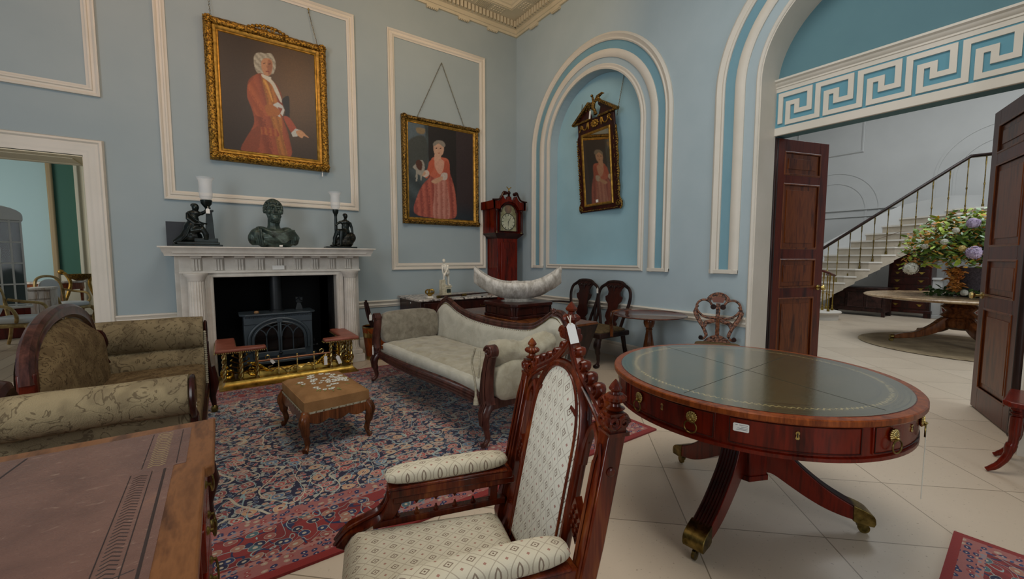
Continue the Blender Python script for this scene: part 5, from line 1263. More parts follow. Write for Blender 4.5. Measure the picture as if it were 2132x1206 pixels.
for s in (-1, 1):
    MB().box(.30, .82, s*.66-.18, s*.66+.18, .06, .727).build('pedestal', MAHV, dk, bevel=.006)
    MB().box(.29, .835, s*.66-.19, s*.66+.19, .0, .07).build('plinth', MAHD, dk, bevel=.01)
    MB().box(-.82, -.30, s*.66-.18, s*.66+.18, .0, .727).build('pedestal', MAHV, dk, bevel=.006)
    for z0, z1 in ((.57, .70), (.42, .55), (.25, .40), (.09, .23)):
        d = MB().box(.815, .832, s*.66-.165, s*.66+.165, z0, z1).build('drawer', MAHV, dk, bevel=.004)
        h = MB(); zc = (z0+z1)/2
        for q in (-.05, .05): h.lathe([(.014, 0), (.012, .004), (.005, .008), (.006, .016)], (0, 0, 0), 12, TR(.832, s*.66+q, zc) @ RY(pi/2))
        h.tube(curve([(.846, s*.66-.05, zc), (.85, s*.66-.045, zc-.025), (.852, s*.66, zc-.033), (.85, s*.66+.045, zc-.025), (.846, s*.66+.05, zc)], 4), .0035, 6); h.build('bail_handle', BRASSD, d)
d = MB().box(.801, .812, -.43, .43, .62, .715).build('drawer', MAHV, dk, bevel=.004)
MB().tube(curve([(.826, -.05, .67), (.836, -.045, .645), (.836, .045, .645), (.826, .05, .67)], 4), .0035, 6).tube([(.812, -.05, .67), (.828, -.05, .67)], .008, 8).tube([(.812, .05, .67), (.828, .05, .67)], .008, 8).build('bail_handle', BRASSD, d)

# ---------------- rugs
rug('persian_carpet', 3.92, 3.12, (.76, 3.46, .001), 0, 'large navy and red Persian carpet under the sofas and footstool')
rug('crimson_rug', 1.3, .8, (2.24, -.11, .001), radians(3), 'small crimson patterned rug cut off at the bottom right corner', True)
# second little corner of carpet beyond the first
# ---------------- painted canvases: brushwork as vertex colours on a flat canvas
def homog(corners):
    """map picture pixels (four canvas corners TL,TR,BR,BL) to u,v (v up)"""
    A = []; B = []
    for (x, y), (u, v) in zip(corners, ((0, 1), (1, 1), (1, 0), (0, 0))):
        A += [[x, y, 1, 0, 0, 0, -u*x, -u*y], [0, 0, 0, x, y, 1, -v*x, -v*y]]; B += [u, v]
    h = np.linalg.solve(np.array(A, float), np.array(B, float))
    return lambda p: ((h[0]*p[0]+h[1]*p[1]+h[2])/(h[6]*p[0]+h[7]*p[1]+1), (h[3]*p[0]+h[4]*p[1]+h[5])/(h[6]*p[0]+h[7]*p[1]+1))
def inpoly(U, Vv, P):
    c = np.zeros(U.shape, bool); n = len(P)
    for i in range(n):
        (x0, y0), (x1, y1) = P[i], P[(i+1) % n]
        if y0 == y1: continue
        k = ((y0 > Vv) != (y1 > Vv)) & (U < (x1-x0)*(Vv-y0)/(y1-y0) + x0); c ^= k
    return c
def blur(a, n=1):
    for _ in range(n):
        p = np.pad(a, 1, mode='edge'); a = (p[1:-1, 1:-1]*4 + p[:-2, 1:-1] + p[2:, 1:-1] + p[1:-1, :-2] + p[1:-1, 2:])/8
    return a
def canvas(name, w, h, nx, ny, corners, bg, shapes, parent, loc, rz, seed=1):
    T = homog(corners); u = np.linspace(0, 1, nx); v = np.linspace(0, 1, ny); U, Vv = np.meshgrid(u, v)
    rs = np.random.RandomState(seed); img = bg(U, Vv)
    N = blur(rs.rand(ny, nx), 3); N = (N-N.mean())/N.std()
    for s in shapes:
        P = [T(p) for p in s[0]]
        if len(s) > 3 and s[3]: P = [tuple(q) for q in curve(P, 6, True)]
        m = blur(inpoly(U, Vv, P).astype(float), s[2] if len(s) > 2 else 1)[..., None]
        col = np.array(lin(s[1])[:3])
        c2 = s[4] if len(s) > 4 else None
        if c2:   # folds: vertical streaks between two colours
            k = np.array(lin(c2[0])[:3]); f = .5 + .5*np.sin((U*c2[1] + Vv*c2[2])*2*pi + N*.6); f = blur(f, 2)[..., None]; col = col*(1-f) + k*f
        img = img*(1-m) + col*m
    img = np.clip(img*(1 + .05*N[..., None]), 0, 1)
    vs = [((a-.5)*w, 0, b*h) for b in v for a in u]
    fs = [(j*nx+i, j*nx+i+1, (j+1)*nx+i+1, (j+1)*nx+i) for j in range(ny-1) for i in range(nx-1)]
    me = bpy.data.meshes.new(name); me.from_pydata(vs, [], fs)
    at = me.color_attributes.new('Col', 'FLOAT_COLOR', 'POINT'); at.data.foreach_set('color', np.dstack([img, np.ones((ny, nx))]).astype(np.float32).ravel())
    me.materials.append(OILP); o = bpy.data.objects.new(name, me); COL.objects.link(o); o.parent = parent; o.location = loc; o.rotation_euler = (0, 0, rz); return o
OILP = vcol('oil_paint', .38)
def dark_bg(c1, c2, side=.0):
    a, b = np.array(lin(c1)[:3]), np.array(lin(c2)[:3])
    def f(U, Vv):
        g = np.exp(-((U-.75)**2/.12 + (Vv-.65)**2/.2))[..., None]; return a*(1-g) + b*g
    return f
def gilt_frame(par, w, h, fw, d=.09, mat=GOLD, lift=.0, corner=.05):
    """outer size w,h, centred in x, base z=0; front faces -y; wall at y=0"""
    def rect(i, n=60):
        x0, x1, z0, z1 = -w/2+i, w/2-i, i, h-i; pts = []
        for (a, b), (c, e) in (((x0, z0), (x1, z0)), ((x1, z0), (x1, z1)), ((x1, z1), (x0, z1)), ((x0, z1), (x0, z0))):
            k = max(2, int(hypot(c-a, e-b)/.02)); pts += [(a+(c-a)*q/k, 0, b+(e-b)*q/k) for q in range(k)]
        return pts
    pr = [(0, 0), (0, d*.55), (fw*.12, d*.8), (fw*.3, d), (fw*.5, d*.92), (fw*.62, d*.7), (fw*.62, 0)]
    m = MB().mould(rect(0), pr, (0, -1, 0)); i0 = 0
    for i, p in enumerate(m.v):
        q = V(p); n_ = noise.noise(q*34)*.010 + noise.noise(q*75)*.005
        if q.y < -.01: m.v[i] = (q.x + n_*.5, q.y - n_, q.z + noise.noise(q*40 + V((9, 0, 0)))*.007)
    m.build('carved_border', mat, par, smooth=60)
    MB().mould([(-w/2+fw*.62, 0, fw*.62), (w/2-fw*.62, 0, fw*.62), (w/2-fw*.62, 0, h-fw*.62), (-w/2+fw*.62, 0, h-fw*.62)], [(0, 0), (0, d*.66), (fw*.1, d*.6), (fw*.24, d*.42), (fw*.32, d*.44), (fw*.38, d*.34), (fw*.38, 0)], (0, -1, 0)).build('inner_slip', GOLDS, par)
    for sx in (-1, 1):
        for z in (fw*.35, h-fw*.35):
            o = MB()
            for k in range(9):
                a = k*2*pi/9; o.ell((sx*(w/2-fw*.35) + .035*cos(a)*corner/.05, -d*.95, z + .035*sin(a)*corner/.05), (.018*corner/.05, .014, .013*corner/.05), 8, 5)
            o.ell((sx*(w/2-fw*.35), -d, z), (.03*corner/.05, .02, .03*corner/.05), 10, 6); o.build('corner_ornament', mat, par)
    if lift:
        o = MB()
        for k in range(11):
            t = (k-5)/5; o.ell((t*.2, -d*.7, h + lift*(1-t*t) - .012), (.026, .02, .02), 8, 5)
        for s in (-1, 1): o.tube([(p, -d*.75, h - .01 + q) for p, q in spiral(s*.05, .02, .035, .006, 0, s*1.3, 18)], .008, 5)
        o.build('crest_ornament', mat, par)
def chain(name, pts, label, r=.0045, mat=BRASSD, group=None):
    m = MB(); L = 0
    for a, b in zip(pts, pts[1:]):
        a, b = V(a), V(b); n = max(2, int((b-a).length/.026)); d = (b-a).normalized(); s = d.cross(V((0, 1, 0)) if abs(d.y) < .9 else V((1, 0, 0))).normalized(); w = d.cross(s)
        for i in range(n):
            c = a + (b-a)*((i+.5)/n); u = s if i % 2 else w
            m.tube([c + d*(.015*cos(t)) + u*(.007*sin(t)) for t in [2*pi*k/8 for k in range(8)]], .0022, 4, closed=True)
    return m.build(name, mat)
# --- portrait of the gentleman
MC = [(148, 200), (768, 360), (784, 1013), (182, 938)]
man = [
 ([(340, 560), (352, 510), (400, 478), (430, 470), (500, 520), (540, 570), (560, 640), (560, 740), (580, 800), (600, 870), (604, 985), (420, 965), (300, 945), (330, 870), (380, 780), (370, 700), (340, 620)], '92482a', 2, 1, ('74331a', 7, 2)),
 ([(428, 480), (500, 520), (520, 600), (530, 650), (556, 760), (560, 860), (590, 985), (540, 985), (500, 800), (470, 700), (450, 600)], 'a8682a', 2, 1, ('84501e', 16, 4)),
 ([(340, 560), (372, 515), (400, 540), (420, 620), (440, 670), (500, 668), (545, 690), (540, 730), (460, 738), (395, 730), (365, 650)], 'a0522c', 2, 1, ('884020', 8, 6)),
 ([(430, 480), (460, 490), (500, 520), (530, 570), (556, 640), (548, 650), (515, 590), (490, 540), (450, 505)], 'b9b4a4', 1, 1),
 ([(500, 665), (530, 650), (560, 672), (572, 700), (560, 735), (545, 720), (560, 690), (530, 680), (548, 745), (530, 735), (515, 700)], 'b4b4ae', 1, 0),
 ([(450, 672), (500, 670), (540, 700), (535, 730), (470, 732)], '9a5a26', 2, 1),
 ([(556, 640), (590, 612), (604, 640), (600, 760), (570, 755), (575, 700)], '171412', 2, 1),
 ([(565, 740), (600, 745), (640, 800), (650, 830), (620, 840), (590, 800)], '94432a', 2, 1),
 ([(612, 838), (640, 812), (668, 822), (650, 860), (622, 862)], 'b0b0a8', 1, 0),
 ([(642, 830), (672, 822), (700, 846), (722, 868), (704, 862), (690, 858), (680, 870), (655, 856)], 'b4845c', 1, 1),
 ([(412, 800), (520, 812), (540, 850), (530, 862), (420, 845)], '86361e', 1, 0, ('a05a2a', 20, 3)),
 ([(360, 830), (420, 800), (400, 945), (300, 945)], '7a3a20', 4, 1),
 ([(384, 370), (410, 346), (450, 352), (490, 352), (512, 385), (520, 430), (508, 470), (490, 480), (430, 474), (404, 470), (386, 430)], 'a8a290', 2, 1, ('837c6c', 13, 17)),
 ([(430, 402), (450, 382), (485, 386), (500, 410), (498, 450), (486, 482), (466, 490), (444, 474), (430, 440)], 'ab7a58', 2, 1),
 ([(470, 395), (494, 405), (496, 450), (480, 482), (470, 470)], '8d5c42', 3, 1),
 ([(440, 412), (456, 408), (456, 413), (441, 417)], '4a2e20', 1), ([(474, 416), (488, 412), (489, 417), (475, 420)], '4a2e20', 1),
 ([(462, 420), (470, 440), (462, 444)], '8f5a40', 1), ([(456, 458), (480, 460), (478, 466), (458, 465)], '7a3a2c', 1),
 ([(430, 478), (470, 492), (490, 500), (480, 520), (440, 500)], 'bdb8a8', 1, 1),
 ([(446, 512), (470, 545), (500, 640), (492, 640), (462, 560), (440, 520)], 'c08a3c', 2, 1)]
pw, ph = 1.30, 1.615
p1 = thing('portrait_painting', 'gilt-framed portrait of a man in white wig and red-brown coat above the fireplace', 'painting', (.612, YA-.005, 2.49))
gilt_frame(p1, pw, ph, .145, .10, GOLD, .05)
MB().box(-pw/2+.02, pw/2-.02, -.03, 0, .02, ph-.02).build('backing', DARKW, p1)
canvas('canvas', pw-.25, ph-.25, 260, 330, MC, dark_bg('2c221a', '5e4428'), man, p1, (0, -.036, .125), 0)
MB().box(-.05, .05, -.075, -.068, .108, .124).build('name_plate', BRASS, p1)
for x, lab in ((.04, 'chain holding the left side of the large portrait'), (1.17, 'chain holding the right side of the large portrait')):
    xt = x + (-.02 if x < 1 else -.09); c = chain('picture_chain', [(x, YA-.045, 4.08), (xt, YA-.02, 4.50)], lab); tag(c, 'brass '+lab, 'chain')
    MB().tube([(0, 0, -.02), (0, -.02, -.01), (0, -.022, .015), (0, 0, .03)], .004, 6).ell((0, .0, .03), (.012, .006, .016)).build('hook', BRASSP, c, (xt, YA-.012, 4.51))
hang_tag('paper_tag', (1.17, YA-.06, 2.49), 0, .012, .05, 'tiny white paper ticket hanging under the right corner of the large portrait', 0, .02)
# --- portrait of the girl (picture coordinates in photograph pixels)
GC = [(852, 258), (979, 283), (977, 457), (852, 450)]
def girl_bg(U, Vv):
    a, b, c = (np.array(lin(q)[:3]) for q in ('3c4648', '231f1e', '33292a'))
    m = (U < .3)[..., None]; base = np.where(m, a*(.6+.5*np.sin(Vv*14+U*9)[..., None]**2), b); base = np.where((U > .72)[..., None], c, base)
    fl = np.clip((.22-Vv)*6, 0, 1)[..., None]; return base*(1-fl) + np.array(lin('252b31')[:3])*fl
girl = [
 ([(852, 262), (884, 266), (884, 300), (866, 310), (852, 300)], '4c5a62', 4, 1), ([(853, 300), (886, 290), (888, 345), (853, 350)], '3b3f3c', 4, 1), ([(870, 272), (886, 274), (884, 284), (872, 282)], '7a6a4e', 3, 1),
 ([(893, 370), (900, 350), (916, 345), (928, 352), (938, 380), (943, 410), (943, 446), (925, 452), (890, 449), (868, 444), (862, 432), (870, 405), (880, 385)], 'a45848', 2, 1, ('7e3c34', 11, 1)),
 ([(905, 356), (918, 352), (926, 380), (930, 450), (900, 450), (902, 400)], 'b07a6c', 2, 1, ('94584c', 13, 0)),
 ([(896, 340), (902, 330), (926, 332), (932, 345), (930, 366), (922, 372), (902, 370), (892, 362)], 'ab5a44', 1, 1), ([(903, 334), (920, 336), (921, 350), (914, 364), (905, 352)], 'b98c78', 1, 1),
 ([(894, 338), (903, 336), (902, 352), (896, 362), (888, 372), (884, 366), (890, 352)], 'a65038', 1, 1), ([(924, 338), (931, 344), (932, 366), (926, 376), (920, 364)], '9a4a36', 1, 1),
 ([(882, 358), (890, 356), (893, 364), (886, 370), (880, 366)], 'b6a89c', 1, 1), ([(917, 362), (927, 362), (926, 374), (914, 374)], 'b0a49a', 1, 1),
 ([(876, 362), (884, 358), (886, 364), (878, 368)], 'b08a70', 1, 1), ([(898, 376), (916, 368), (918, 374), (906, 382), (898, 380)], 'b08a70', 1, 1),
 ([(905, 322), (914, 322), (916, 334), (908, 338), (903, 334)], 'b8907a', 1, 1), ([(903, 304), (912, 300), (921, 305), (921, 320), (915, 328), (906, 326), (902, 316)], 'b5917a', 1, 1),
 ([(901, 304), (908, 297), (920, 298), (925, 306), (921, 310), (912, 303), (904, 308)], '7c766c', 1, 1),
 ([(906, 312), (909, 311), (909, 313), (906, 314)], '4a3028', 0), ([(914, 312), (917, 311), (917, 313), (914, 314)], '4a3028', 0), ([(909, 321), (914, 321), (912, 323)], '8a4438', 0),
 ([(866, 345), (872, 338), (880, 336), (884, 344), (884, 356), (878, 366), (870, 364), (866, 372), (868, 358), (862, 350)], '8e8a80', 1, 1), ([(868, 340), (874, 335), (880, 342), (878, 356), (870, 352)], '4a2c20', 1, 1), ([(868, 364), (871, 364), (870, 378), (867, 378)], '8e8a80', 0), ([(876, 362), (880, 362), (878, 376), (876, 376)], '8e8a80', 0)]
qw, qh = 1.31, 1.60
p2 = thing('portrait_painting', 'gilt-framed portrait of a girl in pink dress with small dog, left of the clock', 'painting', (2.935, YA-.005, 1.86))
gilt_frame(p2, qw, qh, .10, .075, GOLDD, 0, .045)
MB().box(-qw/2+.02, qw/2-.02, -.02, 0, .02, qh-.02).build('backing', DARKW, p2)
canvas('canvas', qw-.17, qh-.17, 180, 230, GC, girl_bg, girl, p2, (0, -.026, .085), 0, 2)
c = tag(chain('picture_chain', [(2.52, YA-.03, 3.44), (2.95, YA-.02, 4.36), (3.33, YA-.03, 3.46)], ''), 'long thin chain hanging the girl portrait from a single point in an inverted V', 'chain')
# --- gilt mirror in the niche: local x across (towards +x = viewer's right), front -y
MX = XB+.155
mr = thing('gilt_mirror', 'walnut and gilt wall mirror with broken pediment and eagle hanging in the blue arched niche', 'mirror', (MX, 4.20, 2.02), -pi/2)
mr.rotation_euler = (radians(5), 0, -pi/2-radians(4.5))
W2, H2 = .375, 1.36
def sil(s=1):
    L = [(-.40, .0), (-.43, .03), (-.435, .09), (-.40, .14), (-.385, .17)]
    for k in range(9): L += [(-.39-.014*(k % 2), .2+.1*k)]
    L += [(-.385, 1.10), (-.37, 1.13), (-.37, 1.30)]
    return L
L = sil(); mir = L + [(-x, z) for x, z in L[::-1]]
MB().prism(mir, -.045, -.012, PXZ).build('walnut_board', MAHD, mr, bevel=.006)
MB().prism([(-.265, .115), (.265, .115), (.265, 1.09), (-.265, 1.09)], -.05, -.047, PXZ).build('mirror_glass', MIRR, mr, smooth=0)
MB().mould([(-.30, 0, .08), (.30, 0, .08), (.30, 0, 1.125), (-.30, 0, 1.125)], [(0, .045), (0, .055), (.012, .066), (.026, .06), (.036, .052), (.036, .045)], (0, -1, 0)).build('gilt_slip', GOLDS, mr)
o = MB()
for s in (-1, 1):
    q = [(s*x, -.03, z) for x, z in L[:-2]]
    o.tube(q, .014, 6)
    for k in range(26): o.ell((s*(.392 + .006*(k % 2)), -.048, .18+.035*k), (.012, .010, .014), 6, 4)
    for k in range(7): o.tube([(s*(.352), -.05, .2+.12*k), (s*.36, -.056, .25+.12*k)], [.006, .003], 5)
    o.tube([(s*.385 + p, -.05, .07 + q_) for p, q_ in spiral(0, 0, .045, .008, 0, s*1.4, 20)], .011, 6)
for k in range(30): o.ell((-.36+.0248*k, -.048, .02 + .0*(k % 2)), (.009, .008, .008), 6, 4)
o.build('gilt_border', GOLDD, mr)
o = MB()
for s in (-1, 1):
    o.tube([(p, -.048, q_) for p, q_ in curve([(s*.33, 1.17), (s*.28, 1.22), (s*.22, 1.18), (s*.17, 1.20), (s*.15, 1.26)], 5)], .010, 6)
    o.tube([(s*.28 + p, -.05, 1.235 + q_) for p, q_ in spiral(0, 0, .035, .006, 0, s*1.3, 16)], .008, 5)
    o.tube([(s*.13, -.05, 1.27), (s*.13, -.055, 1.20), (s*.13, -.05, 1.17)], [.008, .018, .006], 7)
for k in range(9): a = k*2*pi/9; o.ell((.06*cos(a), -.052, 1.22+.04*sin(a)), (.022, .012, .016), 8, 5)
o.ell((0, -.055, 1.22), (.03, .016, .028)); o.build('gilt_scrollwork', GOLDS, mr)
for s in (-1, 1):
    P_ = [(s*.44, 1.30), (s*.08, 1.50), (s*.075, 1.455), (s*.12, 1.41), (s*.09, 1.345), (s*.08, 1.30)]
    m = MB().prism(P_, -.04, -.01, PXZ); m.build('pediment_board', MAHD, mr)
    MB().tube([(s*.455, -.055, 1.292), (s*.26, -.055, 1.41), (s*.08, -.055, 1.515)], [(.018, .03)]*3, sec=sec4, up=(0, -1, 0)).tube([(s*.455, -.05, 1.295), (s*.08, -.05, 1.295)], [(.014, .02)]*2, sec=sec4, up=(0, -1, 0)).build('pediment_moulding', GOLDD, mr, bevel=.004)
eg = [el((0, -.06, 1.46), (.035, .03, .07), 0, .15), el((.0, -.06, 1.545), (.018, .018, .03)), el((.0, -.075, 1.585), (.02, .022, .02)), ('t', [(0, -.09, 1.585), (-.0, -.105, 1.575)], [.008, .003]),
      ('t', [(.02, -.055, 1.49), (.09, -.05, 1.55), (.17, -.05, 1.57), (.22, -.05, 1.555)], [.02, .028, .018, .005]), ('t', [(-.02, -.055, 1.49), (-.09, -.05, 1.50), (-.14, -.05, 1.46), (-.17, -.05, 1.41)], [.02, .028, .018, .005]),
      ('t', [(.01, -.05, 1.41), (.03, -.05, 1.33)], [.02, .03]), ('t', [(.03, -.055, 1.5), (.1, -.05, 1.52), (.15, -.05, 1.5)], [.015, .02, .006]), ('t', [(-.03, -.055, 1.48), (-.08, -.05, 1.47), (-.11, -.05, 1.41)], [.015, .02, .006])]
organic('eagle', eg, GOLDD, mr, .006)
MB().box(-.05, .0, -.0535, -.0525, .125, .165).build('mirror_label', PAPER, mr, smooth=0)
hang_tag('paper_tag', (MX-.215, 4.24, 3.42), radians(-90), .03, .11, 'white paper ticket hanging from the eagle on the gilt mirror', .1, .02)
for y, y2, z2, lab in ((4.57, 4.60, 3.63, 'left'), (3.86, 3.82, 3.80, 'right')):
    c = tag(chain('picture_chain', [(MX-.10, y, 3.25), (XB+.14, y2, z2)], ''), 'iron chain at the %s of the gilt mirror in the niche' % lab, 'chain')
# ---------------- longcase clock in the corner (front -y)
ck = thing('longcase_clock', 'tall mahogany longcase clock with swan-neck pediment and painted dial in the corner', 'clock', (3.97, 5.90, 0), radians(0))
CW = .29; y0, y1 = -.17, .16
MB().box(-.27, .27, y0-.02, y1, 0, .5).box(-.29, .29, y0-.04, y1, 0, .1).build('base', MAHV, ck, bevel=.006)
MB().box(-.205, .205, y0+.02, y1, .5, 1.68).build('trunk', MAHV, ck, bevel=.004)
MB().box(-.14, .14, y0+.005, y0+.03, .6, 1.6).build('trunk_door', MAHV, ck, bevel=.006)
MB().hexa([(-.205, y0+.02, 1.66), (.205, y0+.02, 1.66), (.205, y1, 1.66), (-.205, y1, 1.66)], [(-.30, y0-.05, 1.75), (.30, y0-.05, 1.75), (.30, y1, 1.75), (-.30, y1, 1.75)]).build('hood_moulding', MAHD, ck)
MB().box(-.26, .26, y0+.03, y1, 1.75, 2.26).box(-.285, -.22, y0-.02, y1, 1.75, 2.14).box(.22, .285, y0-.02, y1, 1.75, 2.14).build('hood', MAHV, ck)
top = [(-.32, 2.14), (-.195, 2.14)] + [(-.195*cos(t), 2.10+.17*sin(t)) for t in [pi*k/14 for k in range(1, 14)]] + [(.195, 2.14), (.32, 2.14), (.33, 2.27), (.30, 2.285), (.22, 2.27), (.17, 2.31), (.14, 2.37), (.12, 2.345), (.10, 2.31), (.05, 2.29), (.035, 2.31), (.03, 2.35), (-.03, 2.35), (-.035, 2.31), (-.05, 2.29), (-.10, 2.31), (-.12, 2.345), (-.14, 2.37), (-.17, 2.31), (-.22, 2.27), (-.30, 2.285), (-.33, 2.27)]
MB().prism(top, y0-.05, y0+.03, PXZ).build('hood_fascia', MAHV, ck, bevel=.003)
MB().box(-.33, -.29, y0-.05, y1, 2.14, 2.27).box(.29, .33, y0-.05, y1, 2.14, 2.27).box(-.3, .3, y0, y1, 2.22, 2.265).build('hood_sides', MAHV, ck)
for s in (-1, 1):
    MB().tube([(s*x, y0-.06, z) for x, z in curve([(.34, 2.28), (.27, 2.285), (.21, 2.30), (.165, 2.36), (.14, 2.41), (.11, 2.42), (.095, 2.40)], 4)], (.012, .02), 8, up=(0, -1, 0)).tube([(s*.105, y0-.09, 2.395), (s*.105, y0-.02, 2.395)], .028, 16).build('swan_neck', MAHD, ck)
    MB().lathe([(.02, 1.76), (.026, 1.765), (.02, 1.78), (.016, 1.80), (.016, 2.08), (.02, 2.09), (.026, 2.11), (.028, 2.13)], (s*.25, y0-.03, 0), 16).build('hood_column', MAHD, ck)
    MB().lathe([(.021, 1.755), (.021, 1.768)], (s*.25, y0-.03, 0), 16).lathe([(.021, 2.115), (.021, 2.128)], (s*.25, y0-.03, 0), 16).build('column_collar', BRASSP, ck)
MB().lathe([(.012, 2.35), (.03, 2.365), (.014, 2.375), (.026, 2.395), (.03, 2.41), (.026, 2.43), (.01, 2.445)], (0, y0-.02, 0), 16).build('finial_ball', MAHD, ck)
MB().tube([(0, y0-.02, 2.44), (.0, y0-.02, 2.47), (.01, y0-.025, 2.49)], [.006, .014, .006], 8).tube([(.0, y0-.02, 2.475), (.04, y0-.02, 2.505), (.055, y0-.02, 2.50)], [.006, .008, .002], 6).tube([(0, y0-.02, 2.475), (-.04, y0-.02, 2.505), (-.055, y0-.02, 2.51)], [.006, .008, .002], 6).build('finial_eagle', BRASS, ck)
dl = [(-.17, 1.78), (.17, 1.78), (.17, 2.10)] + [(.15*cos(t), 2.10+.13*sin(t)) for t in [pi*k/14 for k in range(0, 15)]] + [(-.17, 2.10)]
MB().prism(dl, y0+.005, y0+.012, PXZ).build('dial_plate', plain('painted_dial', '9a9a7c', .5, c2='6f6c4c', sc=14), ck, smooth=0)
MB().tube([(.135*cos(t), y0, 1.94+.135*sin(t)) for t in [2*pi*k/32 for k in range(32)]], .004, 6, closed=True).tube([(0, y0-.002, 1.94), (.06, y0-.002, 2.02)], [.005, .002], 5).tube([(0, y0-.002, 1.94), (.0, y0-.002, 1.86)], [.005, .002], 5).build('hands_and_ring', IRON, ck)
MB().lathe([(0, 0), (.13, 0), (.13, .003), (0, .003)], (0, 0, 0), 32, TR(0, y0+.003, 1.94) @ RX(pi/2)).build('chapter_ring', plain('ivory_enamel', 'b9bba4', .4, c2='9ea28a', sc=9), ck)
nm = MB()
for k in range(12):
    a = k*pi/6; nm.box(-.004, .004, 0, .002, -.014, .014, TR(.112*sin(a), y0-.003, 1.94+.112*cos(a)) @ RY(a))
nm.build('numerals', IRON, ck, smooth=0)
MB().lathe([(0, 0), (.07, 0), (.07, .003), (0, .003)], (0, 0, 0), 24, TR(0, y0+.002, 2.15) @ RX(pi/2)).build('moon_disc', plain('moon_dial', '5a5048', .5, c2='8a6a50', sc=8), ck)
MB().tube([(x*1.02, y0-.012, z) for x, z in dl], .012, 6, closed=True).build('door_frame', MAHD, ck)

# ---------------- marble-topped commode
cm = thing('marble_top_commode', 'dark mahogany commode with grey veined marble top against the wall behind the sofa', 'commode', (2.82, 5.72, 0))
MB().box(-.66, .66, -.50, .33, .745, .775).build('marble_top', MARB, cm, bevel=.006)
MB().box(-.62, .62, -.46, .33, .06, .745).build('carcass', MAHD, cm, bevel=.006)
for z0, z1 in ((.58, .72), (.36, .56), (.12, .34)):
    d = MB().box(-.58, .58, -.475, -.455, z0, z1).build('drawer', MAHD, cm, bevel=.005)
    for x in (-.35, .35): MB().tube(curve([(x-.04, -.478, (z0+z1)/2), (x-.035, -.495, (z0+z1)/2-.02), (x+.035, -.495, (z0+z1)/2-.02), (x+.04, -.478, (z0+z1)/2)], 4), .004, 6).build('handle', BRASSD, d)
for sx in (-1, 1):
    for y in (-.42, .28): MB().box(sx*.56-.04, sx*.56+.04, y-.04, y+.04, 0, .06).build('foot', MAHD, cm)
MB().ell((-.615, -.1, .70), (.012, .012, .012)).build('side_knob', PAPER, cm)
# statuette
ft_ = thing('classical_statuette', 'white figurine of a bending youth on a small pedestal on the marble top', 'statuette', (2.72, 5.55, .776), .1); ft_.scale = (.8,)*3
MB().box(-.10, .08, -.07, .07, 0, .03).box(-.03, .085, -.055, .055, .03, .17).box(-.045, .10, -.065, .065, .165, .19).box(-.04, .09, -.06, .06, .145, .155).box(-.035, .085, -.06, .06, .03, .045).box(-.105, -.035, -.055, .055, .03, .30).box(-.11, -.03, -.06, .06, .10, .115).build('pedestal', plain('aged_ivory_marble', 'd2ccb6', .5, c2='b0a88c', sc=20), ft_, bevel=.004)
MB().box(-.015, .07, -.058, -.053, .06, .13).build('pedestal_relief', PATINA, ft_, smooth=0)
P = [el((.035, 0, .43), (.052, .045, .05)), ('t', [(.03, 0, .44), (-.01, -.01, .52), (-.025, -.01, .56)], [.052, .052, .045]), el((-.02, -.01, .575), (.06, .032, .03)), ('t', [(-.03, -.015, .59), (-.045, -.025, .62)], [.018, .017]), el((-.055, -.035, .645), (.027, .028, .034)), el((-.05, -.025, .66), (.03, .028, .026)),
     ('t', [(.03, .02, .42), (.07, .03, .36), (.075, .03, .30), (.078, .03, .22), (.08, .025, .2)], [.035, .03, .023, .019, .013]), ('t', [(.02, -.02, .42), (-.045, -.04, .41), (-.06, -.04, .36), (-.06, -.035, .315)], [.036, .028, .022, .014]), el((.10, .015, .20), (.03, .013, .012)), el((-.07, -.045, .31), (.028, .013, .011)),
     ('t', [(-.075, -.01, .575), (-.085, -.03, .50), (-.085, -.045, .43), (-.07, -.05, .37)], [.018, .016, .013, .011]), ('t', [(.035, -.03, .57), (.01, -.055, .50), (-.03, -.065, .44), (-.055, -.06, .38)], [.018, .016, .013, .011]), el((0, .0, .2), (.03, .03, .014))]
organic('figure', P, MARBLEF, ft_, .0055)
g = thing('gilt_shell_ornament', 'small gilt pierced ornament on a white base at the left of the marble top', 'ornament', (2.38, 5.36, .776))
m = MB()
rr = random.Random(11)
for k in range(9):
    a = rr.uniform(0, 2*pi); b = rr.uniform(.2, 1.4); c_ = V((cos(a)*.03, sin(a)*.03, .075+.02*sin(b))); m.tube([c_ + V((cos(t)*.03*cos(a), cos(t)*.03*sin(a), sin(t)*.03)) for t in [2*pi*q/12 for q in range(12)]], .009, 6, closed=True)
m.ell((0, 0, .05), (.035, .03, .02)); m.build('gilt_knot', BRASS, g); MB().box(-.04, .04, -.035, .035, 0, .03).build('base', MARBLEF, g, bevel=.006)
sw = thing('dress_sword', 'sword in a dark scabbard with brass mounts lying across the marble top', 'sword', (2.95, 5.32, .795), radians(3))
MB().tube([(-.46, 0, 0), (-.40, 0, .002), (.1, 0, .012), (.42, .02, .016)], [(.02, .018), (.022, .016), (.018, .013), (.012, .008)], 10).build('scabbard', DARKW, sw)
MB().tube([(-.49, 0, 0), (-.45, 0, 0)], (.025, .021), 10).build('brass_chape', BRASSD, sw)
MB().tube([(-.10, 0, .005), (-.02, 0, .008)], (.024, .02), 10).ell((-.06, -.02, .012), (.03, .012, .014)).build('brass_guard', BRASSD, sw)

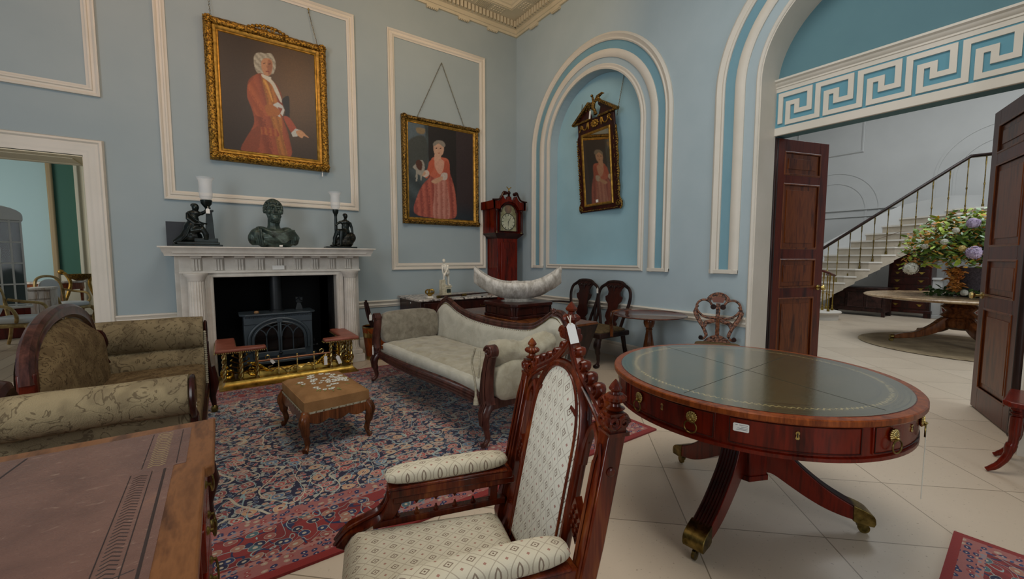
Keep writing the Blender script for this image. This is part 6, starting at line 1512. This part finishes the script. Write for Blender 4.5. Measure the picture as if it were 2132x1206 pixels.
# ---------------- sofa table with plinth and boat-shaped bowl
tb = thing('drop_leaf_table', 'dark mahogany drop-leaf table standing behind the grey sofa under the carved bowl', 'table', (2.56, 3.52, .0135), radians(3))
MB().box(-.30, .30, -.80, .80, .70, .722).build('top', WALN, tb, bevel=.006)
MB().box(-.25, .25, -.70, .70, .60, .70).build('frieze', MAHD, tb, bevel=.004)
MB().hexa([(-.24, -.74, .36), (.24, -.74, .36), (.24, -.72, .36), (-.24, -.72, .36)], [(-.30, -.84, .70), (.30, -.84, .70), (.30, -.81, .70), (-.30, -.81, .70)]).build('dropped_leaf', DARKW, tb)
MB().prism([(-.30, -.84), (.30, -.84), (.30, -.80), (-.30, -.80)], .702, .722).build('leaf_hinge_edge', WALN, tb)
for sx in (-1, 1):
    for sy in (-1, 1): MB().lathe([(.028, 0), (.02, .03), (.022, .3), (.03, .45), (.026, .48), (.034, .52), (.034, .60)], (sx*.22, sy*.66, 0), 14).build('leg', MAHD, tb)
pl = thing('square_plinth', 'low square carved mahogany plinth with chamfered corners supporting the boat-shaped bowl', 'plinth', (2.55, 3.50, .736), radians(3))
ch = lambda a, c: [(-a, -a+c), (-a+c, -a), (a-c, -a), (a, -a+c), (a, a-c), (a-c, a), (-a+c, a), (-a, a-c)]
MB().prism(ch(.275, .05), 0, .03).prism(ch(.26, .05), .03, .12).prism(ch(.28, .05), .12, .15).build('plinth_body', MAHD, pl, bevel=.005)
o = MB()
for r in range(4):
    for x0_ in (-.12, .12):
        o.tube([V((x0_ + q[0]*.09, -.263, .075 + q[1]*.03)) for q in ((-1, -1), (1, -1), (1, 1), (-1, 1))], .003, 4, closed=True, M=RZ(r*pi/2))
    o.tube([(.26-.02, -.26+.02, .03), (.26-.02, -.26+.02, .12)], .012, 6, M=RZ(r*pi/2))
o.build('carved_panels', MAHD, pl)
bw = thing('boat_shaped_bowl', 'grey weathered boat-shaped bowl with upturned pointed ends on the square plinth', 'bowl', (2.56, 3.52, .8862), radians(-35.2))
def boat(u, v):
    t = 2*u-1; a = pi*v; w = .20*(1-abs(t)**2.4)**.7 + .03; rise = .22*abs(t)**2.2
    return (t*.46*(1+.0*sin(a)), -w*cos(a), .015 + rise*(.35+.65*(1-sin(a))) + .17*(1-sin(a))*(1-.35*abs(t)) + .11*rise*sin(a)*4)
m = MB().grid(boat, 41, 17)
m.grid(lambda u, v: (lambda p: (p[0]*.97, p[1]*.9, p[2]+.02))(boat(u, v)), 41, 17)
e = [i for i in range(41)]
n0 = 41*17
m.add([], []); m.f += [(i, i+1, n0+i+1, n0+i) for i in range(40)] + [(16*41+i, n0+16*41+i, n0+16*41+i+1, 16*41+i+1) for i in range(40)]
m.jitter(.006, 14)
m.build('hull', OLDWOOD, bw, smooth=60)
MB().lathe([(.12, 0), (.09, .015), (.1, .03)], (0, 0, 0), 24, sx=1.5).build('foot', OLDWOOD, bw)

# ---------------- double chair-back settee by the right wall: local x along it (+x = viewer's right), front -y
se = thing('chair_back_settee', 'dark carved double chair-back settee with olive tapestry seat against the right wall', 'settee', (3.98, 3.98, 0), -pi/2)
SW = .60
MB().box(-SW, SW, -.30, .24, .36, .425).build('seat_rail', DARKW, se, bevel=.015, seg=3)
MB().cushion((0, -.03, .43), (1.16, .52, .06), .2, 30, ez=.5).build('seat', SEATT, se, smooth=180)
def ry(z): return .24 + (z-.42)*.16
for k, s in enumerate((-1, 1)):
    cx = s*.277
    hoop = curve([(-.17, .43), (-.20, .55), (-.255, .72), (-.27, .84), (-.24, .93), (-.17, .975), (-.11, 1.01), (0, 1.02), (.11, 1.01), (.17, .975), (.24, .93), (.27, .84), (.255, .72), (.20, .55), (.17, .43)], 4)
    MB().tube([(cx+x, ry(z), z) for x, z in hoop], (.023, .018), 8, up=(0, 1, 0)).build('hoop_back', DARKW, se)
    sp = [(-.075, .43), (-.085, .47), (-.06, .50), (-.09, .55), (-.085, .60), (-.065, .66), (-.07, .72), (-.11, .77), (-.12, .82), (-.085, .84), (-.08, .88), (-.10, .93), (-.14, .97), (-.10, 1.0), (0, 1.01)]
    m = MB(); sp = [(x*1.22, z) for x, z in sp]; poly = sp + [(-x, z) for x, z in sp[-2::-1]]; n = len(poly)
    m.add([(cx+x, ry(z)-.008, z) for x, z in poly] + [(cx+x, ry(z)+.010, z) for x, z in poly], [tuple(range(n)), tuple(range(2*n-1, n-1, -1))] + [(i, n+i, n+(i+1) % n, (i+1) % n) for i in range(n)])
    m.build('splat', MAHD, se, bevel=.002)
    o = MB()
    for q in (-1, 1):
        for j in range(4): o.tube([(cx+q*a, ry(z)-.014, z) for a, z in spiral(.02+.028*j, .955+.006*(j % 2)*2, .018, .004, 0, q*1.2, 12)], .005, 5)
    o.tube([(cx, ry(.9)-.014, .90), (cx, ry(.96)-.016, .97)], [.006, .014], 6); o.build('crest_carving', DARKW, se)
o = MB().tube([(0 - .03*sin(pi*t), ry(.43+.32*t), .43+.32*t) for t in [k/10 for k in range(11)]], (.018, .016), 8).tube([(.03*sin(pi*t), ry(.43+.32*t), .43+.32*t) for t in [k/10 for k in range(11)]], (.018, .016), 8)
o.build('middle_loop', DARKW, se)
for s in (-1, 1):
    MB().tube(curve([(s*.565, ry(.68), .68), (s*.60, .10, .70), (s*.64, -.06, .70), (s*.63, -.15, .685)], 4), (.022, .013), 8, up=(0, 0, 1)).tube(curve([(s*.63, -.13, .685), (s*.62, -.14, .58), (s*.60, -.10, .48), (s*.60, -.10, .38)], 4), (.02, .024), 8, up=(0, 1, 0)).build('arm', WALN if s > 0 else DARKW, se)
    MB().tube([(s*.50, .22, .38), (s*.51, .25, .2), (s*.52, .30, .0)], [(.022, .022), (.02, .02), (.022, .022)], sec=sec4).build('rear_leg', DARKW, se, bevel=.003)
for x in (-.54, 0, .54):
    MB().tube(curve([(x, -.26, .36), (x, -.29, .28), (x, -.275, .18), (x, -.265, .08), (x, -.28, .03)], 4), [.04]*3+[.045]*3+[.032]*3+[.022]*3+[.018]*3+[.02]*2, 10).ell((x, -.285, .028), (.032, .038, .028)).build('cabriole_leg', DARKW, se)
    o = MB()
    for q in (-.018, 0, .018): o.ell((x+q, -.318, .022), (.009, .014, .018), 6, 4)
    o.build('claw_foot', DARKW, se)
tz = hang_tag('paper_tag', (4.262, 3.98, .93), -pi/2, .032, .07, 'white paper ticket hanging between the two hoops of the settee back', 0, .01)

# ---------------- tripod table
tt = thing('tripod_table', 'round mahogany tripod table with turned column in front of the blue wall', 'table', (3.965, 2.905, 0))
MB().lathe([(0, .685), (.385, .685), (.402, .692), (.405, .70), (.395, .703), (.385, .697), (0, .697)], (0, 0, 0), 64).build('top', wood('tilt_top_mahogany', '3a2018', '6e4030', (5, 5, 5), .12, .6), tt)
MB().lathe([(.05, .685), (.045, .67), (.06, .65), (.062, .60), (.05, .56), (.03, .54), (.04, .53), (.034, .52), (.034, .50), (.05, .40), (.062, .32), (.05, .25), (.04, .22)], (0, 0, 0), 28).build('column', WALN, tt)
for k in range(3):
    a = radians(100+120*k); MB().tube(curve([(.03, 0, .24), (.12, 0, .24), (.20, 0, .12), (.28, 0, .03), (.33, 0, .022)], 4), [(.018, .03)]*6 + [(.016, .02)]*6 + [(.02, .012)]*5, 8, up=(0, 0, 1), M=RZ(a)).build('leg', WALN, tt)

# ---------------- carved side chair behind the drum table
sd = thing('carved_side_chair', 'carved walnut side chair with heart-shaped open back and fan crest behind the drum table', 'chair', (3.98, 2.12, 0), radians(-61))
CV = gilt('carved_walnut', '2e160c', '8a5a42', 55, .4, .7, 0)
def cy_(z): return .22 + (z-.45)*.14
for s in (-1, 1):
    MB().tube([(s*x, cy_(z), z) for x, z in curve([(.0, .70), (.03, .72), (.10, .715), (.165, .75), (.205, .81), (.19, .87), (.14, .90), (.085, .885), (.06, .85)], 5)], [(.012, .014)]*41, 8, up=(0, 1, 0)).build('heart_loop', CV, sd)
    MB().tube([(s*x, cy_(z), z) for x, z in curve([(.19, .84), (.215, .79), (.20, .73), (.155, .65), (.12, .58), (.105, .53), (.13, .495), (.155, .49)], 5)], [(.013, .015)]*6+[(.022, .016)]*10+[(.017, .016)]*10+[(.011, .012)]*10, 8, up=(0, 1, 0)).build('back_stile', CV, sd)
    MB().tube([(s*.045, cy_(.83)-.02, .83), (s*.045, cy_(.83)+.02, .83)], .027, 16).tube([(s*.045, cy_(.83)-.026, .83), (s*.045, cy_(.83)-.018, .83)], .012, 10).build('rosette', DARKW, sd)
    MB().tube([(s*.155, cy_(.495)-.02, .505), (s*.155, cy_(.495)+.02, .505)], .022, 14).build('lower_rosette', DARKW, sd)
    MB().tube([(s*x, cy_(z)-.004, z) for x, z in curve([(.02, .70), (.06, .68), (.11, .66), (.13, .62)], 4)], [(.022, .012)]*13, 8, up=(0, 1, 0)).build('leaf_bracket', CV, sd)
m = MB()
for k in range(19):
    a = radians(20 + 140*k/18); m.tube([(.07*cos(a), cy_(.88), .88+.05*sin(a)), (.115*cos(a), cy_(.95), .875+.105*sin(a))], [.007, .009], 6)
m.build('fan_crest', CV, sd)
MB().prism([(-.045, .875), (.045, .875), (.06, .905)] + [(.062*cos(t), .905+.03*sin(t)) for t in [pi*k/8 for k in range(1, 8)]] + [(-.06, .905)], cy_(.9)-.012, cy_(.9)+.012, PXZ).build('crest_panel', plain('pale_crest_wood', '74483a', .4), sd)
MB().box(-.02, .02, cy_(.65)-.012, cy_(.65)+.012, .50, .87).build('centre_splat', CV, sd, bevel=.003)
o = MB()
for q in (-.01, 0, .01): o.tube([(q, cy_(.65)-.015, .53), (q, cy_(.65)-.015, .72)], .003, 5)
o.build('splat_reeding', WALN, sd)
MB().prism([(-.14, .455), (.14, .455), (.10, .50), (.05, .53), (0, .545), (-.05, .53), (-.10, .50)], cy_(.48)-.015, cy_(.48)+.015, PXZ).build('shoe', CV, sd)
MB().prism([(-.23, -.22), (.23, -.22), (.19, .24), (-.19, .24)], .385, .45).build('seat_rail', WALN, sd, bevel=.01)
MB().cushion((0, .0, .455), (.42, .42, .05), .3, 14).build('seat', SEATT, sd, smooth=180)
for s in (-1, 1):
    MB().tube([(s*.19, -.19, .40), (s*.205, -.21, .3), (s*.19, -.20, .12), (s*.195, -.215, .015)], [.03, .03, .018, .022], 8).build('front_leg', WALN, sd)
    MB().tube([(s*.165, .22, .40), (s*.17, .25, .2), (s*.18, .31, .01)], [.02, .018, .018], 8).build('rear_leg', WALN, sd)

# ---------------- chair at the right edge
sc = thing('sabre_leg_stool', 'low mahogany stool with turned outswept legs at the right edge beside the doorway', 'stool', (4.06, .035, 0), 0)
MB().prism([(-.18, -.26), (.20, -.26), (.20, .25), (-.18, .25), (-.21, .22), (-.21, -.23)], .44, .475).build('seat_board', MAHV, sc, bevel=.008)
MB().box(-.17, .17, -.22, .21, .38, .44).build('seat_rail', MAHV, sc, bevel=.006)
for sx, sy in ((-1, 1), (-1, -1), (1, 1), (1, -1)):
    X, Y = sx*.15 - .0, sy*.19
    MB().tube(curve([(X, Y, .44), (X, Y, .41), (X, Y, .40), (X, Y, .385), (X, Y, .37), (X, Y+.002, .30), (X, Y+sy*.005, .22), (X, Y+sy*.012, .19), (X+sx*.005, Y+sy*.025, .12), (X+sx*.015, Y+sy*.06, .05), (X+sx*.02, Y+sy*.10, .012)], 3), [.03]*3+[.022]*2+[.03]*3+[.02]*3+[.028]*6+[.022]*3+[.026]*3+[.02]*3+[.018]*3+[.014]*2, 12).build('sabre_leg', MAHV, sc)
# ---------------- staircase hall
cf = thing('oak_coffer', 'dark carved oak coffer standing under the stairs in the hall', 'chest', (12.15, 3.22, 0), -pi/2)
CF = wood('old_oak', '1a0f0c', '3d241e', (6, 6, 6), .5, .1)
MB().box(-.52, .52, -.02, .5, .10, .62).build('body', CF, cf, bevel=.005)
MB().box(-.56, .56, -.06, .52, .62, .66).build('lid', CF, cf, bevel=.006)
for x in (-.35, 0, .35): MB().box(x-.15, x+.15, -.03, -.015, .2, .54).mould([(x-.15, -.02, .2), (x+.15, -.02, .2), (x+.15, -.02, .54), (x-.15, -.02, .54)], [(0, 0), (0, .02), (.02, .01), (.02, 0)], (0, -1, 0)).build('panel', CF, cf)
for x in (-.5, .5):
    for y in (.0, .46): MB().box(x-.03, x+.03, y-.03, y+.03, 0, .6).build('leg', CF, cf)
hc = thing('tall_chest_of_drawers', 'tall dark mahogany chest of drawers with brass handles under the hall stairs', 'chest', (12.75, 2.44, 0), -pi/2)
MB().box(-.36, .36, -.02, .45, .12, 1.5).box(-.38, .38, -.04, .46, 1.46, 1.52).box(-.39, .39, -.05, .47, .10, .16).build('carcass', MAHD, hc, bevel=.006)
for i in range(7):
    z = .20 + i*.18; d = MB().box(-.32, .32, -.035, -.02, z, z+.16).build('drawer', MAHD, hc, bevel=.005)
    for x in (-.2, .2) if i != 6 else (-.2, .2):
        MB().prism([(x-.055, z+.10), (x-.03, z+.085), (x-.02, z+.06), (x, z+.05), (x+.02, z+.06), (x+.03, z+.085), (x+.055, z+.10)], -.042, -.034, PXZ).build('brass_handle', BRASS, d, smooth=0)
for x in (-.33, .33): MB().prism([(x-.06, 0), (x+.06, 0), (x+.06, .12), (x-.06, .12)], -.04, .02, PXZ).build('bracket_foot', MAHD, hc, bevel=.01)
ht = thing('pedestal_table', 'large round pale-topped pedestal table in the hall under the flower arrangement', 'table', (9.3, 1.18, .0095), radians(12))
PT = wood('pale_walnut_top', '8a6a4c', 'c9ac88', (3, 3, 3), .25, .4)
MB().lathe([(0, .69), (1.02, .69), (1.10, .70), (1.145, .715), (1.15, .73), (1.135, .742), (0, .742)], (0, 0, 0), 72).build('top', PT, ht)
MB().lathe([(.22, .69), (.24, .66), (.16, .63), (.19, .60), (.22, .57), (.19, .54), (.15, .50), (.20, .46), (.22, .43), (.17, .40), (.21, .36), (.19, .26), (.10, .22)], (0, 0, 0), 32).build('column', WALN, ht)
for k in range(4):
    M = RZ(radians(28+90*k)); top_ = [(.08, .42), (.22, .40), (.36, .28), (.55, .17), (.75, .13), (.84, .10)]; bot_ = [(.84, .055), (.70, .06), (.50, .09), (.30, .16), (.18, .24), (.08, .25)]
    MB().prism(curve(top_, 3) + curve(bot_, 3), -.045, .045, M @ PXZ).build('leg', WALN, ht, bevel=.01)
    MB().tube([(.80, 0, .078), (.875, 0, .075)], .034, 10, M=M).tube([(.86, -.012, .03), (.86, .012, .03)], .03, 14, M=M).tube([(.86, 0, .075), (.86, 0, .03)], .01, 6, M=M).build('brass_castor', BRASSD, ht)
MB().lathe([(0, 0), (1.25, 0), (1.27, .008), (0, .008)], (9.25, 1.2, .001), 60)
tag(MB().lathe([(0, 0), (1.18, 0), (1.2, .008), (0, .008)], (0, 0, 0), 60).build('round_mat', plain('worn_beige_mat', '9a8768', .95, c2='7a674c', sc=4), loc=(9.05, 1.1, .001)), 'worn beige round mat lying under the hall pedestal table', 'mat')
fa = thing('flower_arrangement', 'huge arrangement of mixed leaves, hydrangeas and roses in a dark basket on the hall table', 'flowers', (9.32, 1.10, .752))
MB().lathe([(.10, 0), (.16, .01), (.16, .03), (.13, .05), (.21, .30), (.27, .44), (.25, .44), (.19, .28), (.1, .06)], (0, 0, 0), 28).build('basket', plain('dark_wicker', '2b2124', .8, c2='463a3e', sc=40, bump=.6, bs=60), fa)
GR = [plain('leaf_'+n_, a, .6, c2=b, sc=9) for n_, a, b in (('green', '6c8a36', '4a6624'), ('lime', 'b0c04a', '88a038'), ('dark', '33471f', '4c6830'), ('sage', 'c0d0b8', '94ac8c'), ('rust', 'a8602a', 'c88838'), ('gold', 'dca43a', 'ac7424'))]
rr = random.Random(21)
def leafs(mb, n, cfn, size, spread):
    for _ in range(n):
        c = cfn(); a, b, t = rr.uniform(0, 2*pi), rr.uniform(-.7, 1.0), rr.uniform(-.8, .8); L = size*rr.uniform(.7, 1.3); w = L*.28
        M = TR(c) @ RZ(a) @ RY(-b) @ RX(t)
        mb.add([(0, 0, 0), (L*.35, -w, .01*L), (L*.75, -w*.7, -.02*L), (L, 0, -.08*L), (L*.75, w*.7, -.02*L), (L*.35, w, .01*L), (L*.5, 0, .06*L)], [(0, 1, 6), (1, 2, 6), (2, 3, 6), (3, 4, 6), (4, 5, 6), (5, 0, 6)], M)
def dome(r0, r1, zc=.70, zs=.80):
    def f():
        while 1:
            d = V((rr.gauss(0, 1), rr.gauss(0, 1), rr.gauss(0, 1))).normalized()
            if d.z > -.45: break
        r = rr.uniform(r0, r1); return V((d.x*r*1.0, d.y*r*1.05, zc + d.z*r*zs))
    return f
for nm, mt, n, r0, r1, sz in (('dark_foliage', GR[2], 1300, .1, .56, .09), ('green_foliage', GR[0], 900, .35, .76, .09), ('lime_foliage', GR[1], 420, .45, .80, .10), ('sage_foliage', GR[3], 380, .45, .80, .07), ('rust_foliage', GR[4], 800, .40, .76, .055), ('gold_foliage', GR[5], 330, .42, .76, .08)):
    m = MB(); leafs(m, n, dome(r0, r1), sz, 0); o = m.build(nm, mt, fa, smooth=0); o['kind'] = 'stuff'
m = MB(); leafs(m, 260, lambda: V((rr.uniform(-.3, .3), rr.uniform(-.45, .45), rr.uniform(.01, .10))), .09, 0); m.build('table_foliage', GR[2], fa, smooth=0)['kind'] = 'stuff'
m = MB(); leafs(m, 160, lambda: V((-.25 + rr.uniform(-.06, .06), .12 + rr.uniform(-.07, .07), rr.uniform(.1, .42))), .09, 0); m.build('hanging_amber_leaves', GR[4], fa, smooth=0)['kind'] = 'stuff'
tw_ = MB()
for k in range(16):
    a = rr.uniform(0, 2*pi); e_ = rr.uniform(.3, 1.2); L = rr.uniform(.8, 1.15); d = V((cos(a)*cos(e_)*.5, sin(a)*cos(e_), sin(e_)*.75))
    pts = [V((0, 0, .5)), V((0, 0, .5)) + d*L*.6, V((0, 0, .52)) + d*L + V((0, 0, -.06))]; tw_.tube(pts, [.005, .004, .0015], 5)
tw_.tube([(0, .1, .7), (0, .5, 1.0), (0, .85, 1.02), (0, 1.2, .88)], [.006, .005, .004, .002], 5)
tw_.build('twigs', WALN, fa)
def bloom(name, mt, c, r):
    m = MB()
    for k in range(60):
        d = V((rr.gauss(0, 1), rr.gauss(0, 1), rr.gauss(0, 1))).normalized(); p = V(c) + d*r*.85; q = r*.26
        for j in range(4):
            a = j*pi/2 + k; u = d.orthogonal().normalized(); w = d.cross(u); e_ = u*cos(a) + w*sin(a); f = u*sin(a) - w*cos(a)
            m.add([p, p + e_*q*.6 + f*q*.45, p + e_*q + d*q*.2, p + e_*q*.6 - f*q*.45], [(0, 1, 2, 3)])
    m.ell(c, r*.8, 10, 7); return m.build(name, mt, fa, smooth=0)
LIL, WHT, CRM, PNK = (plain('petal_'+n_, a, .7, c2=b, sc=30) for n_, a, b in (('lilac', 'c2b0c8', 'a08aa8'), ('white', 'd6d0c2', 'b8b2a0'), ('cream', 'd8c07a', 'b89448'), ('crimson', '6a1c28', '8a2c38')))
# seen direction: towards -x, slightly +y side
for nm, mt, p, r in (('hydrangea_bloom', LIL, (-.60, -.05, 1.08), .085), ('hydrangea_bloom', LIL, (-.74, -.10, .66), .10), ('hydrangea_bloom', LIL, (-.62, -.46, .76), .10), ('hydrangea_bloom', LIL, (-.58, -.46, .90), .08), ('white_hydrangea', WHT, (-.52, .58, .42), .105), ('rose', CRM, (-.72, -.27, .78), .06), ('rose', WHT, (-.74, .20, .82), .05), ('rose', WHT, (-.70, .10, .98), .045), ('rose', WHT, (-.62, .42, .76), .045), ('dahlia', PNK, (-.68, -.36, .62), .055), ('rose', WHT, (-.5, -.42, .2), .05), ('rose', CRM, (-.45, -.35, .1), .05), ('rose', WHT, (-.45, .0, .08), .05), ('rose', WHT, (-.55, -.5, .32), .045), ('rose', CRM, (-.72, .02, .72), .05)):
    bloom(nm, mt, p, r)
am = thing('carved_wood_stand', 'round carved wooden stand with ball base beyond the hall table', 'stand', (12.6, 1.60, 0))
MB().lathe([(.26, 0), (.28, .04), (.20, .08), (.26, .2), (.28, .3), (.2, .42), (.12, .5), (.2, .6), (.1, .75), (.16, .9)], (0, 0, 0), 28).build('turned_body', MAHV, am)
pd = thing('white_pedestal', 'slim white pedestal standing beside the tall chest in the hall', 'pedestal', (12.9, 2.0, 0))
MB().box(-.10, .10, -.10, .10, 0, .08).box(-.08, .08, -.08, .08, .08, .85).box(-.11, .11, -.11, .11, .85, .9).build('shaft', HALLW, pd, bevel=.01)

# ---------------- green room beyond the left doorway
bc = thing('glazed_bookcase', 'glazed mahogany bookcase with arched top and finial in the green room', 'bookcase', (-3.06, 10.3, 0), radians(16))
MB().box(-.42, .42, -.02, .45, 0, .52).build('base_cabinet', MAHV, bc, bevel=.01)
MB().box(-.45, .45, -.06, .46, .50, .54).build('waist_moulding', WHITE, bc, bevel=.01)
MB().box(-.40, .40, .05, .40, .54, 1.98).build('upper_case', MAHD, bc)
MB().prism([(-.42, 1.96), (.42, 1.96), (.42, 2.04)] + [(.42*cos(t), 2.04+.17*sin(t)) for t in [pi*k/12 for k in range(1, 12)]] + [(-.42, 2.04)], .0, .40, PXZ).build('arched_pediment', WHITE, bc, bevel=.01)  # white colour stands in for a whitish highlight on the bookcase top
MB().lathe([(.03, 2.2), (.05, 2.24), (.06, 2.28), (.03, 2.32), (.015, 2.38)], (0, .1, 0), 14).build('finial', MAHD, bc)
for s in (-1, 1):
    m = MB().box(*sorted((s*.01, s*.40)), .03, .05, .54, 1.96).build('door', PANE, bc, smooth=0)
    o = MB()
    for x in (.02, .14, .27, .39): o.box(s*x-.012, s*x+.012, .012, .032, .54, 1.96)
    for z in (.56, .9, 1.25, 1.6, 1.94): o.box(*sorted((s*.01, s*.40)), .014, .03, z-.012, z+.012)
    o.build('glazing_bars', WHITE, m, smooth=0)
lc = thing('low_cupboard', 'small pale limed cupboard with two doors beside the bookcase in the green room', 'cupboard', (-2.72, 11.0, 0)); lc.scale = (.58, 1, 1)
LM = wood('limed_wood', 'a38c74', 'd8d0c4', (4, 4, 1), .4, .1)
MB().box(-.22, .30, 0, .4, 0, .76).build('carcass', LM, lc, bevel=.006); MB().box(-.25, .33, -.03, .42, .76, .80).build('top', LM, lc, bevel=.006)
for x0_, x1_ in ((-.20, .035), (.045, .28)):
    MB().box(x0_, x1_, -.015, .0, .06, .56).build('door', LM, lc, bevel=.004); MB().box(x0_, x1_, -.015, .0, .6, .73).build('drawer', LM, lc, bevel=.004)
dm_ = thing('half_round_table', 'half-round side table with a pale worn edge in the green room', 'table', (-2.97, 13.0, 0)); dm_.scale = (.68, 1, 1)
MB().prism([(.78*cos(t)*1.0, -.5*sin(t)) for t in [pi*k/20 for k in range(21)]], .80, .84).build('top', LM, dm_, bevel=.01)
MB().prism([(.72*cos(t)*1.0, -.46*sin(t)) for t in [pi*k/20 for k in range(21)]], .66, .80).build('frieze', MAHX, dm_)
for a in (10, 60, 120, 170): MB().cyl((.68*cos(radians(a)), -.42*sin(radians(a)), 0), (.68*cos(radians(a)), -.42*sin(radians(a)), .7), .025, .045).build('leg', MAHX, dm_)
cu = thing('gilt_stand_with_bowl', 'gilt lyre-shaped stand carrying a shallow bowl beyond the half-round table', 'stand', (-2.42, 12.35, 0))
for s in (-1, 1): MB().tube(curve([(s*.28, 0, .02), (s*.20, 0, .12), (s*.28, 0, .30), (s*.20, 0, .55), (s*.14, 0, .80), (s*.19, 0, .98), (s*.26, 0, 1.05)], 4), [.03]*25, 8).ell((s*.27, 0, 1.05), (.05, .05, .05)).build('lyre_side', GOLDS, cu)
MB().lathe([(.05, .86), (.16, .92), (.21, 1.0), (.20, 1.0), (.14, .94), (.0, .9)], (0, 0, 0), 24).build('bowl', GOLDD, cu); MB().box(-.26, .26, -.12, .12, .06, .12).build('base', DARKW, cu, bevel=.01)
GILTP = plain('pale_worn_gilt', 'b79a62', .4, .5, c2='8d7040', sc=16)
def gilt_chair(loc, rz, lab):
    t = thing('gilt_armchair', lab, 'armchair', loc, rz)
    MB().cushion((0, 0, .42), (.52, .50, .11), .4, 14, ez=.5).build('seat', plain('white_silk', 'c9c6bd', .6) if not bpy.data.materials.get('white_silk') else bpy.data.materials['white_silk'], t, smooth=180)
    MB().box(-.27, .27, -.25, .25, .32, .38).build('seat_rail', GILTP, t, bevel=.02)
    for sx in (-1, 1):
        MB().tube(curve([(sx*.25, -.23, .35), (sx*.28, -.27, .26), (sx*.25, -.25, .12), (sx*.27, -.28, .02)], 4), [.035]*4 + [.025]*5 + [.02]*4, 8).build('front_leg', GILTP, t)
        MB().tube(curve([(sx*.25, .23, .35), (sx*.26, .26, .15), (sx*.27, .30, .01)], 4), .022, 8).build('rear_leg', GILTP, t)
        MB().tube(curve([(sx*.26, -.12, .40), (sx*.32, -.16, .50), (sx*.33, -.10, .62), (sx*.30, .10, .66), (sx*.26, .26, .70)], 4), .022, 8).build('arm', GILTP, t)
    MB().tube(curve([(-.24, .25, .40), (-.26, .30, .7), (-.2, .33, .92), (0, .34, .98), (.2, .33, .92), (.26, .30, .7), (.24, .25, .40)], 5), .024, 8).build('back_frame', GILTP, t)
    MB().cushion((0, .30, .68), (.42, .07, .48), .5, 14, ez=.8).build('back_pad', bpy.data.materials['white_silk'], t, smooth=180)
gilt_chair((-2.50, 9.3, 0), radians(75), 'gilt armchair with white seat at the left edge in the green room')
gilt_chair((-2.52, 11.8, 0), radians(60), 'gilt armchair with white seat half hidden behind the brown sofa in the green room')
# ---------------- camera, light
cam = bpy.data.cameras.new('camera'); co = bpy.data.objects.new('camera', cam); COL.objects.link(co)
cam.sensor_width = 36; cam.lens = 36*860/2132; cam.clip_start = .02; cam.clip_end = 100
co.location = (0, 0, 1.34); co.rotation_euler = (pi/2 - atan(66/860), 0, -radians(35.24)); SC.camera = co
w = bpy.data.worlds.new('world'); SC.world = w; w.use_nodes = True
w.node_tree.nodes['Background'].inputs[0].default_value = (.68, .84, 1, 1); w.node_tree.nodes['Background'].inputs[1].default_value = .245
def area(name, loc, rot, size, power, col=(1, 1, 1), sy=None):
    l = bpy.data.lights.new(name, 'AREA'); l.energy = power; l.color = col; l.shape = 'RECTANGLE'; l.size = size; l.size_y = sy or size
    o = bpy.data.objects.new(name, l); COL.objects.link(o); o.location = loc; o.rotation_euler = rot; return o
def aim(o, t):
    o.rotation_euler = (V(t)-o.location).to_track_quat('-Z', 'Y').to_euler(); return o
aim(area('window_light_south', (1.0, -3.8, 2.0), (0, 0, 0), 1.6, 38, (.97, .99, 1), 2.6), (2.0, 5, 1.0))
aim(area('window_light_west', (-3.6, .6, 2.0), (0, 0, 0), 1.6, 100, (.97, .99, 1), 2.6), (4, 3, 1.2))
aim(area('chandelier_glow', (2.4, 3.4, 4.6), (0, 0, 0), .5, 21, (1, .66, .34)), (2.6, 6.1, 5.2))
aim(area('west_chandelier_glow', (-.6, 3.0, 4.6), (0, 0, 0), .5, 25, (1, .58, .34)), (-.2, 6.1, 5.0))
aim(area('near_floor_fill', (1.6, 1.0, 5.0), (0, 0, 0), 2.2, 95, (1, .95, .88)), (1.6, .9, 0))  # unseen overhead fill lamp, added to brighten the near floor
aim(area('hall_skylight', (9.5, 1.0, 6.2), (0, 0, 0), 4, 235, (.94, .98, 1)), (9.5, 1.0, 0))
aim(area('hall_window', (6.5, -4.2, 2.6), (0, 0, 0), 2.5, 110, (.95, .98, 1)), (11, 3, 1.3))
aim(area('green_room_window', (-5.6, 10.4, 2.2), (0, 0, 0), 2.2, 90, (.93, .97, 1)), (-2.6, 11.5, 1.2))
SC.view_settings.view_transform = 'Standard'; SC.view_settings.look = 'None'; SC.view_settings.exposure = 0; SC.view_settings.gamma = 1
SC.view_settings.use_curve_mapping = False
SC.cycles.max_bounces = 8; SC.cycles.use_denoising = True
